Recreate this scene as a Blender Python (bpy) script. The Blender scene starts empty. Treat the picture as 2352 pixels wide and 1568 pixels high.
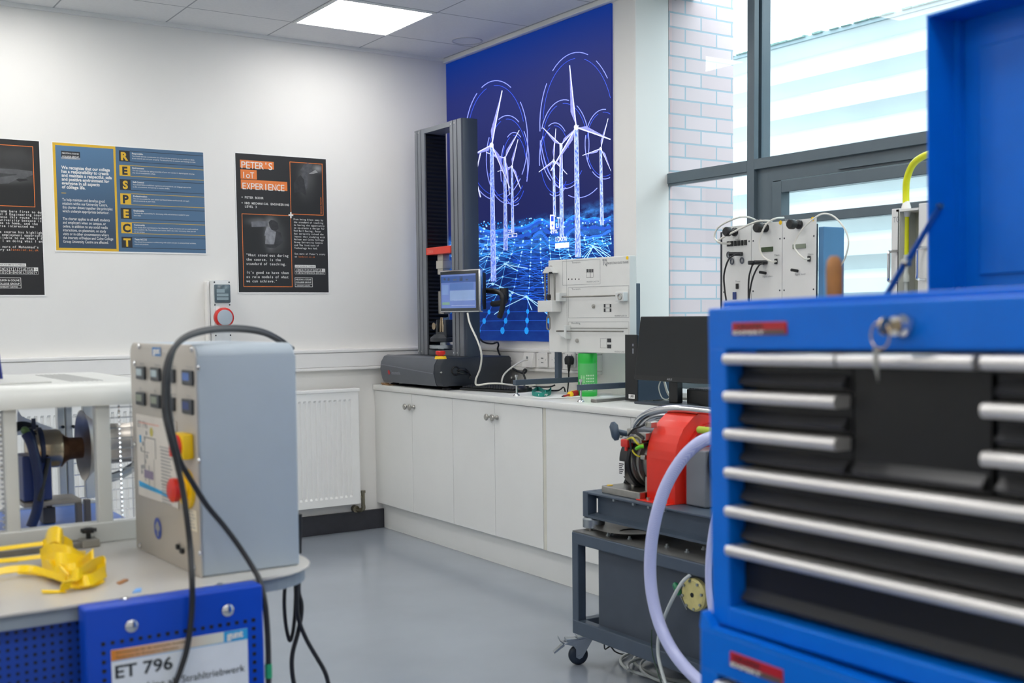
import bpy, bmesh, math, random
from mathutils import Vector, Matrix
random.seed(7)
PI = math.pi
scene = bpy.context.scene
COL = scene.collection

# ---------------------------------------------------------------- camera
W_PX, H_PX = 2352, 1568
FPX, CX, CY = 2651.98, 1176.0, 899.57
YAW, PIT, ROL = math.radians(33.41538), math.radians(3.81381), math.radians(-0.62425)
CAM = Vector((-3.876, -6.597, 1.35))
FW = Vector((math.sin(YAW) * math.cos(PIT), math.cos(YAW) * math.cos(PIT), -math.sin(PIT)))
_r = Vector((math.cos(YAW), -math.sin(YAW), 0))
_u = _r.cross(FW)
RT = math.cos(ROL) * _r + math.sin(ROL) * _u
UP = -math.sin(ROL) * _r + math.cos(ROL) * _u
cd = bpy.data.cameras.new('camera')
cam = bpy.data.objects.new('camera', cd)
COL.objects.link(cam)
m3 = Matrix((RT, UP, -FW)).transposed()
cam.matrix_world = Matrix.Translation(CAM) @ m3.to_4x4()
cd.sensor_width = 36.0
cd.lens = FPX / W_PX * 36.0
cd.shift_y = (CY - H_PX / 2) / W_PX
cd.clip_start = 0.05
cd.dof.use_dof = True
cd.dof.focus_distance = 5.6
cd.dof.aperture_fstop = 3.4
scene.camera = cam

# ---------------------------------------------------------------- world, exposure
wd = bpy.data.worlds.new('sky')
scene.world = wd
wd.use_nodes = True
_nt = wd.node_tree
_nt.nodes.clear()
_o = _nt.nodes.new('ShaderNodeOutputWorld')
_b = _nt.nodes.new('ShaderNodeBackground')
_b.inputs[0].default_value = (0.86, 0.955, 1.0, 1)
_b.inputs[1].default_value = 4.5
_nt.links.new(_b.outputs[0], _o.inputs[0])
scene.view_settings.view_transform = 'Standard'
scene.view_settings.look = 'None'
scene.view_settings.exposure = 0.0
scene.view_settings.gamma = 1.0
scene.view_settings.use_curve_mapping = False
scene.cycles.use_denoising = True
scene.cycles.max_bounces = 8
scene.cycles.diffuse_bounces = 5
scene.cycles.glossy_bounces = 4
scene.cycles.transmission_bounces = 6
scene.cycles.transparent_max_bounces = 10
scene.cycles.caustics_reflective = False
scene.cycles.caustics_refractive = False
scene.cycles.sample_clamp_indirect = 6.0
LED_STRENGTH = 11.5
LED_COLOR = (1.0, 0.985, 0.965)

# a portal in the window opening guides sky light into the room
_pl = bpy.data.lights.new('window_portal', 'AREA')
_pl.shape = 'RECTANGLE'
_pl.size = 4.6
_pl.size_y = 2.1
_pl.cycles.is_portal = True
_po = bpy.data.objects.new('window_portal', _pl)
COL.objects.link(_po)
_po.location = (0.42, -4.2, 1.95)
_po.rotation_euler = (0, math.radians(90), math.radians(0))
_po.rotation_euler = Vector((-1, 0, 0)).to_track_quat('-Z', 'Y').to_euler()


# ---------------------------------------------------------------- pixel rays (measuring the photograph)
def ray(px, py):
    return FW + (px - CX) / FPX * RT - (py - CY) / FPX * UP


def on_x(px, py, v):
    d = ray(px, py)
    return CAM + d * ((v - CAM.x) / d.x)


def on_y(px, py, v):
    d = ray(px, py)
    return CAM + d * ((v - CAM.y) / d.y)


def on_z(px, py, v):
    d = ray(px, py)
    return CAM + d * ((v - CAM.z) / d.z)


class Plane:
    """local frame a (to the right), b (up), c (out of the face)"""

    def __init__(self, p, ex, ez=(0, 0, 1)):
        self.p = Vector(p)
        self.ex = Vector(ex).normalized()
        self.ez = Vector(ez).normalized()
        self.n = self.ex.cross(self.ez).normalized()
        m = Matrix((self.ex, self.ez, self.n)).transposed().to_4x4()
        self.M = Matrix.Translation(self.p) @ m

    def px(self, px, py, c=0.0):
        d = ray(px, py)
        o = self.p + self.n * c
        t = (o - CAM).dot(self.n) / d.dot(self.n)
        q = CAM + d * t - self.p
        return q.dot(self.ex), q.dot(self.ez)

    def w(self, a, b, c=0.0):
        return self.p + self.ex * a + self.ez * b + self.n * c


# ---------------------------------------------------------------- mesh building
_TEXT = {}


def text_mesh(s, bold):
    k = (s, bold)
    if k not in _TEXT:
        cu = bpy.data.curves.new('t', 'FONT')
        cu.body = s
        cu.size = 1.0
        cu.resolution_u = 3
        cu.fill_mode = 'FRONT'
        cu.offset = bold
        ob = bpy.data.objects.new('t', cu)
        me = ob.to_mesh()
        vs = [v.co.copy() for v in me.vertices]
        fs = [tuple(p.vertices) for p in me.polygons]
        ob.to_mesh_clear()
        bpy.data.objects.remove(ob)
        bpy.data.curves.remove(cu)
        _TEXT[k] = (vs, fs)
    return _TEXT[k]


def catmull(pts, sub=6, closed=False):
    P = [Vector(p) for p in pts]
    n = len(P)
    if n < 3:
        return P
    out = []
    rng = n if closed else n - 1
    for i in range(rng):
        p0 = P[(i - 1) % n] if closed or i > 0 else P[0] * 2 - P[1]
        p1 = P[i]
        p2 = P[(i + 1) % n]
        p3 = P[(i + 2) % n] if closed or i + 2 < n else P[-1] * 2 - P[-2]
        for k in range(sub):
            t = k / sub
            out.append(0.5 * ((2 * p1) + (p2 - p0) * t + (2 * p0 - 5 * p1 + 4 * p2 - p3) * t * t + (3 * p1 - p0 - 3 * p2 + p3) * t ** 3))
    if not closed:
        out.append(P[-1])
    return out


class MB:
    def __init__(self, M=None):
        self.bm = bmesh.new()
        self.M = M or Matrix()

    def add(self, vs, fs):
        n = [self.bm.verts.new(self.M @ Vector(v)) for v in vs]
        for f in fs:
            try:
                self.bm.faces.new([n[i] for i in f])
            except ValueError:
                pass
        return self

    def merge(self, other_bm):
        vs = [v.co.copy() for v in other_bm.verts]
        other_bm.verts.index_update()
        fs = [[v.index for v in f.verts] for f in other_bm.faces]
        other_bm.free()
        return self.add(vs, fs)

    def box(self, a, b, bev=0.0, seg=2):
        x0, y0, z0 = [min(a[i], b[i]) for i in range(3)]
        x1, y1, z1 = [max(a[i], b[i]) for i in range(3)]
        vs = [(x0, y0, z0), (x1, y0, z0), (x1, y1, z0), (x0, y1, z0), (x0, y0, z1), (x1, y0, z1), (x1, y1, z1), (x0, y1, z1)]
        fs = [(0, 3, 2, 1), (4, 5, 6, 7), (0, 1, 5, 4), (1, 2, 6, 5), (2, 3, 7, 6), (3, 0, 4, 7)]
        if bev <= 0:
            return self.add(vs, fs)
        t = bmesh.new()
        n = [t.verts.new(v) for v in vs]
        for f in fs:
            t.faces.new([n[i] for i in f])
        bev = min(bev, 0.49 * min(x1 - x0, y1 - y0, z1 - z0))
        bmesh.ops.bevel(t, geom=t.edges[:], offset=bev, segments=seg, affect='EDGES', profile=0.5)
        return self.merge(t)

    def cyl(self, p0, p1, r, r1=None, n=20, caps=True):
        return self.lathe([(r, 0.0), (r if r1 is None else r1, 1.0)], p0, p1, n, caps)

    def lathe(self, prof, p0, p1, n=24, caps=True):
        p0, p1 = Vector(p0), Vector(p1)
        ax = p1 - p0
        z = ax.normalized()
        x = z.orthogonal().normalized()
        y = z.cross(x)
        vs, fs = [], []
        for r, t in prof:
            c = p0 + ax * t
            for k in range(n):
                a = 2 * PI * k / n
                vs.append(c + (x * math.cos(a) + y * math.sin(a)) * r)
        for i in range(len(prof) - 1):
            for k in range(n):
                k2 = (k + 1) % n
                fs.append((i * n + k, i * n + k2, (i + 1) * n + k2, (i + 1) * n + k))
        if caps:
            fs.append(tuple(reversed(range(n))))
            L = (len(prof) - 1) * n
            fs.append(tuple(range(L, L + n)))
        return self.add(vs, fs)

    def tube(self, pts, r, n=8, sub=6, closed=False, smooth=True, r1=None):
        P = catmull(pts, sub, closed) if smooth else [Vector(p) for p in pts]
        m = len(P)
        vs, fs = [], []
        nrm = None
        for i, p in enumerate(P):
            if closed:
                t = (P[(i + 1) % m] - P[i - 1]).normalized()
            else:
                t = (P[min(i + 1, m - 1)] - P[max(i - 1, 0)]).normalized()
            if nrm is None:
                nrm = t.orthogonal().normalized()
            nrm = (nrm - t * nrm.dot(t))
            nrm = nrm.normalized() if nrm.length > 1e-6 else t.orthogonal().normalized()
            b = t.cross(nrm)
            rr = r if r1 is None else r + (r1 - r) * i / max(1, m - 1)
            for k in range(n):
                a = 2 * PI * k / n
                vs.append(p + (nrm * math.cos(a) + b * math.sin(a)) * rr)
        for i in range(m if closed else m - 1):
            for k in range(n):
                k2 = (k + 1) % n
                j = (i + 1) % m
                fs.append((i * n + k, i * n + k2, j * n + k2, j * n + k))
        if not closed:
            fs.append(tuple(reversed(range(n))))
            fs.append(tuple(range((m - 1) * n, m * n)))
        return self.add(vs, fs)

    def ribbon(self, pts, wv, th=0.001, sub=6):
        """flat band along pts, wv = half width vector (one or one per point)"""
        P = catmull(pts, sub)
        if isinstance(wv, list):
            Wv = catmull(wv, sub)
        else:
            Wv = [Vector(wv)] * len(P)
        vs, fs = [], []
        m = len(P)
        for i, p in enumerate(P):
            t = (P[min(i + 1, m - 1)] - P[max(i - 1, 0)]).normalized()
            nn = t.cross(Wv[i])
            nn = nn.normalized() * th if nn.length > 1e-9 else Vector((0, 0, th))
            vs += [p - Wv[i] - nn, p + Wv[i] - nn, p + Wv[i] + nn, p - Wv[i] + nn]
        for i in range(m - 1):
            for k in range(4):
                k2 = (k + 1) % 4
                fs.append((i * 4 + k, i * 4 + k2, i * 4 + 4 + k2, i * 4 + 4 + k))
        fs.append((3, 2, 1, 0))
        fs.append(tuple(range(4 * (m - 1), 4 * m)))
        return self.add(vs, fs)

    def prism(self, poly, vec, bev=0.0, seg=2):
        v = Vector(vec)
        P = [Vector(p) for p in poly]
        n = len(P)
        vs = P + [p + v for p in P]
        fs = [tuple(reversed(range(n))), tuple(range(n, 2 * n))]
        for k in range(n):
            k2 = (k + 1) % n
            fs.append((k, k2, n + k2, n + k))
        if bev <= 0:
            return self.add(vs, fs)
        t = bmesh.new()
        nn = [t.verts.new(q) for q in vs]
        for f in fs:
            t.faces.new([nn[i] for i in f])
        bmesh.ops.bevel(t, geom=t.edges[:], offset=bev, segments=seg, affect='EDGES', profile=0.5)
        return self.merge(t)

    def poly(self, pts):
        return self.add(pts, [tuple(range(len(pts)))])

    def rect(self, a0, b0, a1, b1, c):
        a0, a1 = min(a0, a1), max(a0, a1)
        b0, b1 = min(b0, b1), max(b0, b1)
        return self.add([(a0, b0, c), (a1, b0, c), (a1, b1, c), (a0, b1, c)], [(0, 1, 2, 3)])

    def line(self, p, q, w, c):
        """flat stroke in the local a-b plane"""
        p, q = Vector(p), Vector(q)
        d = q - p
        if d.length < 1e-9:
            return self
        s = Vector((-d.y, d.x)).normalized() * w / 2
        return self.add([(p.x - s.x, p.y - s.y, c), (q.x - s.x, q.y - s.y, c), (q.x + s.x, q.y + s.y, c), (p.x + s.x, p.y + s.y, c)], [(0, 1, 2, 3)])

    def frame(self, a0, b0, a1, b1, w, c):
        self.rect(a0, b0, a1, b0 + w, c)
        self.rect(a0, b1 - w, a1, b1, c)
        self.rect(a0, b0 + w, a0 + w, b1 - w, c)
        return self.rect(a1 - w, b0 + w, a1, b1 - w, c)

    def disc(self, a, b, r, c, n=16, rb=None):
        rb = rb or r
        return self.add([(a + r * math.cos(2 * PI * k / n), b + rb * math.sin(2 * PI * k / n), c) for k in range(n)], [tuple(range(n))])

    def text(self, s, a, b, size, c, mono=None, fit=None, align='L', bold=0.0, sx=1.0):
        """s starts at (a, b) on the local plane; mono = advance per character / size; fit = total width"""
        if mono:
            for i, ch in enumerate(s):
                if ch == ' ':
                    continue
                vs, fs = text_mesh(ch, bold)
                if not vs:
                    continue
                xs = [v.x for v in vs]
                w = max(xs) - min(xs)
                k = min(1.0, 0.92 * mono / w) if w > 0 else 1
                off = (i + 0.5) * mono - k * (max(xs) + min(xs)) / 2
                self.add([(a + size * (off + v.x * k), b + size * v.y, c) for v in vs], fs)
            return self
        vs, fs = text_mesh(s, bold)
        if not vs:
            return self
        x0 = min(v.x for v in vs)
        w = max(v.x for v in vs) - x0
        k = size * sx
        if fit:
            k = fit / w
        o = 0
        if align == 'C':
            o = -w * k / 2
        elif align == 'R':
            o = -w * k
        return self.add([(a + o + (v.x - x0) * k, b + size * v.y, c) for v in vs], fs)

    def sphere(self, c, r, n=16, sc=(1, 1, 1)):
        c = Vector(c)
        m = n // 2
        vs = [c + Vector((0, 0, -r * sc[2]))]
        for i in range(1, m):
            t = -PI / 2 + PI * i / m
            for k in range(n):
                a = 2 * PI * k / n
                vs.append(c + Vector((r * sc[0] * math.cos(t) * math.cos(a), r * sc[1] * math.cos(t) * math.sin(a), r * sc[2] * math.sin(t))))
        vs.append(c + Vector((0, 0, r * sc[2])))
        fs = []
        for k in range(n):
            fs.append((0, 1 + (k + 1) % n, 1 + k))
            L = 1 + (m - 2) * n
            fs.append((len(vs) - 1, L + k, L + (k + 1) % n))
        for i in range(m - 2):
            for k in range(n):
                k2 = (k + 1) % n
                fs.append((1 + i * n + k, 1 + i * n + k2, 1 + (i + 1) * n + k2, 1 + (i + 1) * n + k))
        return self.add(vs, fs)

    def build(self, name, mat, parent=None, smooth=False, label=None, ang=40, normals=True):
        bm = self.bm
        if parent is not None:
            bm.transform(ROOT[parent.name].inverted())
        if normals:
            bmesh.ops.recalc_face_normals(bm, faces=bm.faces[:])
        me = bpy.data.meshes.new(name)
        bm.to_mesh(me)
        bm.free()
        me.materials.append(mat)
        if smooth:
            me.shade_smooth()
            me.set_sharp_from_angle(angle=math.radians(ang))
        ob = bpy.data.objects.new(name, me)
        COL.objects.link(ob)
        if parent is not None:
            ob.parent = parent
            ROOT[ob.name] = ROOT[parent.name]
        else:
            ROOT[ob.name] = Matrix()
        if label:
            ob['label'] = label
        return ob


ROOT = {}


def tag(o, label, cat, group=None, kind=None):
    o['label'] = label
    o['category'] = cat
    if group:
        o['group'] = group
    if kind:
        o['kind'] = kind
    return o


def thing(name, label, cat, loc, group=None):
    o = bpy.data.objects.new(name, None)
    o.empty_display_size = 0.05
    COL.objects.link(o)
    o.location = loc
    ROOT[o.name] = Matrix.Translation(Vector(loc))
    return tag(o, label, cat, group)


def struct(o):
    o['kind'] = 'structure'
    return o


def copy_thing(src, loc, label, group=None):
    """copy of a thing with its parts and sub-parts"""
    def cp(o, par):
        c = o.copy()
        COL.objects.link(c)
        if par is not None:
            c.parent = par
        for ch in KIDS.get(o.name, [x for x in o.children]):
            cp(ch, c)
        return c
    c = cp(src, None)
    c.location = loc
    c['label'] = label
    if group:
        c['group'] = group
    return c


KIDS = {}


# ---------------------------------------------------------------- materials
def lin(h):
    h = h.lstrip('#')
    o = []
    for i in (0, 2, 4):
        v = int(h[i:i + 2], 16) / 255
        o.append(v / 12.92 if v <= 0.04045 else ((v + 0.055) / 1.055) ** 2.4)
    return (*o, 1)


def mk(name, hexc, rough=0.5, metal=0.0, var=0.05, scale=12.0, bump=0.0, bscale=80.0, coat=0.0, emit=0.0, trans=0.0, spec=0.5, aniso=None, alpha=1.0):
    m = bpy.data.materials.new(name)
    m.use_nodes = True
    nt = m.node_tree
    p = nt.nodes['Principled BSDF']
    c = lin(hexc)
    p.inputs['Roughness'].default_value = rough
    p.inputs['Metallic'].default_value = metal
    p.inputs['Specular IOR Level'].default_value = spec
    p.inputs['Coat Weight'].default_value = coat
    p.inputs['Coat Roughness'].default_value = 0.08
    p.inputs['Transmission Weight'].default_value = trans
    p.inputs['Alpha'].default_value = alpha
    tc = nt.nodes.new('ShaderNodeTexCoord')
    nz = nt.nodes.new('ShaderNodeTexNoise')
    nz.inputs['Scale'].default_value = scale
    nz.inputs['Detail'].default_value = 4
    nt.links.new(tc.outputs['Object'], nz.inputs['Vector'])
    rp = nt.nodes.new('ShaderNodeValToRGB')
    rp.color_ramp.elements[0].position = 0.3
    rp.color_ramp.elements[1].position = 0.7
    rp.color_ramp.elements[0].color = tuple(max(0, v * (1 - var)) for v in c[:3]) + (1,)
    rp.color_ramp.elements[1].color = tuple(min(1, v * (1 + var)) for v in c[:3]) + (1,)
    nt.links.new(nz.outputs['Fac'], rp.inputs['Fac'])
    nt.links.new(rp.outputs['Color'], p.inputs['Base Color'])
    if emit > 0:
        p.inputs['Emission Color'].default_value = c
        p.inputs['Emission Strength'].default_value = emit
    if bump > 0:
        n2 = nt.nodes.new('ShaderNodeTexNoise')
        n2.inputs['Scale'].default_value = bscale
        n2.inputs['Detail'].default_value = 3
        bp = nt.nodes.new('ShaderNodeBump')
        bp.inputs['Strength'].default_value = bump
        bp.inputs['Distance'].default_value = 0.002
        nt.links.new(tc.outputs['Object'], n2.inputs['Vector'])
        nt.links.new(n2.outputs['Fac'], bp.inputs['Height'])
        nt.links.new(bp.outputs['Normal'], p.inputs['Normal'])
    return m


def nodes_of(m):
    return m.node_tree, m.node_tree.nodes, m.node_tree.links, m.node_tree.nodes['Principled BSDF']


MT = {}
MT['wall'] = mk('wall_paint', '#e9e7e2', 0.75, var=0.012, scale=3, bump=0.05, bscale=300)
MT['white'] = mk('white_laminate', '#e8e8e4', 0.38, var=0.012, scale=5)
MT['worktop'] = mk('worktop_laminate', '#e6e6e1', 0.28, var=0.015, scale=40)
MT['plastic_white'] = mk('white_plastic', '#eceae6', 0.4, var=0.01)
MT['rad'] = mk('radiator_enamel', '#efefec', 0.3, var=0.01)
MT['skirt'] = mk('dark_skirting', '#33343a', 0.45, var=0.12, scale=25)
MT['paper'] = mk('paper', '#ecebe8', 0.6, var=0.01)
MT['black'] = mk('black_plastic', '#17181a', 0.42, var=0.1)
MT['rubber'] = mk('black_rubber', '#1c1d1f', 0.55, var=0.1)
MT['ink'] = mk('black_ink', '#1b1a1b', 0.5, var=0.08)
MT['orange'] = mk('orange_ink', '#e07a35', 0.5, var=0.03)
MT['inkwhite'] = mk('white_ink', '#e4e2de', 0.5, var=0.01)
MT['gold'] = mk('gold_ink', '#dcb02c', 0.5, var=0.03)
MT['slate'] = mk('slate_blue_ink', '#4a6a88', 0.5, var=0.06, scale=2)
MT['slate_dark'] = mk('dark_slate_ink', '#3a5068', 0.5, var=0.10, scale=2)
MT['navy_line'] = mk('navy_line_ink', '#22344c', 0.5)
MT['grey_dark'] = mk('dark_grey_paint', '#565a61', 0.38, var=0.04)
MT['grey_mid'] = mk('mid_grey_paint', '#72767d', 0.35, var=0.04)
MT['charcoal'] = mk('charcoal_paint', '#2c3138', 0.4, var=0.06)
MT['steelblue'] = mk('slate_frame_paint', '#465260', 0.45, var=0.06)
MT['chrome'] = mk('chrome', '#d5d6d8', 0.14, 1.0, var=0.03)
MT['steel'] = mk('brushed_steel', '#b6b3ac', 0.3, 1.0, var=0.08, scale=30)
MT['steel_dull'] = mk('dull_steel', '#8f8d88', 0.42, 1.0, var=0.12, scale=20)
MT['zinc'] = mk('zinc_plate', '#a9b0b4', 0.33, 1.0, var=0.08)
MT['brass_old'] = mk('tarnished_brass', '#8c8674', 0.35, 1.0, var=0.15)
MT['red'] = mk('red_paint', '#e2301f', 0.35, var=0.05)
MT['red_plastic'] = mk('red_plastic', '#cf2a20', 0.35, var=0.05)
MT['yellow'] = mk('yellow_plastic', '#f0c40c', 0.4, var=0.05)
MT['blue_cab'] = mk('blue_enamel', '#006cd6', 0.34, var=0.04, spec=0.3)
MT['blue_cart'] = mk('deep_blue_paint', '#0442b4', 0.42, var=0.05, spec=0.3)
MT['alu_handle'] = mk('satin_aluminium', '#e2dfdc', 0.34, 0.75, var=0.03)
MT['drawer_black'] = mk('black_drawer_enamel', '#141517', 0.34, var=0.15, scale=5, spec=0.4)
MT['frame_grey'] = mk('window_frame_grey', '#5b6870', 0.26, var=0.03)
MT['green'] = mk('green_plastic', '#25b843', 0.35, var=0.05)
MT['green_label'] = mk('green_label', '#58b466', 0.45, var=0.05)
MT['teal'] = mk('teal_ribbon', '#17897c', 0.6, var=0.08)
MT['wood'] = mk('wooden_handle', '#a8713c', 0.5, var=0.2, scale=18)
MT['cardboard'] = mk('plywood_shim', '#9a7a58', 0.7, var=0.2)
MT['cable_white'] = mk('white_cable', '#dcdad0', 0.45, var=0.02)
MT['panel_grey'] = mk('light_grey_panel', '#dcdcd8', 0.4, var=0.015)
MT['panel_line'] = mk('panel_print_grey', '#8d8f90', 0.5)
MT['dark_print'] = mk('dark_print', '#37393b', 0.5)
MT['cart_top'] = mk('cart_worktop', '#c3c0ba', 0.25, var=0.04, scale=4)
MT['cart_edge'] = mk('cart_edge_band', '#8d97a0', 0.4)
MT['box_grey'] = mk('control_box_grey', '#aeb9c2', 0.5, var=0.012, bump=0.06, bscale=400)
MT['box_panel'] = mk('anodised_panel', '#c0bab1', 0.4, 0.35, var=0.03, scale=3)
MT['alu_frame'] = mk('pale_grey_frame', '#cfd0cb', 0.38, var=0.02)
MT['brown_metal'] = mk('heat_tinted_metal', '#8d6a50', 0.4, 0.8, var=0.35, scale=25)
MT['gold_steel'] = mk('warm_steel', '#b7a68c', 0.25, 1.0, var=0.1, scale=15)
MT['blue_box'] = mk('dark_blue_paint', '#2c3f78', 0.45, var=0.06)
MT['tape_green'] = mk('green_tape', '#1f9a6c', 0.5)
MT['tyre'] = mk('dark_blue_tyre', '#1d2b3b', 0.5)
MT['pale_yellow'] = mk('pale_yellow_plastic', '#d7cb86', 0.5, var=0.12, scale=30)
MT['yellow_tube'] = mk('yellow_hose', '#e3e41c', 0.35, var=0.04)
MT['screen_off'] = mk('dark_screen', '#202224', 0.12, var=0.05)
MT['lcd'] = mk('green_display', '#36482a', 0.3)
MT['lcd_grey'] = mk('grey_display', '#7d8676', 0.3)
MT['lcd_pale'] = mk('pale_display', '#a7b8be', 0.25)
MT['lcd_blue'] = mk('blue_display', '#3a5c9c', 0.25, emit=0.25)
MT['blue_ink'] = mk('blue_ink', '#2f7dc0', 0.5)
MT['sky_ink'] = mk('light_blue_ink', '#2a9fd8', 0.5)
MT['cream'] = mk('cream_ink', '#ded6c0', 0.5)
MT['amber'] = mk('amber_ink', '#d98a35', 0.5)
MT['dark_red'] = mk('red_badge', '#b01c26', 0.35)
MT['led'] = mk('led_diffuser', '#ffffff', 0.5)
_nt2, _n2, _l2, _p2 = nodes_of(MT['led'])
_p2.inputs['Emission Color'].default_value = (*LED_COLOR, 1)
_p2.inputs['Emission Strength'].default_value = LED_STRENGTH


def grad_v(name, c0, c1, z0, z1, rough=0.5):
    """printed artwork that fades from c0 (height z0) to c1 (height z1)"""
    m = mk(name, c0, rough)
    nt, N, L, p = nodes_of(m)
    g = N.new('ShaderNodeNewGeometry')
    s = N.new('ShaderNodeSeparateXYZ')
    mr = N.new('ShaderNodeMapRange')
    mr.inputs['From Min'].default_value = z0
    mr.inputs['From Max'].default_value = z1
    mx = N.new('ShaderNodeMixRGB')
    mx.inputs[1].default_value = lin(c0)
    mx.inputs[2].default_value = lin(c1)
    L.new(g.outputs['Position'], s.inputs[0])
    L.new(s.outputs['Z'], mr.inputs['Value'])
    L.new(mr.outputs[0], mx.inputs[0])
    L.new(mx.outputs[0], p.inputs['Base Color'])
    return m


def glass_mat(name, tint=(0.93, 0.98, 1.0), refl=0.08):
    m = bpy.data.materials.new(name)
    m.use_nodes = True
    nt = m.node_tree
    nt.nodes.clear()
    o = nt.nodes.new('ShaderNodeOutputMaterial')
    mx = nt.nodes.new('ShaderNodeMixShader')
    tr = nt.nodes.new('ShaderNodeBsdfTransparent')
    gl = nt.nodes.new('ShaderNodeBsdfGlossy')
    fr = nt.nodes.new('ShaderNodeFresnel')
    fr.inputs['IOR'].default_value = 1.45
    tr.inputs[0].default_value = (*tint, 1)
    gl.inputs['Roughness'].default_value = 0.01
    ge = nt.nodes.new('ShaderNodeNewGeometry')
    iv = nt.nodes.new('ShaderNodeMath')
    iv.operation = 'SUBTRACT'
    iv.inputs[0].default_value = 1.0
    ml = nt.nodes.new('ShaderNodeMath')
    ml.operation = 'MULTIPLY'
    nt.links.new(ge.outputs['Backfacing'], iv.inputs[1])
    nt.links.new(iv.outputs[0], ml.inputs[0])
    nt.links.new(fr.outputs[0], ml.inputs[1])
    nt.links.new(ml.outputs[0], mx.inputs[0])
    nt.links.new(tr.outputs[0], mx.inputs[1])
    nt.links.new(gl.outputs[0], mx.inputs[2])
    nt.links.new(mx.outputs[0], o.inputs[0])
    return m


MT['glass'] = glass_mat('window_glass')

# ================================================================ ROOM SHELL
CH = 3.01            # ceiling height
RX0, RY0 = -7.2, -9.2
WIN_Y = -1.912       # near-corner reveal of the window wall
WX = 0.211           # inner face of the window frame

# floor: grey resin, slightly glossy; daylight's blue cast is put into the base colour
m = mk('resin_floor', '#8f96a0', 0.2, var=0.05, scale=2.2, bump=0.03, bscale=9)
nt, N, L, p = nodes_of(m)
tc = N.new('ShaderNodeTexCoord')
nz = N.new('ShaderNodeTexNoise')
nz.inputs['Scale'].default_value = 3.0
nz.inputs['Detail'].default_value = 6
mr = N.new('ShaderNodeMapRange')
mr.inputs['To Min'].default_value = 0.10
mr.inputs['To Max'].default_value = 0.22
L.new(tc.outputs['Object'], nz.inputs['Vector'])
L.new(nz.outputs['Fac'], mr.inputs['Value'])
L.new(mr.outputs[0], p.inputs['Roughness'])
struct(MB().box((RX0, RY0, -0.1), (0.4, 0.1, 0)).build('floor', m))

# ceiling tiles, 600 mm grid
m = mk('ceiling_tile', '#e6e6e4', 0.85, var=0.02, scale=60)
nt, N, L, p = nodes_of(m)
tc = N.new('ShaderNodeTexCoord')
sp = N.new('ShaderNodeSeparateXYZ')
L.new(tc.outputs['Object'], sp.inputs[0])
prev = None
for ax, off in (('X', 0.64), ('Y', 0.39)):
    ad = N.new('ShaderNodeMath'); ad.operation = 'ADD'; ad.inputs[1].default_value = off + 60.0
    md = N.new('ShaderNodeMath'); md.operation = 'MODULO'; md.inputs[1].default_value = 0.6
    sb = N.new('ShaderNodeMath'); sb.operation = 'SUBTRACT'; sb.inputs[1].default_value = 0.3
    ab = N.new('ShaderNodeMath'); ab.operation = 'ABSOLUTE'
    gt = N.new('ShaderNodeMath'); gt.operation = 'GREATER_THAN'; gt.inputs[1].default_value = 0.2955
    L.new(sp.outputs[ax], ad.inputs[0]); L.new(ad.outputs[0], md.inputs[0]); L.new(md.outputs[0], sb.inputs[0])
    L.new(sb.outputs[0], ab.inputs[0]); L.new(ab.outputs[0], gt.inputs[0])
    if prev is None:
        prev = gt
    else:
        mxm = N.new('ShaderNodeMath'); mxm.operation = 'MAXIMUM'
        L.new(prev.outputs[0], mxm.inputs[0]); L.new(gt.outputs[0], mxm.inputs[1])
        prev = mxm
mx = N.new('ShaderNodeMixRGB')
mx.inputs[2].default_value = lin('#a9abac')
src = p.inputs['Base Color'].links[0].from_socket
L.new(prev.outputs[0], mx.inputs[0]); L.new(src, mx.inputs[1]); L.new(mx.outputs[0], p.inputs['Base Color'])
struct(MB().box((RX0, RY0, CH), (0.4, 0.1, CH + 0.1)).build('ceiling', m))
struct(MB().box((RX0, 0, 0), (0.3, 0.12, CH)).build('wall_back', MT['wall']))
struct(MB().box((RX0 - 0.12, RY0, 0), (RX0, 0, CH)).build('wall_left', MT['wall']))
struct(MB().box((RX0, RY0 - 0.12, 0), (0.3, RY0, CH)).build('wall_front', MT['wall']))
# window wall: solid end by the corner, low wall under the glass, solid far end
WIN_END = -6.3
SILL = 0.93
b = MB()
b.box((0, WIN_Y, 0), (0.222, 0.0, CH))
b.box((0.222, -1.2, 0), (0.30, 0.0, CH))
b.box((0, WIN_END, 0), (0.30, WIN_Y, SILL))
b.box((0, RY0, 0), (0.30, WIN_END, CH))
struct(b.build('wall_right', MT['wall']))
# white bead along the ceiling edge over the mural
struct(MB().box((-0.035, WIN_Y, 2.983), (0, 0, CH), 0.004).build('trim_1', MT['white']))
struct(MB().box((RX0, -0.022, CH - 0.02), (0, 0, CH)).build('trim_2', MT['white']))
struct(MB().box((RX0, -0.02, 0), (-0.527, 0, 0.122), 0.003).build('baseboard_back', MT['skirt']))
struct(MB().box((RX0, RY0, 0), (RX0 + 0.02, 0, 0.122)).build('baseboard_left', MT['skirt']))
# inner window board
struct(MB().box((-0.02, WIN_END, SILL), (WX, WIN_Y, SILL + 0.025), 0.004).build('trim_3', MT['white']))

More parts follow.
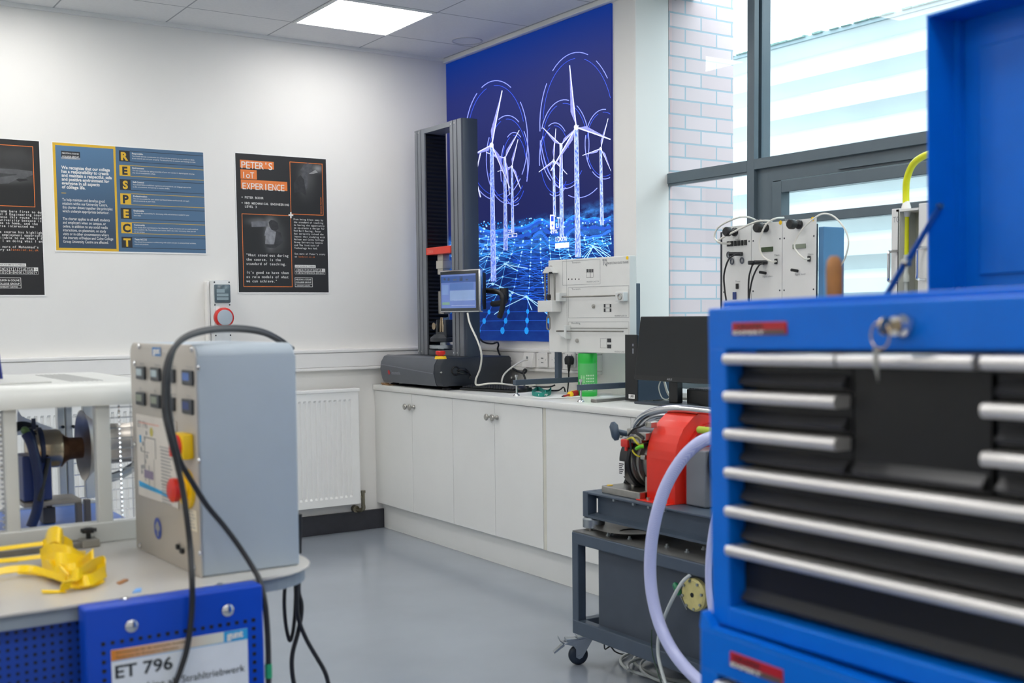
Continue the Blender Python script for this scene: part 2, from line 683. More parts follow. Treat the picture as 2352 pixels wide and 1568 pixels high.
# ---------------------------------------------------------------- window
FR = MT['frame_grey']
wn = bpy.data.objects.new('window_1', None)
COL.objects.link(wn)
wn.location = (WX, -3.6, SILL)
ROOT[wn.name] = Matrix.Translation(wn.location)
struct(wn)
yL, yR = -2.497, -2.545
muls = [(yL, yR)] + [(-4.15, -4.20), (-5.75, -5.80)]
for y0, y1 in muls:
    MB().box((WX, y0, SILL), (WX + 0.03, y1, CH), 0.002).build('mullion', FR, wn)
    MB().box((WX + 0.05, y0, SILL), (WX + 0.11, y1, CH), 0.002).build('mullion_cap', FR, wn)
tz0, tz1 = 2.037, 2.087
b = MB().box((WX, WIN_Y, 2.031), (WX + 0.03, yL, 2.085), 0.002)
b.box((WX + 0.006, WIN_Y, 2.018), (WX + 0.03, yL, 2.031))
b.build('transom', FR, wn)
MB().box((WX, yR, tz0), (WX + 0.03, -4.15, tz1), 0.002).build('transom', FR, wn)
MB().box((WX, -4.2, tz0), (WX + 0.03, -5.75, tz1), 0.002).build('transom', FR, wn)
b = MB().box((WX, WIN_Y, SILL + 0.02), (WX + 0.06, -5.8, SILL + 0.07), 0.002)
b.box((WX, WIN_Y, 2.99), (WX + 0.06, -5.8, CH))
b.build('window_frame', FR, wn)
# opening light below the transom, right of the first mullion
sash_y0, sash_y1 = yR, -4.15
zt = tz0
pz = on_x(1960, 490, WX + 0.03)
rail_z = pz.z
b = MB()
b.box((WX + 0.025, sash_y0, 1.0), (WX + 0.08, sash_y0 - 0.10, zt))
b.box((WX + 0.025, sash_y0 - 0.10, zt - 0.065), (WX + 0.08, sash_y1, zt))
b.build('outer_frame', FR, wn)
b = MB()
b.box((WX + 0.012, sash_y0 - 0.105, 1.0), (WX + 0.07, sash_y0 - 0.165, zt - 0.07), 0.003)
b.box((WX + 0.012, sash_y0 - 0.165, zt - 0.125), (WX + 0.07, sash_y1 + 0.02, zt - 0.07), 0.003)
b.box((WX + 0.012, sash_y0 - 0.165, rail_z - 0.022), (WX + 0.07, sash_y1 + 0.02, rail_z + 0.022), 0.003)
b.box((WX + 0.008, -3.05, zt - 0.054), (WX + 0.024, sash_y1 + 0.4, zt - 0.044))
b.build('sash', FR, wn)
gx = WX + 0.075
gf = WX + 0.032
b = MB()
b.box((gf, WIN_Y - 0.004, SILL), (gf + 0.006, yL, CH - 0.002))
b.build('pane', MT['glass'], wn)
for y0, y1 in ((yR, -4.15), (-4.20, -5.75)):
    MB().box((gf, y0, tz1), (gf + 0.006, y1, CH - 0.002)).build('pane', MT['glass'], wn)
    MB().box((gx, y0, SILL), (gx + 0.006, y1, tz0)).build('pane', MT['glass'], wn)
MB().box((gx, -5.8, SILL), (gx + 0.006, WIN_END, CH - 0.002)).build('pane', MT['glass'], wn)

# ---------------------------------------------------------------- outside: brick pier, clad building, paving
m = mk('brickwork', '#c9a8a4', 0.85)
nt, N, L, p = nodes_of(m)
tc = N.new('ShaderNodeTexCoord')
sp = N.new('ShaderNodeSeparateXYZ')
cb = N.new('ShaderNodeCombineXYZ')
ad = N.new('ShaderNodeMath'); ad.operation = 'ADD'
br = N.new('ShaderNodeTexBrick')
br.inputs['Color1'].default_value = lin('#dcc8c8')  # glass haze and overexposure are put into these pale brick and mortar colours
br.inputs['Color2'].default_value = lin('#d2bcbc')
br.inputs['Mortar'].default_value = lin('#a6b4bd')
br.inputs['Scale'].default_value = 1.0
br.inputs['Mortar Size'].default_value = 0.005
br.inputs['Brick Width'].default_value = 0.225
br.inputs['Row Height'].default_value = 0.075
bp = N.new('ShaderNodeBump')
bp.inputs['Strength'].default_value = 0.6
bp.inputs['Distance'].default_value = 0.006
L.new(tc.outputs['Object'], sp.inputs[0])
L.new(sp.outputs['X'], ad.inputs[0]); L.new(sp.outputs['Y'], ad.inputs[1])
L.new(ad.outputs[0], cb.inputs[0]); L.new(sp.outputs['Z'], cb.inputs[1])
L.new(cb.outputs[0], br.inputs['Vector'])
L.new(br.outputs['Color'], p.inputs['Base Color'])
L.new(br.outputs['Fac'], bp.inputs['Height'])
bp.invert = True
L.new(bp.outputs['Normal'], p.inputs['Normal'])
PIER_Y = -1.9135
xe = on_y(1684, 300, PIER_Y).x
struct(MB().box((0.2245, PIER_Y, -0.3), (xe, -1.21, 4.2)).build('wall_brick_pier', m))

CLX = 3.6
eave = on_x(1770, 100, CLX).z
CL_END = 6.0
m = mk('pale_cladding', '#b4bdbe', 0.5, var=0.06, scale=1.5)
prof = []
pitch = 0.3
z = -0.3
k = 0
while z < eave - 0.26:
    prof += [(CLX, z), (CLX, z + 0.115), (CLX + 0.05, z + 0.16), (CLX + 0.09, z + 0.19)]
    z += pitch
prof.append((CLX, z))
vs, fs = [], []
for x, zz in prof:
    vs += [(x, -14, zz), (x, CL_END, zz)]
for i in range(len(prof) - 1):
    fs.append((2 * i, 2 * i + 1, 2 * i + 3, 2 * i + 2))
fb = bpy.data.objects.new('outside_building', None)
COL.objects.link(fb)
fb.location = (CLX, -2, 0)
ROOT[fb.name] = Matrix.Translation(fb.location)
tag(fb, 'pale corrugated metal clad building seen through the window', 'building')
MB().add(vs, fs).build('cladding', m, fb)
MB().box((CLX - 0.03, -14, z), (CLX + 0.06, CL_END, eave - 0.03)).build('eaves_trim', mk('eaves_trim', '#7f8f94', 0.5), fb)
rng = random.Random(3)
b = MB()
y = -13.5
while y < CL_END:
    ln = rng.uniform(0.02, 0.12)
    b.box((CLX - 0.05, y, eave - 0.035), (CLX + 0.02, y + ln, eave - 0.03 + rng.uniform(0.002, 0.016)), 0.003, 1)
    y += ln + rng.choice((0.0, 0.0, 0.01, 0.03, 0.08))
mo = b.build('moss', mk('moss', '#6b8580', 0.9, var=0.3, scale=30), fb)
mo['kind'] = 'stuff'
b = MB()
for i in range(90):
    y = rng.uniform(-9, 2.5)
    zz = 0.6 + pitch * rng.randrange(0, 10) - 0.9 + 0.0
    if zz + 0.1 > eave - 0.2:
        continue
    b.box((CLX - 0.004, y, zz + 0.03), (CLX + 0.002, y + 0.02, zz + 0.045))
ms = b.build('fixing', mk('cladding_fixing', '#5f7478', 0.6), fb)
ms['kind'] = 'stuff'
struct(MB().box((0.30, -14, -0.4), (12, 8, -0.3)).build('ground_outside', mk('paving', '#5d605f', 0.9, var=0.1)))

# ---------------------------------------------------------------- ceiling lights and ceiling fitting
def ceiling_light(x, y, label):
    t = thing('ceiling_light', label, 'ceiling light', (x, y, CH), 'recessed ceiling lights')
    h = 0.298
    b = MB()
    b.box((x - h, y - h, CH - 0.008), (x + h, y - h + 0.018, CH - 0.0005))
    b.box((x - h, y + h - 0.018, CH - 0.008), (x + h, y + h, CH - 0.0005))
    b.box((x - h, y - h + 0.018, CH - 0.008), (x - h + 0.018, y + h - 0.018, CH - 0.0005))
    b.box((x + h - 0.018, y - h + 0.018, CH - 0.008), (x + h, y + h - 0.018, CH - 0.0005))
    b.build('frame', MT['white'], t)
    k = h - 0.018
    MB().box((x - k, y - k, CH - 0.005), (x + k, y + k, CH - 0.001)).build('diffuser', MT['led'], t)
    return t


ceiling_light(-0.94, -0.69, 'glowing square light panel set in the ceiling near the mural')
for x in (-0.94, -2.74, -4.54, -6.34):  # unseen panels; grid extended past the inferred ones, added for even fill light
    for y in (-0.69, -2.49, -4.29, -6.09, -7.89):
        if (x, y) != (-0.94, -0.69):
            ceiling_light(x, y, 'glowing square light panel in the unseen ceiling, in a grid extended for fill light')
c = on_z(1073, 94, CH)
b = MB()
for k in range(40):
    a0, a1 = 2 * PI * k / 40, 2 * PI * (k + 1) / 40
    b.add([(c.x + r * math.cos(a), c.y + r * math.sin(a), CH - zz) for r, a, zz in ((0.085, a0, 0.004), (0.085, a1, 0.004), (0.094, a1, 0.004), (0.094, a0, 0.004), (0.094, a1, 0.0), (0.094, a0, 0.0), (0.085, a1, 0.0), (0.085, a0, 0.0))],
          [(0, 1, 2, 3), (3, 2, 4, 5), (0, 7, 6, 1)])
tag(b.build('ceiling_ring', mk('ceiling_ring_plastic', '#c6c7c8', 0.6)), 'faint round ring fitting on the ceiling tile above the mural', 'ceiling fitting')

# ================================================================ WALL THINGS
WA = Plane((0, 0, 0), (1, 0, 0))            # poster wall, a = X, b = Z
WB = Plane((0, 0, 0), (0, -1, 0))           # mural wall, a = -Y, b = Z

# dado trunking on both walls
def trunk(name, label, P, a0, a1, z0, z1, d):
    t = thing(name, label, 'cable trunking', P.w((a0 + a1) / 2, z0, 0))
    b = MB(P.M)
    b.box((a0, z0, 0), (a1, z0 + 0.018, d), 0.004)
    b.box((a0, z1 - 0.022, 0), (a1, z1, d), 0.006)
    b.build('trunking_base', MT['plastic_white'], t)
    MB(P.M).box((a0, z0 + 0.0195, 0), (a1, z1 - 0.0235, d - 0.004), 0.002).build('trunking_lid', MT['plastic_white'], t)
    return t


trunk('cable_trunking', 'white dado cable trunking running along the poster wall', WA, -4.5, -0.056, 1.02, 1.15, 0.05)
trunk('cable_trunking', 'white dado cable trunking under the mural behind the machine', WB, 0.0, 1.62, 1.02, 1.15, 0.05)


# ---------------------------------------------------------------- radiator
Yr = -0.10
pTR = on_y(822, 893, Yr)
pBR = on_y(826, 1156, Yr)
rx1, rz0, rz1 = pTR.x, pBR.z, pTR.z
rx0 = rx1 - 2.0
t = thing('radiator', 'long white panel radiator low on the wall under the posters', 'radiator', ((rx0 + rx1) / 2, -0.06, rz0))
b = MB()
zz = [rz0, rz0 + 0.045, rz0 + 0.058, rz1 - 0.073, rz1 - 0.06, rz1]
xs, ks = [rx0, rx0 + 0.028], [0, 0]
per = 0.0333
x = rx0 + 0.028
while x + per < rx1 - 0.02:
    for dx, kk in ((0.006, 0), (0.010, 1), (0.023, 1), (0.027, 0)):
        xs.append(x + dx); ks.append(kk)
    x += per
xs.append(rx1); ks.append(0)
vs, fs = [], []
for j, z_ in enumerate(zz):
    for i, x_ in enumerate(xs):
        dep = 0.011 if (ks[i] and j in (2, 3)) else 0.0
        vs.append((x_, Yr + dep, z_))
nx = len(xs)
for j in range(len(zz) - 1):
    for i in range(nx - 1):
        fs.append((j * nx + i, j * nx + i + 1, (j + 1) * nx + i + 1, (j + 1) * nx + i))
b.add(vs, fs)
b.build('front_panel', MT['rad'], t)
b = MB().box((rx0, Yr + 0.0125, rz0 + 0.004), (rx1, -0.035, rz1 - 0.004))
b.build('body', MT['rad'], t)
b = MB().box((rx0 - 0.006, Yr - 0.006, rz1 - 0.016), (rx1 + 0.012, -0.03, rz1 + 0.004), 0.004)
b.box((rx1 + 0.001, Yr + 0.004, rz0), (rx1 + 0.008, -0.035, rz1), 0.002)
b.build('top_grille', MT['rad'], t)
vx = rx1 + 0.035
b = MB()
vz = rz0 + 0.03
b.cyl((rx1, Yr + 0.03, vz), (vx, Yr + 0.03, vz), 0.011)
b.cyl((rx1 + 0.012, Yr + 0.03, vz), (rx1 + 0.024, Yr + 0.03, vz), 0.017, n=6)
b.cyl((vx, Yr + 0.03, vz - 0.05), (vx, Yr + 0.03, vz + 0.03), 0.012)
b.cyl((vx, Yr + 0.03, vz + 0.03), (vx, Yr + 0.03, vz + 0.045), 0.017, n=8)
b.tube([(vx, Yr + 0.03, vz - 0.045), (vx, Yr + 0.03, vz - 0.07), (vx - 0.012, Yr + 0.05, vz - 0.082), (vx - 0.03, -0.02, vz - 0.075)], 0.014)
b.cyl((vx - 0.03, -0.035, vz - 0.075), (vx - 0.03, -0.0, vz - 0.075), 0.022)
b.build('valve', MT['brass_old'], t, smooth=True)

# ---------------------------------------------------------------- isolator socket between the posters
t = thing('isolator_socket', 'grey wall isolator box with red ringed round outlet below the poster gap', 'power outlet', on_y(508, 775, -0.05))
d = 0.105
P1 = Plane((0, -d, 0), (1, 0, 0))
a0, z1 = P1.px(489, 643)
a1, _ = P1.px(529, 645)
z0 = P1.px(500, 790)[1]
MB().box((a0, -d, z0), (a1, -0.0, z1), 0.01).build('housing', mk('pale_grey_plastic', '#dcdedd', 0.45), t, smooth=True)
MB().box((a0 - 0.018, -0.05, z0), (a0 - 0.002, 0.0, z1 - 0.006), 0.003).build('back_box', MT['plastic_white'], t)
q0, q1 = P1.px(491, 653), P1.px(529, 695)
b = MB(P1.M).box((q0[0], q1[1], 0), (q1[0], q0[1], 0.012), 0.006)
o = b.build('breaker_window', mk('smoked_cover', '#56656c', 0.15), t, smooth=True)
b = MB(P1.M)
for i, (fa, fb2, fc, fd) in enumerate(((0.12, 0.55, 0.62, 0.75), (0.12, 0.35, 0.85, 0.5), (0.12, 0.15, 0.85, 0.3))):
    w_, h_ = q1[0] - q0[0], q0[1] - q1[1]
    b.rect(q0[0] + fa * w_, q1[1] + fb2 * h_, q0[0] + fc * w_, q1[1] + fd * h_, 0.0125)
b.build('breaker', mk('breaker_grey', '#8fa0a6', 0.4), o)
c = P1.px(513, 729)
cw = P1.w(c[0], c[1], 0)
MB().lathe([(0.056, 0), (0.058, 0.3), (0.058, 0.8), (0.05, 1)], cw + Vector((0, 0.01, 0)), cw + Vector((0.001, -0.022, 0)), 28).build('ring', MT['red_plastic'], t, smooth=True)
MB().lathe([(0.045, 0), (0.045, 0.9), (0.041, 1)], cw + Vector((0.001, -0.018, 0)), cw + Vector((0.001, -0.028, 0)), 28).build('outlet_lid', MT['box_grey'], t, smooth=True)
MB(P1.M).box((a0 + 0.012, q1[1] - 0.045, 0), (a0 + 0.035, q1[1] - 0.02, 0.006), 0.003).build('latch', MT['plastic_white'], t)
b = MB(P1.M)
for (x_, z_) in ((a0 + 0.008, z1 - 0.012), (a1 - 0.008, z1 - 0.012), (a0 + 0.008, q1[1] - 0.012), (a1 - 0.008, q1[1] - 0.012), (a0 + 0.008, z0 + 0.05), (a1 - 0.008, z0 + 0.05)):
    b.disc(x_, z_, 0.005, 0.001, 8)
b.build('screw', MT['charcoal'], t)

# ---------------------------------------------------------------- sockets on the trunking under the mural
PT = Plane((-0.05, 0, 0), (0, -1, 0))


def faceplate(px, label, kind):
    a, z_ = PT.px(px, 826)
    t = thing('wall_socket', label, 'wall socket', PT.w(a, z_ - 0.043, 0), 'sockets on the trunking under the mural')
    if kind == 'data':
        b = MB(PT.M)
        b.prism([(a - 0.06, z_ - 0.043, 0), (a - 0.06, z_ - 0.043, 0.03), (a - 0.06, z_ + 0.043, 0.012), (a - 0.06, z_ + 0.043, 0)], (0.1, 0, 0))
        b.build('plate', MT['plastic_white'], t)
        b = MB(PT.M)
        b.rect(a - 0.024, z_ + 0.006, a - 0.006, z_ + 0.02, 0.0215)
        b.build('port', MT['panel_line'], t)
    else:
        MB(PT.M).box((a - 0.045, z_ - 0.043, 0), (a + 0.045, z_ + 0.043, 0.011), 0.004).build('plate', MT['plastic_white'], t)
        b = MB(PT.M)
        if kind == 'power':
            for sgn in (-1, 1):
                b.rect(a + sgn * 0.02 - 0.005, z_ + 0.012, a + sgn * 0.02 + 0.005, z_ + 0.03, 0.0115)
        else:
            b.rect(a - 0.012, z_ + 0.005, a + 0.012, z_ + 0.013, 0.0115)
            b.rect(a - 0.012, z_ - 0.018, a + 0.012, z_ - 0.013, 0.0115)
        b.build('switch', MT['panel_line'], t)
        b = MB(PT.M)
        b.disc(a - 0.034, z_, 0.0025, 0.0116, 8).disc(a + 0.034, z_, 0.0025, 0.0116, 8)
        b.build('screw', MT['steel_dull'], t)
    return t


faceplate(1221, 'white wedge shaped data outlet with a white cable plugged in', 'data')
faceplate(1249, 'white faceplate partly hidden by the upright of the grey trainer stand', 'switch')
faceplate(1280, 'white blank faceplate just right of the trainer stand upright', 'switch')
faceplate(1312, 'white switched power socket holding the black plug', 'power')

# black plug with its cable
a, z_ = PT.px(1307, 832, 0.03)
t = thing('power_plug', 'black mains plug and cable hanging from the white socket', 'plug', PT.w(a, z_, 0.015))
b = MB(PT.M)
b.prism([(a - 0.024, z_ - 0.012, 0.0125), (a + 0.022, z_ - 0.012, 0.0125), (a + 0.026, z_ + 0.02, 0.0125), (a + 0.016, z_ + 0.036, 0.0125), (a - 0.016, z_ + 0.036, 0.0125), (a - 0.028, z_ + 0.02, 0.0125)], (0, 0, 0.032), 0.005)
b.build('plug_body', MT['rubber'], t, smooth=True)
b = MB(PT.M)
b.tube([(a, z_ - 0.008, 0.03), (a, z_ - 0.05, 0.032)], 0.011, n=10, r1=0.006)
b.tube([(a, z_ - 0.045, 0.032), (a, z_ - 0.11, 0.035), (a, z_ - 0.19, 0.05), (a - 0.01, 0.945, 0.06), (a - 0.04, 0.927, 0.08), (a - 0.16, 0.925, 0.11), (a - 0.30, 0.925, 0.16), (a - 0.38, 0.925, 0.13)], 0.004)
b.build('cable', MT['rubber'], t, smooth=True)

# ================================================================ BENCH
XF = -0.571          # door fronts


def yb(px, y=1000):
    return on_x(px, y, XF).y


BEND = -4.6
tag(MB().box((-0.585, BEND, 0.885), (0, 0, 0.92), 0.005).build('worktop', MT['worktop'], smooth=True), 'long white laminate worktop running under the mural and window', 'worktop')
struct(MB().box((-0.527, BEND, 0.0), (-0.50, -0.0, 0.163)).build('trim_plinth', MT['white']))


def knob(t_door, y, z_):
    b = MB()
    b.lathe([(0.012, 0), (0.012, 0.15), (0.006, 0.3), (0.006, 0.55), (0.017, 0.75), (0.0185, 0.9), (0.015, 1.0)], (XF - 0.0, y, z_), (XF - 0.04, y, z_), 20)
    b.build('knob', MT['steel'], t_door, smooth=True)


def cabinet(label, y0, y1, doors, blank=False):
    t = thing('base_cabinet', label, 'cabinet', (-0.3, (y0 + y1) / 2, 0.163), 'white base cabinets under the worktop')
    MB().box((XF + 0.02, y0 - 0.001, 0.163), (-0.01, y1 + 0.001, 0.884)).build('carcass', MT['white'], t)
    for (d0, d1, ky) in doors:
        o = MB().box((XF + 0.0195, d0 - 0.0015, 0.165), (XF, d1 + 0.0015, 0.882), 0.0015).build('door', MT['white'], t)
        if ky:
            knob(o, ky, 0.806)
    return t


s = [0.0, yb(947), yb(1040), yb(1136), yb(1246), yb(1253), yb(1315), yb(1449), -3.45, -4.6]
cabinet('white two door base cabinet nearest the radiator', s[0], s[2], [(s[0], s[1], s[1] + 0.028), (s[1], s[2], s[1] - 0.03)])
cabinet('white two door base cabinet in the middle of the run, below the keyboard', s[2], s[4], [(s[2], s[3], s[3] + 0.028), (s[3], s[4], s[3] - 0.03)])
t = thing('filler_panel', 'plain white filler panel between the second and third cabinets', 'panel', (XF, (s[4] + s[6]) / 2, 0.163))
MB().box((XF + 0.004, s[4] - 0.001, 0.163), (XF + 0.03, s[5] + 0.001, 0.884)).build('end_strip', mk('cream_edge', '#d8d6c8', 0.5), t)
MB().box((XF + 0.003, s[5] - 0.001, 0.163), (XF + 0.02, s[6] + 0.001, 0.884)).build('board', MT['white'], t)
cabinet('white two door base cabinet behind the red engine guard', s[6], s[8], [(s[6], s[7], s[7] + 0.03), (s[7], s[8], s[7] - 0.03)])
cabinet('white base cabinet mostly hidden behind the blue tool chest', s[8], s[9], [(s[8], -4.0, -3.97), (-4.0, s[9], -4.03)])

# ================================================================ POSTERS
def poster(name, label, quad):
    """quad = pixel corners TL, TR, BL on the poster wall"""
    tl, tr, bl = [WA.px(*q) for q in quad]
    a0, a1 = (tl[0] + bl[0]) / 2, tr[0]
    z1, z0 = (tl[1] + tr[1]) / 2, bl[1]
    t = thing(name, label, 'poster', (a0, 0, z0), 'posters on the back wall')
    MB(WA.M).box((a0 - 0.006, z0 - 0.008, 0.0005), (a1 + 0.006, z1 + 0.006, 0.003)).build('sheet', MT['paper'], t)
    P = Plane((a0, -0.0032, z0), (1, 0, 0))
    return t, P, a1 - a0, z1 - z0


def photo_mat(name, spots):
    """dark photograph print: soft grey patches on black; spots = (x, z, rx, rz, brightness)"""
    m = mk(name, '#141415', 0.5)
    nt, N, L, p = nodes_of(m)
    g = N.new('ShaderNodeNewGeometry')
    s_ = N.new('ShaderNodeSeparateXYZ')
    L.new(g.outputs['Position'], s_.inputs[0])
    tot = None

    def mth(op, a_, b_):
        n = N.new('ShaderNodeMath')
        n.operation = op
        for i, v in enumerate((a_, b_)):
            if v is None:
                continue
            if isinstance(v, (int, float)):
                n.inputs[i].default_value = v
            else:
                L.new(v, n.inputs[i])
        return n.outputs[0]
    for (x, z, rx, rz, br_) in spots:
        dx = mth('DIVIDE', mth('SUBTRACT', s_.outputs['X'], x), rx)
        dz = mth('DIVIDE', mth('SUBTRACT', s_.outputs['Z'], z), rz)
        r2 = mth('ADD', mth('MULTIPLY', dx, dx), mth('MULTIPLY', dz, dz))
        e = mth('MULTIPLY', mth('POWER', 2.718, mth('MULTIPLY', r2, -1.0)), br_)
        tot = e if tot is None else mth('ADD', tot, e)
    nz = N.new('ShaderNodeTexNoise')
    nz.inputs['Scale'].default_value = 14
    nz.inputs['Detail'].default_value = 5
    L.new(g.outputs['Position'], nz.inputs['Vector'])
    tot = mth('ADD', mth('MULTIPLY', tot, mth('ADD', nz.outputs['Fac'], 0.5)), 0.008)
    cb = N.new('ShaderNodeCombineXYZ')
    for i in range(3):
        L.new(tot, cb.inputs[i])
    L.new(cb.outputs[0], p.inputs['Base Color'])
    return m


# ---- orange and black poster on the right
t, P, w, h = poster('wall_poster', 'black and orange poster headed PETER\'S IoT EXPERIENCE, rightmost on the wall', ((540, 352), (748, 365), (548, 671)))


def q(px, py):
    return P.px(px, py)


MB(P.M).rect(0, 0, w, h, 0).build('black_print', MT['ink'], t)
C1, C2, C3 = 0.0004, 0.0007, 0.001
b = MB(P.M)
for r in (((551, 367), (629, 389)), ((552, 389), (590, 412)), ((553, 412), (660, 438))):
    a_, b_ = q(*r[0]), q(*r[1])
    b.rect(a_[0], a_[1] + 0.001, b_[0], b_[1] - 0.001, C1)
b.build('heading_panel', MT['orange'], t)
b = MB(P.M)
k0, k1 = q(665, 371), q(743, 495)
fr = (k0[0], k1[1], k1[0], k0[1])
b.frame(*fr, 0.0035, C1)
l0, l1 = q(555, 490), q(672, 659)
b.frame(l0[0], l1[1], l1[0], l0[1], 0.0035, C1)
b.build('border_lines', MT['orange'], t)
x_, z_ = P.w(k0[0], k0[1]).x, P.w(k0[0], k0[1]).z
pc = P.w(*q(710, 420))
o = MB(P.M).rect(fr[0] + 0.006, fr[1] + 0.006, fr[2] - 0.006, fr[3] - 0.006, C1).build('picture', photo_mat('dark_photo_upper', [(pc.x - 0.01, pc.z + 0.05, 0.05, 0.11, 0.055), (pc.x + 0.06, pc.z + 0.09, 0.03, 0.02, 0.2), (pc.x - 0.04, pc.z, 0.03, 0.07, 0.03)]), t)
pc = P.w(*q(620, 535))
o = MB(P.M).rect(l0[0] + 0.008, q(600, 580)[1], l1[0] - 0.008, l0[1] - 0.008, C1).build('picture', photo_mat('dark_photo_lower', [(pc.x - 0.0, pc.z - 0.0, 0.022, 0.07, 0.30), (pc.x + 0.03, pc.z - 0.03, 0.06, 0.09, 0.06), (pc.x - 0.07, pc.z + 0.065, 0.06, 0.02, 0.10), (pc.x + 0.02, pc.z + 0.07, 0.03, 0.03, 0.05)]), t)

def picture_poly(pts, colr, name, lvl):
    MB(P.M).add([(*q(*p_), lvl) for p_ in pts], [tuple(range(len(pts)))]).build(name, mk('photo_tone', colr, 0.5, var=0.3, scale=40), t, normals=False)


picture_poly([(577, 509), (592, 508), (615, 508), (614, 520), (578, 521)], '#6a6b70', 'picture_shape', C1 + 0.0001)
picture_poly([(613, 520), (609, 531), (607, 541), (610, 541), (609, 560), (628, 561), (634, 548), (636, 534), (627, 530), (622, 522)], '#85868a', 'picture_shape', C1 + 0.0002)
picture_poly([(617, 510), (622, 505), (630, 506), (638, 512), (640, 524), (634, 530), (624, 528), (619, 520)], '#2b2b2d', 'picture_shape', C1 + 0.0003)
picture_poly([(634, 530), (645, 534), (650, 556), (632, 570), (610, 568), (608, 561), (630, 561)], '#333335', 'picture_shape', C1 + 0.00025)
picture_poly([(690, 390), (698, 378), (706, 374), (717, 377), (716, 395), (707, 398), (706, 430), (702, 436), (699, 418)], '#4b4c4f', 'picture_shape', C1 + 0.0001)
picture_poly([(709, 399), (724, 390), (730, 396), (720, 399)], '#8d8d8c', 'picture_shape', C1 + 0.0002)
picture_poly([(675, 420), (683, 408), (690, 402), (698, 412), (704, 450), (690, 440), (676, 443)], '#28282a', 'picture_shape', C1 + 0.00015)
tx = MB(P.M)
for s_, pp, hpx, wpx in (("PETER'S", (554, 386), 16, 72), ('IoT', (555, 408), 14, 29), ('EXPERIENCE', (556, 434), 15, 98)):
    a_ = q(*pp)
    sc = hpx * 0.00265 * 1.38
    n_ = len(s_)
    tx.text(s_, a_[0], a_[1], sc, C3, mono=(q(pp[0] + wpx, pp[1])[0] - a_[0]) / sc / n_)


def lines(tb, rows, p0, p1, y0, dy, size, step=None, c=C3, fit_px=None):
    """rows of monospaced text from pixel p0 (x) at pixel rows y0 + i*dy"""
    for i, s_ in enumerate(rows):
        if not s_:
            continue
        a_ = q(p0 + p1 * i, y0 + dy * i)
        tb.text(s_, a_[0], a_[1], size, c, mono=step, bold=0.012)


S1 = 0.0178
lines(tx, ['+ PETER BODOR'], 554, 0, 455, 0, S1 * 1.02, 0.585)
lines(tx, ['+ HND MECHANICAL ENGINEERING', '  LEVEL 3'], 554, 0.2, 468, 8, S1 * 1.0, 0.60)
lines(tx, ['"What stood out during', 'the course, is the', 'standard of teaching.', '', "It's good to have them", 'as role models of what', 'we can achieve."'], 565, 0.1, 588, 10.0, 0.0215, 0.565)
lines(tx, ['From being blown away by', 'the standard of teaching', 'to having the opportunity', 'to co-create a design for', 'Red Bull Racing, Peter', 'has certainly valued the', 'impact that studying with', 'Nelson and Colne College', 'Group University Centre', 'and The Institute of', 'Technology has had.', '', "See more of Peter's story", 'at'], 674, 0.2, 505, 6.6, 0.0142, 0.57)
a_ = q(669, 494)
tx.rect(a_[0] - 0.006 - 0.012, a_[1] - 0.0045, a_[0] + 0.012, a_[1] + 0.0045, C3 + 0.0003)
tx.rect(a_[0] - 0.0045 - 0.003, a_[1] - 0.018, a_[0] + 0.0015, a_[1] + 0.018, C3 + 0.0005)
# institute logo
b0, b1 = q(677, 608), q(725, 615)
tx.rect(b0[0], b1[1], b1[0], b0[1], C2)
g0, g1 = q(677, 616), q(747, 630)
gw = (g1[0] - g0[0]) / 10
gh = (g0[1] - g1[1]) / 2
for r_, word in ((0, 'INSTITUTE'), (1, 'TECHNOLOGY')):
    for i in range(10):
        x0 = g0[0] + i * gw
        zt_ = g0[1] - r_ * gh
        if r_ == 0 and i == 9:
            tx.rect(x0, zt_ - gh, x0 + gw, zt_, C2)
            continue
        tx.frame(x0, zt_ - gh, x0 + gw, zt_, 0.0012, C2)
        tx.text(word[i], x0 + gw * 0.5, zt_ - gh * 0.80, gh * 0.80, C3, align='C', bold=0.02)
c0_, c1_ = q(677, 637), q(718, 659)
tx.frame(c0_[0], c1_[1], c1_[0], c0_[1], 0.0022, C2)
tx.rect(c0_[0], c1_[1] + 0.016, c1_[0], c1_[1] + 0.018, C2)
W_ = c1_[0] - c0_[0]
tx.text('NELSON & COLNE', c0_[0] + 0.006, c0_[1] - 0.017, 0.0125, C3, fit=W_ - 0.014, bold=0.02)
tx.text('COLLEGE GROUP', c0_[0] + 0.006, c0_[1] - 0.033, 0.0125, C3, fit=W_ - 0.014, bold=0.02)
tx.text('UNIVERSITY CENTRE', c0_[0] + 0.012, c1_[1] + 0.005, 0.008, C3, fit=W_ - 0.03, bold=0.02)
tx.build('lettering', MT['inkwhite'], t)
tx = MB(P.M)
a_ = q(684, 591)
tx.text('landciot.ac.uk', a_[0], a_[1], 0.0142, C3, mono=0.57)
Pv = Plane(P.w(*q(739, 491)), (0, 0, 1), (-1, 0, 0))
tv = MB(Pv.M)
tv.text('RB RACING TEAM RUN', 0, 0, 0.0125, C3, fit=0.1)
tv.build('side_lettering', MT['orange'], t, label='small orange vertical lettering')
tx.build('web_lettering', MT['orange'], t, label='orange web address')
tx = MB(P.M)
tx.text('LANCASHIRE & CUMBRIA', b0[0] + 0.004, b1[1] + 0.004, 0.012, C3, fit=(b1[0] - b0[0]) * 0.93)
tx.text('OF', g0[0] + 9.5 * gw, g0[1] - gh * 0.75, gh * 0.6, C3, align='C')
tx.build('logo_lettering', MT['ink'], t, label='black lettering on the white logo bar')

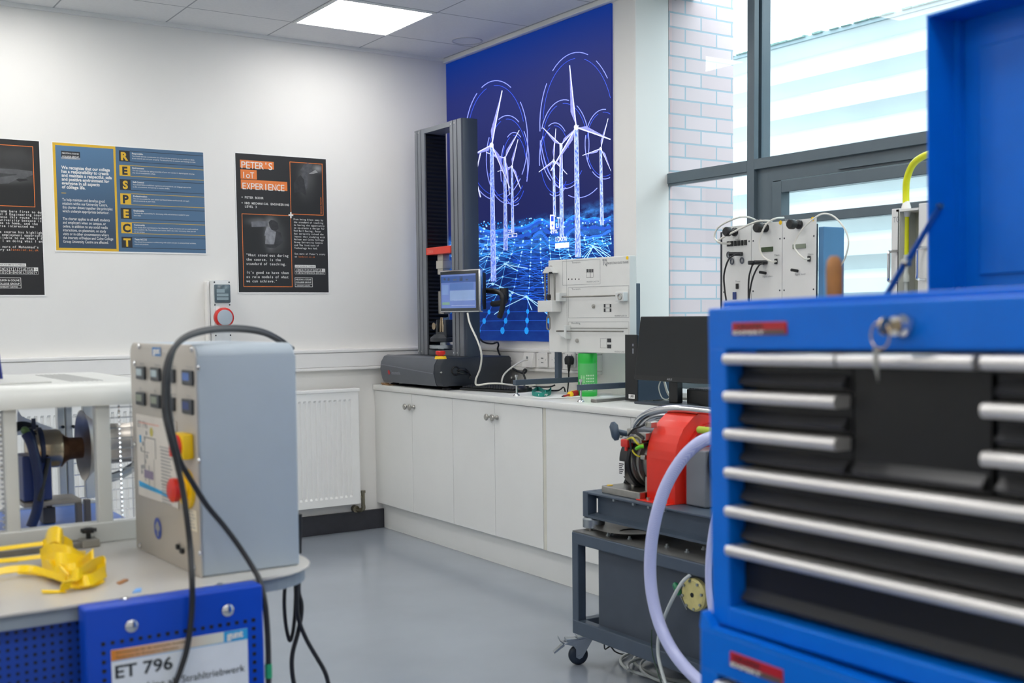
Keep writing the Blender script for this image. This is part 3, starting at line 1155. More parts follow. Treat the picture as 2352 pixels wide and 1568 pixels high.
# ---- black poster cut by the left edge of the photo
t, P, w, h = poster('wall_poster', 'black poster cut off by the left edge of the photo', ((-119, 311), (89, 324), (-108, 677)))
MB(P.M).rect(0, 0, w, h, 0).build('black_print', MT['ink'], t)
b = MB(P.M)
k0, k1 = q(-3, 331), q(82, 476)
b.frame(k0[0] - 0.1, k1[1], k1[0] - 0.002, k0[1] - 0.0, 0.0035, C1)
b.build('border_lines', MT['orange'], t)
pc = P.w(*q(30, 400))
MB(P.M).rect(k0[0] - 0.095, k1[1] + 0.006, k1[0] - 0.008, k0[1] - 0.006, C1).build('picture', photo_mat('dark_photo_car', [(pc.x - 0.06, pc.z - 0.005, 0.13, 0.03, 0.07), (pc.x - 0.07, pc.z - 0.03, 0.16, 0.02, 0.05), (pc.x, pc.z + 0.09, 0.15, 0.06, 0.03)]), t)
def picture_poly(pts, colr, name, lvl):
    MB(P.M).add([(*q(*p_), lvl) for p_ in pts], [tuple(range(len(pts)))]).build(name, mk('photo_tone', colr, 0.5, var=0.25, scale=30), t, normals=False)


picture_poly([(-10, 386), (40, 389), (74, 393), (75, 402), (55, 410), (36, 413), (20, 421), (-10, 423)], '#545557', 'picture_shape', C1 + 0.0001)
picture_poly([(36, 413), (42, 410), (60, 411), (66, 414), (45, 417)], '#1f1f20', 'picture_shape', C1 + 0.0002)
picture_poly([(-10, 397), (38, 400), (38, 402), (28, 403), (-10, 408)], '#3a3b3c', 'picture_shape', C1 + 0.0002)
tx = MB(P.M)
S2 = 0.0178
lines(tx, ['"I came here first to do a', 'Level 3 Engineering course.', 'I chose this route instead', 'of university because it\'s', 'close to home, and the', 'course interested me.', '', 'This course has highlighted', 'the employment opportunities', 'available to me when I finish,', 'and I am doing what I enjoy."', '', 'See more of Muhammad\'s', 'story at'], -17, 0.28, 486, 6.85, S2, 0.567)
b0, b1 = q(-8, 604), q(60, 612)
tx.rect(b0[0], b1[1], b1[0], b0[1], C2)
g0, g1 = q(-8, 613), q(88, 630)
gw = (g1[0] - g0[0]) / 10
gh = (g0[1] - g1[1]) / 2
for r_, word in ((0, 'INSTITUTE'), (1, 'TECHNOLOGY')):
    for i in range(10):
        x0 = g0[0] + i * gw
        zt_ = g0[1] - r_ * gh
        if r_ == 0 and i == 9:
            tx.rect(x0, zt_ - gh, x0 + gw, zt_, C2)
            continue
        tx.frame(x0, zt_ - gh, x0 + gw, zt_, 0.0012, C2)
        tx.text(word[i], x0 + gw * 0.5, zt_ - gh * 0.80, gh * 0.80, C3, align='C', bold=0.02)
c0_, c1_ = q(-10, 637), q(49, 662)
tx.frame(c0_[0], c1_[1], c1_[0], c0_[1], 0.0022, C2)
tx.rect(c0_[0], c1_[1] + 0.016, c1_[0], c1_[1] + 0.018, C2)
W_ = c1_[0] - c0_[0]
tx.text('NELSON & COLNE', c0_[0] + 0.006, c0_[1] - 0.019, 0.0135, C3, fit=W_ - 0.014, bold=0.02)
tx.text('COLLEGE GROUP', c0_[0] + 0.006, c0_[1] - 0.037, 0.0135, C3, fit=W_ - 0.014, bold=0.02)
tx.text('UNIVERSITY CENTRE', c0_[0] + 0.012, c1_[1] + 0.005, 0.008, C3, fit=W_ - 0.03, bold=0.02)
tx.build('lettering', MT['inkwhite'], t)
tx = MB(P.M)
tx.text('landciot.ac.uk', *q(24, 575.5), S2, C3, mono=0.567)
tx.build('web_lettering', MT['orange'], t, label='orange web address')
tx = MB(P.M)
tx.text('LANCASHIRE & CUMBRIA', b0[0] + 0.004, b1[1] + 0.004, 0.012, C3, fit=(b1[0] - b0[0]) * 0.93)
tx.text('OF', g0[0] + 9.5 * gw, g0[1] - gh * 0.75, gh * 0.6, C3, align='C')
tx.build('logo_lettering', MT['ink'], t, label='black lettering on the white logo bar')

# ---- blue RESPECT poster
t, P, w, h = poster('wall_poster', 'wide blue and yellow poster spelling RESPECT down its middle', ((121.8, 327.6), (466, 349.7), (127, 574.5)))
am = q(268, 430)[0]
MB(P.M).rect(am, 0, w, h, 0).build('blue_print', MT['slate'], t)
MB(P.M).rect(0, 0, am, h, 0).build('yellow_border', MT['gold'], t)
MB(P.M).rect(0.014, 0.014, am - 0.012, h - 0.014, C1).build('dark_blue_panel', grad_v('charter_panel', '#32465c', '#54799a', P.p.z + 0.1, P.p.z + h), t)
tx = MB(P.M)
ty = MB(P.M)
tk = MB(P.M)
words = [('R', 'Responsible.', ['You should exercise consideration for others and their property as you would want them', 'to act towards you and your property. You should arrive to sessions and meetings on time.']),
         ('E', 'Environment', ['You are responsible for taking ownership of your own conduct in shared spaces ensuring', 'that we are a sustainable college.']),
         ('S', 'Self-Control', ['You should follow established regulations and procedures, use language appropriate', 'to the circumstance, and attempt to resolve conflict.']),
         ('P', 'Professionalism', ['You are accountable for your actions and should behave professionally and apply', 'ethical standards to your work.']),
         ('E', 'Employable', ['You have the responsibility for developing skills and behaviours needed for your', 'next steps.']),
         ('C', 'Community', ['You should show commitment to the University Centre, its mission and aims and contribute', 'to its academic life. This includes your actions within the wider community when you are', 'not on campus.']),
         ('T', 'Team NCCG', ['You should be proactive in collaborating with others and join in extracurricular activities,', 'events and projects.'])]
rows_top = [345.0, 378.5, 411.0, 443.5, 477.0, 510.0, 543.5]
rows_bot = [371.5, 404.5, 437.0, 470.0, 503.0, 536.0, 569.0]
lx = [273, 274, 275, 276, 277, 278, 279]
BOX = []
for i, (let, hd, body) in enumerate(words):
    t0 = q(lx[i], rows_top[i])
    t1 = q(lx[i] + 25.5, rows_bot[i])
    kb = tk if i % 2 == 0 else ty
    kb.rect(t0[0], t1[1], t1[0], t0[1], C1)
    for zz_ in (t0[1], t1[1]):
        kb.rect(t1[0], zz_ - 0.0013, w, zz_ + 0.0013, C1)
    BOX.append((let, t0, t1, i % 2))
    tx.text(hd, t1[0] + 0.012, t0[1] - 0.017, 0.0125, C2, bold=0.025)
    for j, s_ in enumerate(body):
        tx.text(s_, t1[0] + 0.012, t0[1] - 0.030 - 0.0125 * j, 0.011, C2, fit=None, sx=0.88)
for (let, t0, t1, odd) in BOX:
    kb = ty if not odd else tk
    hgt = (t0[1] - t1[1])
    kb.text(let, (t0[0] + t1[0]) / 2, t1[1] + hgt * 0.14, hgt * 1.0, C2, align='C', bold=0.045)
a_ = q(141, 443)
ty.rect(a_[0], a_[1] - 0.001, a_[0] + 0.024, a_[1] + 0.002, C2)
ty.build('yellow_lettering', MT['gold'], t, label='yellow letter tiles and lines')
b0, b1 = q(140, 346), q(184, 362.5)
tk.rect(b0[0], b1[1], b1[0], b0[1], C2)
tk.build('dark_lettering', mk('dark_tile_ink', '#23272e', 0.5), t, label='dark letter tiles')
g_ = MB(P.M)
g_.rect(b0[0], b1[1] - 0.011, b1[0], b1[1], C2)
g_.build('grey_strip', mk('grey_strip_ink', '#8f929a', 0.5), t)
tx.text('NELSON & COLNE', b0[0] + 0.005, b0[1] - 0.016, 0.012, C3, fit=b1[0] - b0[0] - 0.012, bold=0.01)
tx.text('COLLEGE GROUP', b0[0] + 0.005, b0[1] - 0.033, 0.012, C3, fit=b1[0] - b0[0] - 0.012, bold=0.02)
tx.text('UNIVERSITY CENTRE', b0[0] + 0.02, b1[1] - 0.008, 0.007, C3, fit=b1[0] - b0[0] - 0.04)
big = [('We recognise that our college', 111), ('has a responsibility to create', 108), ('and maintain a respectful, safe', 115), ('and positive environment for', 109), ('everyone in all aspects', 87), ('of college life.', 54)]
for i, (s_, wp) in enumerate(big):
    a_ = q(141 + 0.25 * i, 387.5 + 8.95 * i)
    tx.text(s_, a_[0], a_[1], 0.024, C2, fit=q(141 + wp, 400)[0] - q(141, 400)[0], bold=0.03)
small = [('To help maintain and develop good', 97), ('relations within our University Centre,', 104), ('this charter draws together the principles', 115), ('which underpin appropriate behaviour.', 107), None,
         ('The charter applies to all staff, students', 108), ('and employers when on campus, or', 99), ('online, in addition to any social media', 103), ('interactions, on placement, on study', 99), ('visits or in other circumstances where', 105), ('the interests of Nelson and Colne College', 115), ('Group University Centre are affected.', 104)]
for i, row in enumerate(small):
    if row:
        a_ = q(143 + 0.22 * i, 461 + 8.75 * i)
        tx.text(row[0], a_[0], a_[1], 0.0215, C2, fit=q(141 + row[1], 480)[0] - q(141, 480)[0], bold=0.004)
tx.build('white_lettering', MT['inkwhite'], t, label='white printed text')

# ================================================================ MURAL
GLOW = 0.75           # the mural is a backlit light box
PM = Plane((-0.012, 0, 0), (0, -1, 0))
ma1 = PM.px(1403.3, 120)[0]
mz1, mz0 = 2.979, PM.px(1180, 782.5)[1]
t = thing('wall_mural', 'tall deep blue mural of glowing wind turbines over a dotted landscape', 'mural', (0, -ma1 / 2, mz0))
m = mk('mural_blue', '#202a6c', 0.55)
nt, N, L, p = nodes_of(m)
g = N.new('ShaderNodeNewGeometry')
sp = N.new('ShaderNodeSeparateXYZ')
L.new(g.outputs['Position'], sp.inputs[0])
rp = N.new('ShaderNodeValToRGB')
mr = N.new('ShaderNodeMapRange')
mr.inputs['From Min'].default_value = mz0
mr.inputs['From Max'].default_value = mz1
L.new(sp.outputs['Z'], mr.inputs['Value'])
els = rp.color_ramp.elements
els[0].position = 0.0
els[0].color = lin('#1a3a8c')
els[1].position = 1.0
els[1].color = lin('#063492')
for pos, cc in ((0.10, '#152c72'), (0.22, '#122a74'), (0.30, '#14348e'), (0.37, '#1a2c78'), (0.42, '#212863'), (0.62, '#252c68'), (0.85, '#27327c')):
    e = els.new(pos)
    e.color = lin(cc)
L.new(mr.outputs[0], rp.inputs['Fac'])
# glowing hill band
nz = N.new('ShaderNodeTexNoise')
nz.inputs['Scale'].default_value = 11
nz.inputs['Detail'].default_value = 8
nz.inputs['Roughness'].default_value = 0.62
mp = N.new('ShaderNodeMapping')
mp.inputs['Scale'].default_value = (1, 1, 2.2)
L.new(g.outputs['Position'], mp.inputs['Vector'])
L.new(mp.outputs[0], nz.inputs['Vector'])
r2 = N.new('ShaderNodeValToRGB')
r2.color_ramp.elements[0].position = 0.40
r2.color_ramp.elements[0].color = (0, 0, 0, 1)
r2.color_ramp.elements[1].position = 0.66
r2.color_ramp.elements[1].color = (1, 1, 1, 1)
L.new(nz.outputs['Fac'], r2.inputs['Fac'])
band = N.new('ShaderNodeValToRGB')
be = band.color_ramp.elements
be[0].position = 0.20
be[0].color = (0.05, 0.05, 0.05, 1)
be[1].position = 0.378
be[1].color = (0, 0, 0, 1)
for pos, v in ((0.24, 0.25), (0.29, 0.75), (0.345, 1.0), (0.362, 0.4)):
    e = be.new(pos)
    e.color = (v, v, v, 1)
# the hill line rises to the right
sl = N.new('ShaderNodeMath'); sl.operation = 'MULTIPLY_ADD'
sl.inputs[1].default_value = 0.035
L.new(sp.outputs['Y'], sl.inputs[0]); L.new(mr.outputs[0], sl.inputs[2])
L.new(sl.outputs[0], band.inputs['Fac'])
mul = N.new('ShaderNodeMath'); mul.operation = 'MULTIPLY'
L.new(r2.outputs[0], mul.inputs[0]); L.new(band.outputs[0], mul.inputs[1])
mx = N.new('ShaderNodeMixRGB')
mx.inputs[2].default_value = lin('#4a9cff')
L.new(mul.outputs[0], mx.inputs[0]); L.new(rp.outputs[0], mx.inputs[1])
dk = N.new('ShaderNodeMixRGB'); dk.blend_type = 'MULTIPLY'; dk.inputs[0].default_value = 1.0; dk.inputs[2].default_value = (0.25, 0.25, 0.25, 1)
L.new(mx.outputs[0], dk.inputs[1])
L.new(dk.outputs[0], p.inputs['Base Color'])
p.inputs['Specular IOR Level'].default_value = 0.15
L.new(mx.outputs[0], p.inputs['Emission Color'])
p.inputs['Emission Strength'].default_value = GLOW
MB(WB.M).box((0.002, mz0, 0.0), (ma1, mz1, 0.012)).build('mural_panel', m, t)


def mp_(px, py):
    a_, b_ = PM.px(px, py)
    return Vector((min(max(a_, 0.004), ma1 - 0.003), min(max(b_, mz0 + 0.004), mz1 - 0.004)))


PXM = 0.0045          # rough metres per photo pixel across the mural (vertical 0.0024)


def inside(px, py):
    a_, b_ = PM.px(px, py)
    return 0.004 < a_ < ma1 - 0.003 and mz0 + 0.004 < b_ < mz1 - 0.004


MT['m_white'] = mk('mural_pale', '#dfe4ff', 0.55, emit=GLOW)
MT['m_lav'] = mk('mural_lavender', '#8d92e8', 0.55, emit=GLOW, var=0.5, scale=60)
MT['m_arc'] = mk('mural_arc', '#8f9cff', 0.55, emit=GLOW)
MT['m_dim'] = mk('mural_dim_arc', '#2c4fd8', 0.55, emit=GLOW)
MT['m_cyan'] = mk('mural_cyan', '#58b4ff', 0.55, emit=GLOW)
MT['m_white2'] = mk('mural_cyan_white', '#a9dcff', 0.55, emit=GLOW)
MT['m_line'] = mk('mural_line', '#2a6fe0', 0.55, emit=GLOW)
MT['m_line2'] = mk('mural_soft_line', '#1b4fb8', 0.55, emit=GLOW)
MT['m_dot'] = mk('mural_soft_dot', '#2296ee', 0.55, emit=GLOW)
m = mk('mural_tower', '#a9bcff', 0.55)
nt, N, L, p = nodes_of(m)
tc = N.new('ShaderNodeTexCoord')
nz = N.new('ShaderNodeTexNoise')
nz.inputs['Scale'].default_value = 45
nz.inputs['Detail'].default_value = 6
rp = N.new('ShaderNodeValToRGB')
rp.color_ramp.elements[0].position = 0.38
rp.color_ramp.elements[0].color = lin('#3a62d8')
rp.color_ramp.elements[1].position = 0.6
rp.color_ramp.elements[1].color = lin('#b4c8ff')
mpn = N.new('ShaderNodeMapping')
mpn.inputs['Scale'].default_value = (1, 3, 1.4)
L.new(tc.outputs['Object'], mpn.inputs['Vector'])
L.new(mpn.outputs[0], nz.inputs['Vector'])
L.new(nz.outputs['Fac'], rp.inputs['Fac'])
L.new(rp.outputs[0], p.inputs['Base Color'])
L.new(rp.outputs[0], p.inputs['Emission Color'])
p.inputs['Emission Strength'].default_value = GLOW
MT['m_tower'] = m


def pxline(b, p0, p1, wpx, c):
    """stroke of given photo-pixel width, drawn on the mural plane"""
    x0, y0 = p0
    x1, y1 = p1
    d = math.hypot(x1 - x0, y1 - y0)
    if d < 1e-6:
        return
    nx_, ny_ = -(y1 - y0) / d * wpx / 2, (x1 - x0) / d * wpx / 2
    pts = [mp_(x0 - nx_, y0 - ny_), mp_(x1 - nx_, y1 - ny_), mp_(x1 + nx_, y1 + ny_), mp_(x0 + nx_, y0 + ny_)]
    b.add([(v.x, v.y, c) for v in pts], [(0, 1, 2, 3)])


def pxpoly(b, pts, c):
    b.add([(*mp_(*q_), c) for q_ in pts], [tuple(range(len(pts)))])


def turbine(hub, blades, foot, wt, wb, ell, lvl):
    hx, hy = hub
    b = MB(PM.M)
    pxpoly(b, [(hx - wt / 2, hy), (hx + wt / 2, hy), (foot[0] + wb / 2, foot[1]), (foot[0] - wb / 2, foot[1])], lvl)
    o = b.build('printed_tower', MT['m_tower'], t, normals=False)
    b = MB(PM.M)
    for e_ in (-1, 1):
        pxline(b, (hx + e_ * wt * 0.46, hy), (foot[0] + e_ * wb * 0.46, foot[1]), 0.8, lvl + 0.0002)
    r_ = wt * 0.55
    for k in range(1):
        b.add([(*mp_(hx + r_ * math.cos(2 * PI * i / 12), hy + 1.3 * r_ * math.sin(2 * PI * i / 12)), lvl + 0.0003) for i in range(12)], [tuple(range(12))])
    lv = MB(PM.M)
    for (tx_, ty_, wd) in blades:
        dx, dy = tx_ - hx, ty_ - hy
        d = math.hypot(dx, dy)
        ux, uy = dx / d, dy / d
        nx_, ny_ = -uy, ux
        lv.add([(*mp_(hx + ux * d * f_ + nx_ * wd * g_, hy + uy * d * f_ + ny_ * wd * g_), lvl + 0.0001) for f_, g_ in ((0.04, 0.0), (0.25, -0.9), (1.0, 0.0), (0.04, 0.2))], [(0, 1, 2, 3)])
        pxline(b, (hx, hy), (tx_, ty_), max(1.4, wd * 0.24), lvl + 0.0002)
    lv.build('printed_blades', MT['m_lav'], o, normals=False)
    b.build('printed_edges', MT['m_white'], o, normals=False)
    if ell:
        cx_, cy_, rx_, ry_, segs, dims = ell
        for sgs, k_, wpx, mat, lv2 in ((segs, 1.0, 1.7, 'm_arc', 0.0002), (dims, 0.92, 1.2, 'm_dim', 0.0001)):
            b = MB(PM.M)
            for (s0, s1) in sgs:
                n_ = max(4, int(abs(s1 - s0) / 6))
                prev_ = None
                for i in range(n_ + 1):
                    an = math.radians(s0 + (s1 - s0) * i / n_)
                    pt = (cx_ + rx_ * k_ * math.cos(an), cy_ - ry_ * k_ * math.sin(an))
                    if prev_ and inside(*pt) and inside(*prev_):
                        pxline(b, prev_, pt, wpx, lv2)
                    prev_ = pt
            b.build('printed_arcs', MT[mat], o, normals=False)


DIM = [(20, 95), (110, 170), (200, 320)]
turbine((1176, 382), [(1190, 320, 5), (1143, 394, 6), (1196, 433, 5)], (1178, 535), 4, 6, (1181, 388, 31, 84, [(60, 120), (-20, 25), (140, 200), (235, 290)], DIM), 0.0006)
turbine((1160, 363), [(1193, 299, 6), (1117, 350, 7), (1171, 447, 5)], (1162, 575), 5, 9, (1166, 366, 49, 101, [(58, 115), (-25, 40), (150, 215), (230, 300)], DIM), 0.0014)
turbine((1130, 333), [(1154, 208, 9), (1086, 356, 9), (1172, 432, 8)], (1134.5, 646), 8, 12, (1140, 322, 72, 137, [(62, 118), (128, 165), (-35, 40), (-75, -40), (220, 262)], DIM), 0.0022)
turbine((1272, 368), [(1277, 295, 4), (1238, 395, 5), (1303, 400, 5)], (1274, 498), 4, 6, (1275, 366, 36, 84, [(50, 115), (140, 190), (250, 310)], DIM), 0.0006)
turbine((1289, 333), [(1247, 293, 7), (1330, 288, 6), (1285, 432, 5)], (1291, 545), 6, 9, (1297, 331, 56, 102, [(80, 160), (-20, 60), (175, 235), (245, 300)], DIM), 0.0014)
turbine((1380, 341), [(1397, 272, 5), (1338, 357, 6), (1404, 393, 5)], (1383, 517), 5, 8, (1388, 331, 44, 80, [(85, 150), (165, 225), (232, 300)], DIM), 0.0006)
turbine((1324, 292), [(1309, 150, 10), (1403, 320, 11), (1266, 392, 9)], (1328, 590), 9, 13, (1328, 287, 88, 167, [(75, 132), (40, 62), (145, 185), (195, 240), (255, 300)], [(-20, 80), (95, 175), (190, 250)]), 0.0022)
b = MB(PM.M)
for l_ in (((1104, 351), (1096, 386), 2.5), ((1096, 422), (1104, 453), 2.5)):
    pxline(b, l_[0], l_[1], l_[2], 0.0006)
b.build('printed_edges', MT['m_white'], t, normals=False)

# dotted landscape: a perspective grid that heaves into low hills
rng = random.Random(11)
NR, NC = 19, 27
ROWF = [0.0]
for i in range(NR - 1):
    ROWF.append(ROWF[-1] + 6 * 1.09 ** i)
ROWF = [v_ / ROWF[-1] for v_ in ROWF]


def gp(i, j):
    """grid node: i row (0 far), j column"""
    f_ = ROWF[i]
    y_ = 548 + 236 * f_
    x_ = 1222 - 14 * f_ + (j - NC // 2) * (20 + 42 * f_ ** 1.6)
    hill = 24 * math.exp(-((x_ - 1375) / 42) ** 2 - ((f_ - 0.22) / 0.16) ** 2) + 20 * math.exp(-((x_ - 1165) / 34) ** 2 - ((f_ - 0.36) / 0.12) ** 2) + 14 * math.exp(-((x_ - 1120) / 36) ** 2 - ((f_ - 0.2) / 0.12) ** 2) + 14 * math.exp(-((x_ - 1205) / 60) ** 2 - ((f_ - 0.62) / 0.06) ** 2)
    hill += 4 * math.sin(i * 1.7 + j * 0.9) * (1 - f_)
    return x_, y_ - hill


def pdot(b, x_, y_, r_, c, k=1.0):
    b.add([(*mp_(x_ + r_ * math.cos(2 * PI * q_ / 8), y_ + k * r_ * math.sin(2 * PI * q_ / 8)), c) for q_ in range(8)], [tuple(range(8))])


la, lb2, dots, soft, lc = MB(PM.M), MB(PM.M), MB(PM.M), MB(PM.M), MB(PM.M)
for i in range(NR):
    f_ = ROWF[i]
    for j in range(NC):
        p0 = gp(i, j)
        if not inside(*p0):
            continue
        for (i2, j2) in ((i, j + 1), (i + 1, j), (i + 1, j + 1), (i + 1, j - 1)):
            if i2 >= NR or not 0 <= j2 < NC:
                continue
            steep = abs(gp(i2, j2)[1] - p0[1])
            if i2 != i and j2 != j and (rng.random() < 0.62 or f_ > 0.62):
                continue
            p1 = gp(i2, j2)
            if inside(*p1):
                near_hill = abs(p0[0] - 1215) > 45 and f_ < 0.6
                if f_ > 0.62:
                    pxline(lb2, p0, p1, 2.2 if i2 != i else 1.2, 0.0002)
                elif near_hill:
                    pxline(lc, p0, p1, 0.8, 0.0004)
                else:
                    pxline(la, p0, p1, 0.8, 0.0003)
        if f_ < 0.62:
            pdot(dots, *p0, rng.uniform(1.1, 2.2), 0.0006)
        else:
            pdot(soft, *p0, 2.6 + 3.2 * (f_ - 0.62) / 0.38, 0.0005, 1.7)
for k in range(30):
    y_ = 588 + 3.4 * k + rng.uniform(-1, 1)
    for g_ in range(3):
        x_ = rng.uniform(1165, 1240)
        pxline(la, (x_, y_), (x_ + rng.uniform(12, 40), y_ + rng.uniform(-0.8, 0.8)), 0.7, 0.00025)
CREST = [(1099, 518), (1112, 526), (1130, 530), (1150, 527), (1172, 522), (1195, 521), (1215, 515), (1232, 504), (1246, 502), (1262, 512), (1290, 514), (1308, 500), (1322, 494), (1345, 503), (1365, 499), (1385, 503), (1403, 497)]
cr = catmull([Vector((x_, y_, 0)) for x_, y_ in CREST], 5)
for k in range(len(cr) - 1):
    for dy, wpx, bb, cc in ((6, 12, lb2, 0.00015), (3, 4.5, la, 0.0002), (0, 1.8, soft, 0.0003), (22, 9, lb2, 0.00015), (38 + 6 * math.sin(k * 0.3), 6, la, 0.00018), (58 + 5 * math.sin(k * 0.4 + 1), 2.0, soft, 0.00025)):
        pxline(bb, (cr[k].x, cr[k].y + dy), (cr[k + 1].x, cr[k + 1].y + dy), wpx * (0.6 + 0.5 * abs(math.sin(k * 0.7 + dy))), cc)
for k in range(150):
    x_ = rng.uniform(1100, 1402)
    y_ = 500 + rng.expovariate(1 / 26.0)
    if y_ < 600:
        pdot(soft if rng.random() < 0.6 else dots, x_, y_ + (8 if x_ < 1200 else 0), rng.uniform(0.8, 2.4), 0.0005)
for pts in (((1100, 655), (1132, 650), (1158, 662), (1190, 676), (1209, 681), (1228, 697), (1258, 722)), ((1209, 681), (1160, 705), (1135, 722)), ((1209, 681), (1250, 706)), ((1209, 681), (1222, 712)),
            ((1098, 600), (1118, 588), (1148, 596)), ((1130, 628), (1160, 606), (1185, 612), (1212, 616)), ((1160, 606), (1190, 622)), ((1338, 598), (1362, 566), (1385, 590)), ((1362, 566), (1345, 600)), ((1362, 566), (1402, 592)), ((1350, 560), (1375, 568), (1403, 588))):
    for k in range(len(pts) - 1):
        pxline(dots, pts[k], pts[k + 1], 1.6, 0.0006)
for (x_, y_) in ((1209, 681), (1177, 672), (1142, 592), (1160, 606), (1362, 566), (1132, 652), (1172, 678)):
    pdot(dots, x_, y_, 3.2, 0.0007)
la.build('printed_grid', MT['m_line'], t, normals=False)
lc.build('printed_grid', MT['m_cyan'], t, normals=False)
lb2.build('printed_grid', MT['m_line2'], t, normals=False)
dots.build('printed_dots', MT['m_white2'], t, normals=False)
soft.build('printed_dots', MT['m_dot'], t, normals=False)
# charging icons
b = MB(PM.M)
for pts in (((1264, 493), (1275, 493), (1275, 527), (1264, 527)),):
    pxpoly(b, pts, 0.0026)
for l_ in (((1279, 512), (1279, 523), 1.6), ((1279, 523), (1283, 523), 1.6), ((1283, 523), (1283, 500), 1.6), ((1280, 500), (1286, 500), 3.0)):
    pxline(b, l_[0], l_[1], l_[2], 0.0026)
pxpoly(b, [(1276, 559), (1308, 556), (1308, 568), (1276, 571)], 0.0026)
for l_ in (((1168, 538), (1188, 536), 1.4), ((1168, 545), (1188, 543), 1.4), ((1168, 538), (1168, 545), 1.4), ((1188, 536), (1188, 543), 1.4), ((1176, 541), (1180, 541), 4), ((1098, 527), (1098, 546), 2.0)):
    pxline(b, l_[0], l_[1], l_[2], 0.0026)
for s_, pp, hh in (('49%', (1264, 537), 0.03), ('100%', (1277, 555), 0.036), ('2%', (1168, 535), 0.028)):
    a_ = mp_(*pp)
    b.text(s_, a_.x, a_.y, hh, 0.0026, fit={'49%': 0.075, '100%': 0.11, '2%': 0.05}[s_], bold=0.02)
b.build('printed_icons', MT['m_white'], t)
b = MB(PM.M)
pxpoly(b, [(1266.5, 496), (1272.5, 496), (1272.5, 508), (1266.5, 508)], 0.0029)
pxpoly(b, [(1270.5, 512), (1267.5, 518.5), (1269.5, 518.5), (1268.5, 523.5), (1272.5, 516.5), (1270, 516.5)], 0.0029)
b.build('icon_cutout', MT['m_dim'], t, normals=False)

# ================================================================ THINGS ON THE BENCH
WT = 0.92

# ---------------------------------------------------------------- universal testing machine
BX0, BX1, BY0, BY1, BZ0, BZ1 = -0.565, -0.09, -0.106, -0.852, 0.942, 1.107
t = thing('testing_machine', 'tall dark grey twin column testing machine on the worktop in the corner', 'testing machine', (-0.33, -0.48, WT))
prof = [(BX1, BZ0), (BX1, BZ1 - 0.012), (BX1 - 0.012, BZ1), (-0.525, BZ1), (-0.552, BZ1 - 0.008), (-0.572, BZ1 - 0.04), (-0.578, BZ1 - 0.085), (-0.566, BZ0 + 0.02), (-0.556, BZ0)]
MB().prism([(x, BY0, z) for x, z in prof], (0, BY1 - BY0, 0), 0.003).build('base_housing', MT['charcoal'], t, smooth=True, ang=30)
fp = [(-0.53, BZ1 + 0.0035), (-0.555, BZ1 - 0.006), (-0.576, BZ1 - 0.04), (-0.5825, BZ1 - 0.085), (-0.570, BZ0 + 0.02), (-0.560, BZ0 - 0.001), (-0.553, BZ0 - 0.001)]
inn = [(-0.553, BZ0 + 0.01), (-0.5625, BZ0 + 0.02), (-0.573, BZ1 - 0.085), (-0.566, BZ1 - 0.04), (-0.53, BZ1 - 0.004)]
MB().prism([(x, BY0 - 0.004, z) for x, z in fp + inn], (0, BY1 - BY0 + 0.075, 0)).build('front_panel', MT['grey_dark'], t, smooth=True, ang=30)
b = MB()
for (x, y) in ((-0.51, BY0 - 0.06), (-0.51, BY1 + 0.04), (-0.14, BY0 - 0.06), (-0.14, BY1 + 0.04)):
    b.lathe([(0.03, 0), (0.026, 0.4), (0.012, 0.6), (0.012, 1)], (x, y, WT + 0.004), (x, y, BZ0 + 0.002), 16)
b.build('foot', MT['black'], t, smooth=True)
MB().box((-0.545, BY0, WT), (-0.1, BY1 - 0.02, WT + 0.004)).build('rubber_mat', MT['rubber'], t)
PL_ = Plane((-0.5785, -0.15, 0.99), (0, -1, 0), (-0.12, 0, 1))
b = MB(PL_.M)
a_ = PL_.px(897, 857)
b.text('Testometric', a_[0] + 0.004, a_[1] - 0.004, 0.03, 0.0012, fit=0.125)
b.build('lettering', mk('silver_print', '#9a9fa6', 0.4), t)
b = MB(PL_.M)
b.disc(a_[0] - 0.018, a_[1] + 0.006, 0.016, 0.0012, 6)
b.build('logo', MT['dark_red'], t)
b = MB()
b.prism([(-0.5835, BY0 - 0.02, BZ1 - 0.055), (-0.5835, BY1 + 0.075, BZ1 - 0.09), (-0.5835, BY1 + 0.075, BZ1 - 0.094), (-0.5835, BY0 - 0.02, BZ1 - 0.06)], (0.004, 0, 0))
b.build('panel_crease', MT['grey_mid'], t)

CXF, CXB, CZ1 = -0.36, -0.258, 2.497
FY0, FY1, NY0, NY1 = -0.197, -0.318, -0.628, -0.757


def column(y0, y1):
    o = MB().box((CXF + 0.004, y0, BZ1), (CXB, y1, CZ1), 0.002).build('column', MT['grey_dark'], t)
    b = MB()
    w_ = (y0 - y1)
    for f0, f1 in ((0.0, 0.25), (0.33, 0.60), (0.68, 1.0)):
        b.box((CXF, y0 - f0 * w_, BZ1 + 0.001), (CXF + 0.006, y0 - f1 * w_, CZ1 - 0.001), 0.001)
    b.build('front_strip', MT['grey_mid'], o)
    b = MB()
    for z in (BZ1 + 0.02, CZ1 - 0.02):
        for f_ in (0.12, 0.45):
            b.cyl((CXF - 0.003, y0 - f_ * w_, z), (CXF + 0.001, y0 - f_ * w_, z), 0.006, n=10)
    b.build('screw', MT['chrome'], o)
    return o


column(FY0, FY1)
near = column(NY0, NY1)
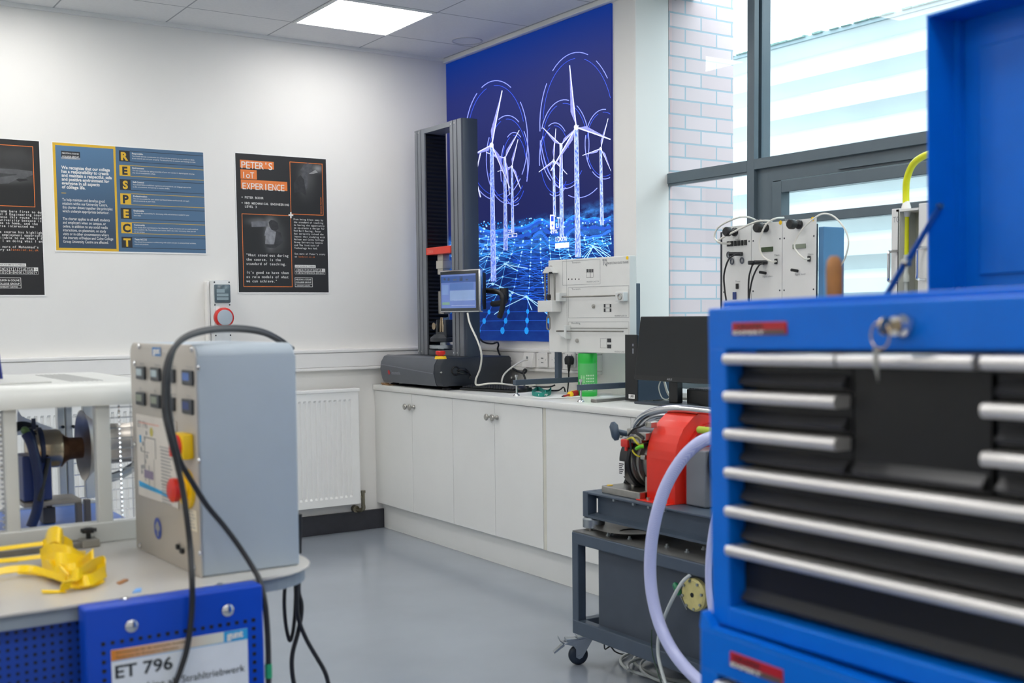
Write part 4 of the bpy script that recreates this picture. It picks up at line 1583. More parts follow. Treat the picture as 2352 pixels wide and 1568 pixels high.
# rounded outer cover on the near column
vs = []
n_ = 12
poly = [(CXF + 0.01, NY1 + 0.002)]
for k in range(n_ + 1):
    a_ = PI / 2 * k / n_
    poly.append((CXF + 0.012 + 0.05 * (1 - math.cos(a_)), NY1 - 0.012 * math.sin(a_)))
poly += [(CXB + 0.004, NY1 - 0.012), (CXB + 0.004, NY1 + 0.002)]
MB().prism([(x, y, BZ1) for x, y in poly], (0, 0, CZ1 - BZ1)).build('side_cover', mk('blue_grey_paint', '#3a4552', 0.4, var=0.04), t, smooth=True)
MB().box((CXF, FY1, CZ1 - 0.032), (CXB + 0.02, NY0, CZ1 - 0.002), 0.002).build('top_crossbar', MT['grey_mid'], t)
b = MB()
for (z0_, z1_) in ((BZ1 + 0.02, 1.725), (1.765, CZ1 - 0.035)):
    n_ = int((z1_ - z0_) / 0.0235)
    st = (z1_ - z0_) / n_
    vs, fs = [], []
    for i in range(2 * n_ + 1):
        z = z0_ + st * i / 2
        y = FY1 - (0.012 if i % 2 else 0.004)
        vs += [(CXF + 0.012, y, z), (-0.215, y, z)]
    for i in range(2 * n_):
        fs.append((2 * i, 2 * i + 1, 2 * i + 3, 2 * i + 2))
    b.add(vs, fs)
b.box((CXF + 0.012, FY1 - 0.003, BZ1 + 0.02), (-0.21, FY1 + 0.0, CZ1 - 0.035))
b.build('bellows', mk('bellows_black', '#0f1012', 0.5, spec=0.3), t)
MB().box((CXF + 0.012, FY1 + 0.06, BZ1), (-0.205, FY1, CZ1 - 0.002)).build('rear_cover', MT['charcoal'], t)
MB().box((CXF + 0.003, FY1 - 0.014, BZ1), (CXB, NY0, BZ1 + 0.035), 0.002).build('bottom_crossbar', MT['grey_dark'], t)
o = MB().box((CXF - 0.006, FY1 - 0.012, 1.722), (-0.27, NY0 + 0.002, 1.766), 0.003).build('crosshead', mk('red_cover', '#e0402f', 0.4), t)
b = MB(Plane((CXF - 0.0065, FY1 - 0.03, 1.73), (0, -1, 0)).M)
b.text('300kN', 0, 0.002, 0.03, 0.0, fit=0.07)
b.build('lettering', mk('pale_red_print', '#e8877c', 0.5), o)
ax = on_x(1022, 790, -0.31)
ay = ax.y
b = MB()
b.box((-0.335, ay - 0.03, 1.60), (-0.285, ay + 0.035, 1.722), 0.003)
b.box((-0.342, ay - 0.04, 1.635), (-0.28, ay + 0.04, 1.685), 0.003)
b.cyl((-0.31, ay, 1.56), (-0.31, ay, 1.61), 0.016)
b.build('load_cell', mk('pale_metal', '#c6c2b8', 0.4, 0.3), t, smooth=True)
b = MB()
b.box((-0.335, ay - 0.035, 1.36), (-0.285, ay + 0.035, 1.50), 0.004)
b.cyl((-0.31, ay, 1.48), (-0.31, ay, 1.57), 0.02)
b.build('upper_grip', MT['steel'], t, smooth=True)
b = MB()
zj = on_x(1022, 760, -0.31).z
for sg in (-1, 1):
    b.prism([(-0.335, ay + sg * 0.006, zj - 0.03), (-0.335, ay + sg * 0.035, zj - 0.03), (-0.335, ay + sg * 0.03, zj + 0.02), (-0.335, ay + sg * 0.012, zj + 0.085), (-0.335, ay + sg * 0.004, zj + 0.085)], (0.05, 0, 0), 0.003)
b.cyl((-0.33, ay + 0.075, zj + 0.03), (-0.345, ay + 0.075, zj + 0.03), 0.022)
b.build('grip_jaw', MT['gold_steel'], t, smooth=True)
b = MB()
b.prism([(-0.34, ay + 0.065, zj - 0.03), (-0.34, ay + 0.055, zj + 0.07), (-0.34, ay + 0.035, zj + 0.07), (-0.34, ay + 0.04, zj - 0.01), (-0.34, ay - 0.04, zj - 0.01), (-0.34, ay - 0.035, zj + 0.07), (-0.34, ay - 0.065, zj + 0.07), (-0.34, ay - 0.07, zj - 0.03), (-0.34, ay - 0.05, zj - 0.062), (-0.34, ay + 0.05, zj - 0.062)], (0.06, 0, 0), 0.004)
b.lathe([(0.03, 0), (0.085, 0.15), (0.085, 0.55), (0.06, 1)], (-0.31, ay + 0.01, zj - 0.07), (-0.31, ay + 0.01, zj - 0.02), 24)
b.build('lower_grip', MT['charcoal'], t, smooth=True)
b = MB()
b.cyl((-0.31, ay, zj - 0.105), (-0.31, ay, zj - 0.085), 0.095, n=28)
b.cyl((-0.31, ay, zj - 0.09), (-0.31, ay, zj - 0.06), 0.03)
b.cyl((-0.31, ay, BZ1 + 0.03), (-0.31, ay, zj - 0.1), 0.026)
b.box((-0.34, ay - 0.035, BZ1 + 0.03), (-0.28, ay + 0.035, BZ1 + 0.06), 0.003)
b.build('lower_plate', MT['zinc'], t, smooth=True)
b = MB()
b.cyl((-0.35, ay - 0.03, zj - 0.14), (-0.29, ay - 0.03, zj - 0.14), 0.018)
b.box((-0.345, ay - 0.05, zj - 0.165), (-0.285, ay - 0.01, zj - 0.115), 0.004)
b.build('clamp_pin', MT['black'], t, smooth=True)
es = on_z(1012, 824, BZ1)
MB().lathe([(0.034, 0), (0.034, 0.2), (0.03, 1)], (es.x, es.y, BZ1), (es.x, es.y, BZ1 + 0.016), 24).build('stop_collar', MT['yellow'], t, smooth=True)
MB().lathe([(0.018, 0), (0.018, 0.25), (0.027, 0.3), (0.028, 0.85), (0.024, 1)], (es.x, es.y, BZ1 + 0.016), (es.x, es.y, BZ1 + 0.045), 24).build('stop_button', MT['red_plastic'], t, smooth=True)
b = MB()
for (px, py) in ((1013, 855), (1175, 829), (1174, 867)):
    w_ = on_y(px, py, BY1)
    b.cyl((w_.x, BY1 - 0.004, w_.z), (w_.x, BY1 + 0.003, w_.z), 0.006, n=10)
b.build('side_screw', MT['chrome'], t)
w_ = on_y(1046, 851, BY1)
b = MB()
b.tube([(w_.x + 0.024 * math.cos(k * PI / 8), BY1 - 0.003, w_.z + 0.024 * math.sin(k * PI / 8)) for k in range(16)], 0.005, closed=True, sub=2)
b.tube([(w_.x + 0.01, BY1, w_.z), (w_.x + 0.03, BY1 - 0.02, w_.z + 0.003), (w_.x + 0.07, BY1 - 0.012, w_.z - 0.005), (w_.x + 0.10, BY1 - 0.006, w_.z - 0.03), (w_.x + 0.09, BY1 - 0.006, w_.z - 0.05)], 0.004)
b.tube([(w_.x + 0.01, BY1, w_.z - 0.01), (w_.x + 0.05, BY1 - 0.02, w_.z - 0.02), (w_.x + 0.09, BY1 - 0.01, w_.z - 0.015), (w_.x + 0.06, BY1 - 0.01, w_.z + 0.01)], 0.003)
b.build('cable_gland', MT['black'], t, smooth=True)

# wooden shims under the far front foot
s0 = on_z(884, 880, WT)
t = thing('wooden_shim', 'small offcuts of brown plywood under the far end of the testing machine', 'wood offcut', (-0.545, -0.125, WT))
b = MB().box((-0.572, -0.105, WT), (-0.52, -0.20, WT + 0.006), 0.001)
b.build('board', MT['cardboard'], t)
MB().box((-0.575, -0.10, WT + 0.0065), (-0.545, -0.155, WT + 0.014), 0.001).build('board', MT['cardboard'], t)

# ---------------------------------------------------------------- touchscreen on an arm
r8 = math.radians(8)
PS = Plane(on_x(1011, 718, -0.50), (math.sin(r8), -math.cos(r8), 0))
w_, _ = PS.px(1102, 717)
_, h_ = PS.px(1009, 622)
t = thing('touchscreen_monitor', 'silver edged touchscreen monitor on a black arm in front of the testing machine', 'monitor', PS.w(w_ / 2, 0, 0))
MB(PS.M).box((0, 0, -0.03), (w_, h_, 0), 0.008, 3).build('case', MT['chrome'], t, smooth=True)
MB(PS.M).box((0.03, 0.015, -0.06), (w_ - 0.01, h_ - 0.02, -0.025), 0.008).build('rear_case', MT['black'], t, smooth=True)
MB(PS.M).rect(0.008, 0.008, w_ - 0.008, h_ - 0.008, 0.001).build('bezel', mk('grey_glass_bezel', '#3c4145', 0.12), t)
s0, s1 = PS.px(1014.5, 708), PS.px(1093, 627.5)
sw, sh = s1[0] - s0[0], s1[1] - s0[1]
scr = MB(PS.M).rect(s0[0], s0[1], s1[0], s1[1], 0.002).build('screen', mk('screen_blue', '#6f86c4', 0.15, emit=0.22), t)


def scr_rect(name, colr, rects, em=0.2):
    b = MB(PS.M)
    for (a0, b0, a1, b1) in rects:
        b.rect(s0[0] + a0 * sw, s0[1] + b0 * sh, s0[0] + a1 * sw, s0[1] + b1 * sh, 0.0026)
    b.build(name, mk('screen_' + name, colr, 0.15, emit=em), scr)


scr_rect('toolbar', '#44609c', [(0, 0.76, 1, 0.95)])
scr_rect('side_list', '#7d98cc', [(0.03, 0.40, 0.22, 0.70)])
scr_rect('graph', '#8fa9d4', [(0.26, 0.22, 0.98, 0.52)])
scr_rect('dialog', '#5c7cba', [(0.26, 0.54, 0.94, 0.74)])
scr_rect('status_bar', '#7fa694', [(0.03, 0.10, 0.25, 0.18)])
scr_rect('icons', '#8a8f86', [(0.54, 0.80, 0.63, 0.93), (0.08, 0.84, 0.14, 0.9), (0.2, 0.82, 0.26, 0.9), (0.36, 0.82, 0.46, 0.86), (0.72, 0.81, 0.78, 0.84)])
scr_rect('text_rows', '#c2cfe8', [(0.32, 0.255, 0.98, 0.262), (0.38, 0.225, 0.98, 0.235), (0.3, 0.07, 0.98, 0.078)])
b = MB(PS.M)
m0 = PS.px(1112, 655, -0.08)
b.box((w_ * 0.35, h_ * 0.3, -0.075), (w_ * 0.65, h_ * 0.7, -0.06), 0.005)
b.tube([(w_ * 0.55, h_ * 0.5, -0.075), (w_ * 0.9, h_ * 0.5, -0.10), (w_ + 0.06, h_ * 0.42, -0.11), (w_ + 0.065, h_ * 0.15, -0.115), (w_ + 0.03, -0.03, -0.12)], 0.016, n=10)
b.cyl((w_ + 0.06, h_ * 0.30, -0.13), (w_ + 0.06, h_ * 0.55, -0.13), 0.026)
b.tube([(w_ + 0.06, h_ * 0.4, -0.13), (w_ + 0.03, h_ * 0.25, -0.16), (w_ * 0.75, h_ * 0.2, -0.20), (w_ * 0.62, h_ * 0.2, -0.215)], 0.018, n=10)
b.build('arm', MT['black'], t, smooth=True)


def cable(name, label, pts, r, mat, px=True, cat='cable', n=8, parts=None):
    P = [on_x(p_[0], p_[1], p_[2]) for p_ in pts] if px else pts
    o = MB().tube(P, r, n=n).build(name, MT[mat], None, smooth=True)
    return tag(o, label, cat)


cable('white_cable', 'white cable falling from the touchscreen and running along behind the keyboard', [(1074, 719, -0.46), (1080, 745, -0.475), (1098, 785, -0.485), (1106, 815, -0.47), (1103, 845, -0.455), (1093, 872, -0.45), (1096, 884, -0.44), (1120, 881, -0.40), (1150, 881, -0.36), (1190, 886, -0.28), (1230, 884, -0.22)], 0.0055, 'cable_white')
cable('white_cable', 'white cable curling from the wedge shaped data outlet down to the worktop', [(1212, 826, -0.085), (1200, 829, -0.14), (1180, 840, -0.21), (1160, 857, -0.27), (1153, 872, -0.30), (1154, 882, -0.30), (1165, 886, -0.29)], 0.005, 'cable_white')
cable('thin_black_cable', 'thin black cable dropping down the side of the near column', [(1063, 720, -0.30), (1070, 760, -0.30), (1082, 795, -0.27), (1098, 819, -0.22)], 0.003, 'rubber')
cable('black_cable', 'black cable hanging under the mural behind the testing machine', [(1101, 777, -0.06), (1112, 786, -0.05), (1130, 789, -0.045), (1142, 786, -0.045), (1145, 792, -0.065), (1143, 802, -0.065), (1149, 818, -0.065)], 0.0055, 'rubber')
cable('black_cable', 'looped black cable between the testing machine and the trainer stand', [(1178, 846, -0.10), (1192, 854, -0.11), (1204, 857, -0.11), (1209, 851, -0.12), (1205, 848, -0.13), (1202, 856, -0.14), (1207, 871, -0.14)], 0.006, 'rubber')
cable('black_cable', 'thin black cable lying on the worktop behind the lanyard', [(1214, 884, -0.24), (1236, 888, -0.20), (1262, 888, -0.17), (1275, 884, -0.15)], 0.0045, 'rubber')

# ---------------------------------------------------------------- keyboard, mouse, papers, lanyard
kA = on_z(1046, 893, WT)
kB = on_z(1250, 898, WT)
Pk = Plane((-0.475, -0.895, WT), (0.22, -1, 0), (1, 0.22, 0))
Pk.n = Vector((0, 0, 1))
Pk.M = Matrix.Translation(Pk.p) @ Matrix((Pk.ex, Pk.ez, Pk.n)).transposed().to_4x4()
t = thing('keyboard', 'black computer keyboard lying in front of the testing machine', 'keyboard', Pk.w(0.22, 0.07, 0))
b = MB(Pk.M)
b.prism([(0, 0, 0.002), (0, 0, 0.014), (0, 0.14, 0.026), (0, 0.14, 0.002)], (0.44, 0, 0), 0.002)
b.build('case', MT['black'], t)
kb = []
b = MB(Pk.M)
for i in range(6):
    for j in range(20):
        if i == 0 and 4 <= j <= 9:
            continue
        z = 0.0145 + 0.012 * (0.02 + i * 0.021) / 0.14
        b.box((0.012 + j * 0.0208, 0.010 + i * 0.021, z), (0.012 + j * 0.0208 + 0.017, 0.010 + i * 0.021 + 0.017, z + 0.009), 0.002, 1)
b.box((0.012 + 4 * 0.0208, 0.010, 0.0155), (0.012 + 10 * 0.0208 - 0.004, 0.027, 0.0245), 0.002, 1)
b.build('keys', MT['black'], t)['kind'] = 'stuff'
mp0 = on_z(1186, 901, WT)
t = thing('mouse', 'black computer mouse at the end of the keyboard', 'mouse', (mp0.x + 0.02, mp0.y, WT))
b = MB(Matrix.Translation((mp0.x + 0.03, mp0.y - 0.01, WT)) @ Matrix.Rotation(math.radians(-60), 4, 'Z'))
b.sphere((0, 0, 0.012), 0.03, 18, (1.0, 1.75, 0.85))
bm_ = b.bm
for v in bm_.verts:
    if v.co.z < WT + 0.0005:
        v.co.z = WT + 0.0005
b.build('shell', MT['black'], t, smooth=True)
MB(Matrix.Translation((mp0.x + 0.03, mp0.y - 0.01, WT)) @ Matrix.Rotation(math.radians(-60), 4, 'Z')).cyl((-0.003, 0.032, 0.033), (0.003, 0.032, 0.033), 0.008, n=14).build('wheel', MT['grey_mid'], t)


def sheet(name, label, corners, z):
    P = [on_z(x, y, WT) for x, y in corners]
    return tag(MB().prism([(p_.x, p_.y, WT + z) for p_ in P], (0, 0, 0.001)).build(name, MT['paper']), label, 'paper')


sheet('paper_sheet', 'white paper sheet under the teal lanyard', ((1165, 906), (1228, 915), (1292, 908), (1220, 897)), 0.0004)
sheet('paper_sheet', 'white paper sheet under the screwdriver beside the lanyard', ((1212, 912), (1240, 916.5), (1338, 913), (1325, 905)), 0.0018)
sheet('paper_sheet', 'white paper sheet behind the green wipes tub', ((1378, 913), (1408, 914), (1407, 903), (1380, 901)), 0.0004)
# lanyard: teal ribbon loop printed STAFF
lz = WT + 0.004
pc = [on_z(px, py, WT + 0.012) for px, py in ((1222, 902), (1234, 894), (1244, 897), (1252, 902), (1262, 899), (1266, 893), (1264, 903), (1252, 907), (1236, 907), (1224, 905))]
t = thing('lanyard', 'teal ribbon lanyard printed STAFF lying on the white papers', 'lanyard', (pc[0].x, pc[0].y, WT))
b = MB()
b.ribbon([Vector((p_.x, p_.y, WT + 0.015)) for p_ in pc] + [Vector((pc[0].x, pc[0].y, WT + 0.015))], Vector((0.0, 0.0, 0.011)), 0.0008)
b.build('ribbon', MT['teal'], t, smooth=True)
PLa = Plane((pc[8].x - 0.0035, pc[8].y, WT + 0.008), (pc[7].x - pc[8].x, pc[7].y - pc[8].y, 0))
b = MB(PLa.M)
b.text('STAFF', 0.004, 0, 0.014, 0.003, fit=0.05, bold=0.02)
PLb = Plane((pc[0].x - 0.002, pc[0].y, WT + 0.010), (pc[1].x - pc[0].x, pc[1].y - pc[0].y, 0))
b.build('lettering', MT['inkwhite'], t)
# screwdriver, red and yellow insulated
A = on_z(1291, 910, WT + 0.008)
B = on_z(1331, 901.5, WT + 0.016)
d_ = (B - A)
t = thing('screwdriver', 'red and yellow insulated screwdriver lying beside the green tub', 'screwdriver', (A.x, A.y, WT))
MB().cyl(A, A + d_ * 0.09, 0.0035, n=8).build('tip', MT['charcoal'], t, smooth=True)
MB().cyl(A + d_ * 0.09, A + d_ * 0.42, 0.005, n=12).build('shaft', MT['dark_red'], t, smooth=True)
MB().lathe([(0.008, 0), (0.016, 0.2), (0.017, 0.7), (0.011, 1)], A + d_ * 0.40, A + d_ * 0.54, 16).build('collar', MT['yellow'], t, smooth=True)
MB().lathe([(0.010, 0), (0.016, 0.25), (0.0165, 0.7), (0.012, 1)], A + d_ * 0.53, A + d_ * 1.0, 16).build('grip', MT['dark_red'], t, smooth=True)
b = MB()
b.cyl(A + d_ * 0.66 + Vector((-0.006, 0.004, 0.006)), A + d_ * 0.96 + Vector((-0.006, 0.004, 0.005)), 0.0115, n=12)
b.build('grip_stripe', MT['yellow'], t, smooth=True)

# ---------------------------------------------------------------- green wipes tub
tc0 = on_z(1350, 909, WT)
zt_ = 0
for z in [x * 0.001 for x in range(1000, 1400)]:
    v = Vector((tc0.x, tc0.y, z)) - CAM
    if CY - FPX * v.dot(UP) / v.dot(FW) < 811:
        zt_ = z
        break
v = tc0 - CAM
R_ = 22 / FPX * v.dot(FW)
t = thing('wipes_tub', 'tall bright green cleaning wipes tub on the worktop', 'tub', (tc0.x, tc0.y, WT))
H_ = zt_ - WT
MB().lathe([(R_ * 0.93, 0), (R_, 0.03), (R_, 0.78), (R_ * 0.99, 0.80)], (tc0.x, tc0.y, WT), (tc0.x, tc0.y, WT + H_), 36).build('tub', MT['green'], t, smooth=True)
MB().lathe([(R_ * 1.01, 0), (R_ * 1.01, 0.85), (R_ * 0.95, 1)], (tc0.x, tc0.y, WT + H_ * 0.79), (tc0.x, tc0.y, WT + H_), 36).build('lid', mk('green_lid', '#1fb03b', 0.35), t, smooth=True)
ang0 = math.atan2(CAM.y - tc0.y, CAM.x - tc0.x)


def arcpatch(b, f0, f1, z0, z1, rr):
    vs, fs = [], []
    n = 14
    for i in range(n + 1):
        a_ = ang0 + math.asin(max(-1, min(1, f0 + (f1 - f0) * i / n)))
        for z in (z0, z1):
            vs.append((tc0.x + rr * math.cos(a_), tc0.y + rr * math.sin(a_), WT + H_ * z))
    for i in range(n):
        fs.append((2 * i, 2 * i + 2, 2 * i + 3, 2 * i + 1))
    b.add(vs, fs)


b = MB()
arcpatch(b, -0.97, 0.9, 0.10, 0.765, R_ * 1.004)
b.build('label_wrap', MT['green_label'], t, smooth=True)
b = MB()
for (z0, z1) in ((0.47, 0.505), (0.40, 0.435), (0.34, 0.365)):
    for k in range(5):
        arcpatch(b, -0.15 + k * 0.17, -0.15 + k * 0.17 + 0.13, z0, z1, R_ * 1.008)
for k in range(6):
    arcpatch(b, -0.8 + k * 0.28, -0.8 + k * 0.28 + 0.14, 0.27, 0.30, R_ * 1.008)
for k in range(4):
    arcpatch(b, -0.75, -0.1, 0.14 + k * 0.025, 0.147 + k * 0.025, R_ * 1.008)
for k in range(6):
    arcpatch(b, -0.7, -0.55, 0.32 + k * 0.03, 0.335 + k * 0.03, R_ * 1.008)
    arcpatch(b, -0.45, -0.3, 0.32 + k * 0.03, 0.335 + k * 0.03, R_ * 1.008)
arcpatch(b, 0.0, 0.5, 0.14, 0.24, R_ * 1.008)
b.build('label_print', mk('pale_green_print', '#b9dcb4', 0.5), t)

# flat grey metal tool / clamp under the trainer foot
A = on_z(1363, 924, WT)
B = on_z(1436, 918, WT)
d_ = (B - A).normalized()
nrm_ = Vector((-d_.y, d_.x, 0)) * 0.02
t = thing('metal_bracket', 'thin dark metal bar lying on the worktop by the green tub', 'bracket', (A.x, A.y, WT))
b = MB().prism([A + nrm_, A - nrm_, B - nrm_, B + nrm_], (0, 0, 0.014), 0.003)
b.build('bar', MT['steel_dull'], t)
MB().prism([A + nrm_ * 0.9 + Vector((0, 0, 0.0145)), A - nrm_ * 0.9 + Vector((0, 0, 0.0145)), B - nrm_ * 0.9 + Vector((0, 0, 0.0145)), B + nrm_ * 0.9 + Vector((0, 0, 0.0145))], (0, 0, 0.004)).build('top_plate', mk('clear_cover', '#c9cbc6', 0.3), t)

# ---------------------------------------------------------------- strain gauge trainer board on its stand
TP = Plane((-0.28, -1.49, 0.0), (math.sin(r8), -math.cos(r8), 0))
a0, z0 = TP.px(1261, 808)
_, z1 = TP.px(1259, 598)
a1, _ = TP.px(1446.5, 700)
tw, th = a1 - a0, z1 - z0
TP = Plane(TP.w(a0, z0, 0), TP.ex)
t = thing('trainer_board', 'white printed strain gauge trainer board on a slate blue stand', 'trainer', TP.w(tw / 2, 0, 0) * 1.0)
t.location.z = WT
ROOT[t.name] = Matrix.Translation(t.location)
MB(TP.M).box((0, 0, -0.05), (tw, th, 0), 0.003).build('board', MT['panel_grey'], t)
b = MB(TP.M)


def tq(px, py):
    return TP.px(px, py)


def rr_frame(b, p0, p1, w_=0.0016):
    x0_, y0_ = tq(*p0)
    x1_, y1_ = tq(*p1)
    b.frame(min(x0_, x1_), min(y0_, y1_), max(x0_, x1_), max(y0_, y1_), w_, 0.0008)


rr_frame(b, (1292, 600), (1379, 652))
rr_frame(b, (1305, 660), (1445, 729))
rr_frame(b, (1306, 739), (1445, 812))
x_, _ = tq(1302, 700)
b.rect(x_, 0.0, x_ + 0.0016, th, 0.0008)
for (s_, pp, ww, hh) in (('Tension', (1313, 605), 20, 0.014), ('Torsion', (1313, 666), 20, 0.014), ('Bending', (1313, 744), 20, 0.014), ('MAXIMUM LOAD 50 N', (1348, 649), 28, 0.012), ('MAXIMUM LOAD 5 N', (1412, 727), 28, 0.012), ('MAXIMUM LOAD 5 N', (1412, 809), 28, 0.012)):
    p0 = tq(*pp)
    b.text(s_, p0[0], p0[1], hh, 0.0009, fit=tq(pp[0] + ww, pp[1])[0] - p0[0])
p0 = tq(1395, 607)
b.text('SM1009 STRAIN GAUGE TRAINER', p0[0], p0[1], 0.016, 0.0009, fit=tq(1444, 604)[0] - p0[0], bold=0.015)
p0 = tq(1384, 607)
b.text('TQ', p0[0], p0[1] - 0.004, 0.042, 0.0009, fit=tq(1395, 606)[0] - p0[0], bold=0.04)
b.build('print', MT['panel_line'], t)
b = MB(TP.M)


def cell(px0, py0, px1, py1):
    x0_, y0_ = tq(px0, py0)
    x1_, y1_ = tq(px1, py1)
    b.rect(x0_, y1_, x1_, y0_, 0.0009)


for k in range(4):
    cell(1347.5 + 4.2 * k, 618, 1350.6 + 4.2 * k, 625)
for f_ in ((1347, 625, 1356, 637), (1356, 625, 1363, 637)):
    x0_, y0_ = tq(f_[0], f_[1])
    x1_, y1_ = tq(f_[2], f_[3])
    b.frame(x0_, y1_, x1_, y0_, 0.0012, 0.0009)
for (c0, c1_) in (((1387, 698), (1391, 706)), ((1400.5, 698), (1404.5, 706)), ((1387, 708), (1391, 716)), ((1400.5, 708), (1404.5, 716)), ((1395, 777), (1404, 786)), ((1395, 791), (1404, 800))):
    cell(c0[0], c0[1], c1_[0], c1_[1])
for f_ in ((1390, 698, 1401, 706), (1390, 708, 1401, 716), (1379, 777, 1394, 799)):
    x0_, y0_ = tq(f_[0], f_[1])
    x1_, y1_ = tq(f_[2], f_[3])
    b.frame(x0_, y1_, x1_, y0_, 0.0012, 0.0009)
for k in range(4):
    x0_, y0_ = tq(1306 + 8 * k, 641)
    b.disc(x0_, y0_, 0.004, 0.0009, 8)
b.build('dark_print', MT['dark_print'], t)
x0_, y0_ = tq(1441, 592)
MB(TP.M).disc(x0_, y0_, 0.009, 0.0012, 10).build('yellow_sticker', MT['yellow'], t)
# tension rig on the left
b = MB(TP.M)
x0_, y0_ = tq(1256, 628)
x1_, y1_ = tq(1283, 612)
xm = (x0_ + x1_) / 2
b.prism([(x0_, y0_, 0.001), (x1_, y0_, 0.001), (x1_ - 0.015, y0_ + 0.015, 0.001), (x1_ - 0.03, y1_, 0.001), (x0_ + 0.03, y1_, 0.001), (x0_ + 0.012, y0_ + 0.012, 0.001)], (0, 0, 0.035), 0.002)
yb_ = tq(1270, 690)[1]
yb2 = tq(1270, 716)[1]
b.box((x0_, yb2, 0.001), (x1_ + 0.02, yb_, 0.07), 0.002)
b.build('tension_frame', mk('white_bracket', '#d9d9d5', 0.4), t)
b = MB(TP.M)
for fx in (0.012, x1_ - x0_ - 0.006):
    b.cyl((x0_ + fx, yb_, 0.025), (x0_ + fx, y0_, 0.025), 0.005, n=10)
b.cyl((xm, yb_, 0.03), (xm, y0_, 0.03), 0.006, n=10)
yh = tq(1270, 722)[1]
b.tube([(xm, yb2, 0.035), (xm, yh - 0.02, 0.035)], 0.005)
b.tube([(xm - 0.011, yh - 0.07, 0.035), (xm - 0.011, yh - 0.02, 0.035), (xm, yh - 0.01, 0.035), (xm + 0.011, yh - 0.02, 0.035), (xm + 0.011, yh - 0.07, 0.035), (xm, yh - 0.08, 0.035)], 0.004, closed=True)
b.build('tension_rod', MT['steel_dull'], t, smooth=True)
b = MB(TP.M)
b.cyl((xm - 0.014, tq(1272, 682)[1], 0.03), (xm + 0.014, tq(1272, 682)[1], 0.03), 0.004, n=8)
b.box((xm - 0.008, tq(1272, 689)[1], 0.022), (xm + 0.008, tq(1272, 676)[1], 0.038), 0.002)
b.box((x1_ - 0.03, y0_ - 0.004, 0.03), (x1_ - 0.012, y0_ + 0.006, 0.045), 0.002)
b.build('black_clip', MT['black'], t)
# torsion shaft with end blocks
b = MB(TP.M)
p0, p1 = tq(1295, 682), tq(1432, 680)
yb_ = p0[1]
b.cyl((p0[0], yb_, 0.03), (p1[0], yb_, 0.03), 0.0042, n=10)
c0, c1_ = tq(1299, 789), tq(1443, 801)
yc = tq(1310, 760)[1]
b.box((tq(1303, 0)[0] if False else tq(1300, 761)[0], yc - 0.004, 0.028), (tq(1441, 761)[0], yc + 0.003, 0.034))
b.box((tq(1312, 756)[0], yc + 0.014, 0.004), (tq(1443, 756)[0], yc + 0.017, 0.006))
b.cyl((tq(1291, 760)[0], yc, 0.04), (tq(1308, 760)[0], yc, 0.04), 0.005, n=8)
b.build('test_bar', MT['steel_dull'], t, smooth=True)
b = MB(TP.M)
q0, q1 = tq(1292, 692), tq(1299, 672)
b.box((q0[0], q0[1], 0.0), (q1[0] + 0.004, q1[1], 0.05), 0.002)
q0, q1 = tq(1424, 692), tq(1443, 670)
b.box((q0[0], q0[1], 0.0), (q1[0], q1[1], 0.035), 0.003)
q0 = tq(1299, 764)
q1 = tq(1312, 778)
b.prism([(q0[0] - 0.02, yc - 0.006, 0.001), (q0[0] - 0.02, yc - 0.016, 0.001), (q1[0], q1[1], 0.001), (q1[0], yc + 0.03, 0.001), (q1[0] - 0.014, yc + 0.03, 0.001), (q1[0] - 0.014, yc - 0.006, 0.001)], (0, 0, 0.04), 0.002)
b.build('end_block', mk('white_block', '#d4d6d4', 0.4), t)
b = MB(TP.M)
q0 = tq(1435, 681)
b.tube([(q0[0] + 0.012 * math.cos(k * PI / 6), q0[1] + 0.014 * math.sin(k * PI / 6), 0.037) for k in range(12)], 0.0035, closed=True, sub=2)
for pp in ((1364, 703), (1326, 782), (1266, 614)):
    q0 = tq(*pp)
    b.lathe([(0.010, 0), (0.010, 0.6), (0.006, 1)], (q0[0], q0[1], 0), (q0[0], q0[1], 0.012), 14)
b.build('connector', MT['steel'], t, smooth=True)
# stand
SF = MT['steelblue']
pz0 = 1.005
for (aa) in (-0.012, tw - 0.03):
    MB(TP.M).box((aa, pz0 - TP.p.z, -0.08), (aa + 0.028, th * 0.72, -0.052), 0.002).build('stand_post', SF, t)
fx = TP.n
for k, (aa) in enumerate((0.002, tw - 0.016)):
    pw = TP.w(aa, 0, -0.066)
    A = Vector((-0.50, pw.y + 0.0, 0.99))
    bb = MB().box((-0.50, pw.y - 0.013, 0.977), (-0.012, pw.y + 0.013, 1.005), 0.002)
    bb.build('foot_bar', SF, t)
    b = MB()
    for xx in (-0.485, -0.04):
        b.cyl((xx, pw.y, WT + 0.008), (xx, pw.y, 1.02), 0.005, n=10)
        b.lathe([(0.018, 0), (0.016, 0.5), (0.006, 1)], (xx, pw.y, WT), (xx, pw.y, WT + 0.014), 16)
        b.cyl((xx, pw.y, 1.02), (xx, pw.y, 1.032), 0.009, n=6)
    b.build('levelling_screw', MT['chrome'], t, smooth=True)

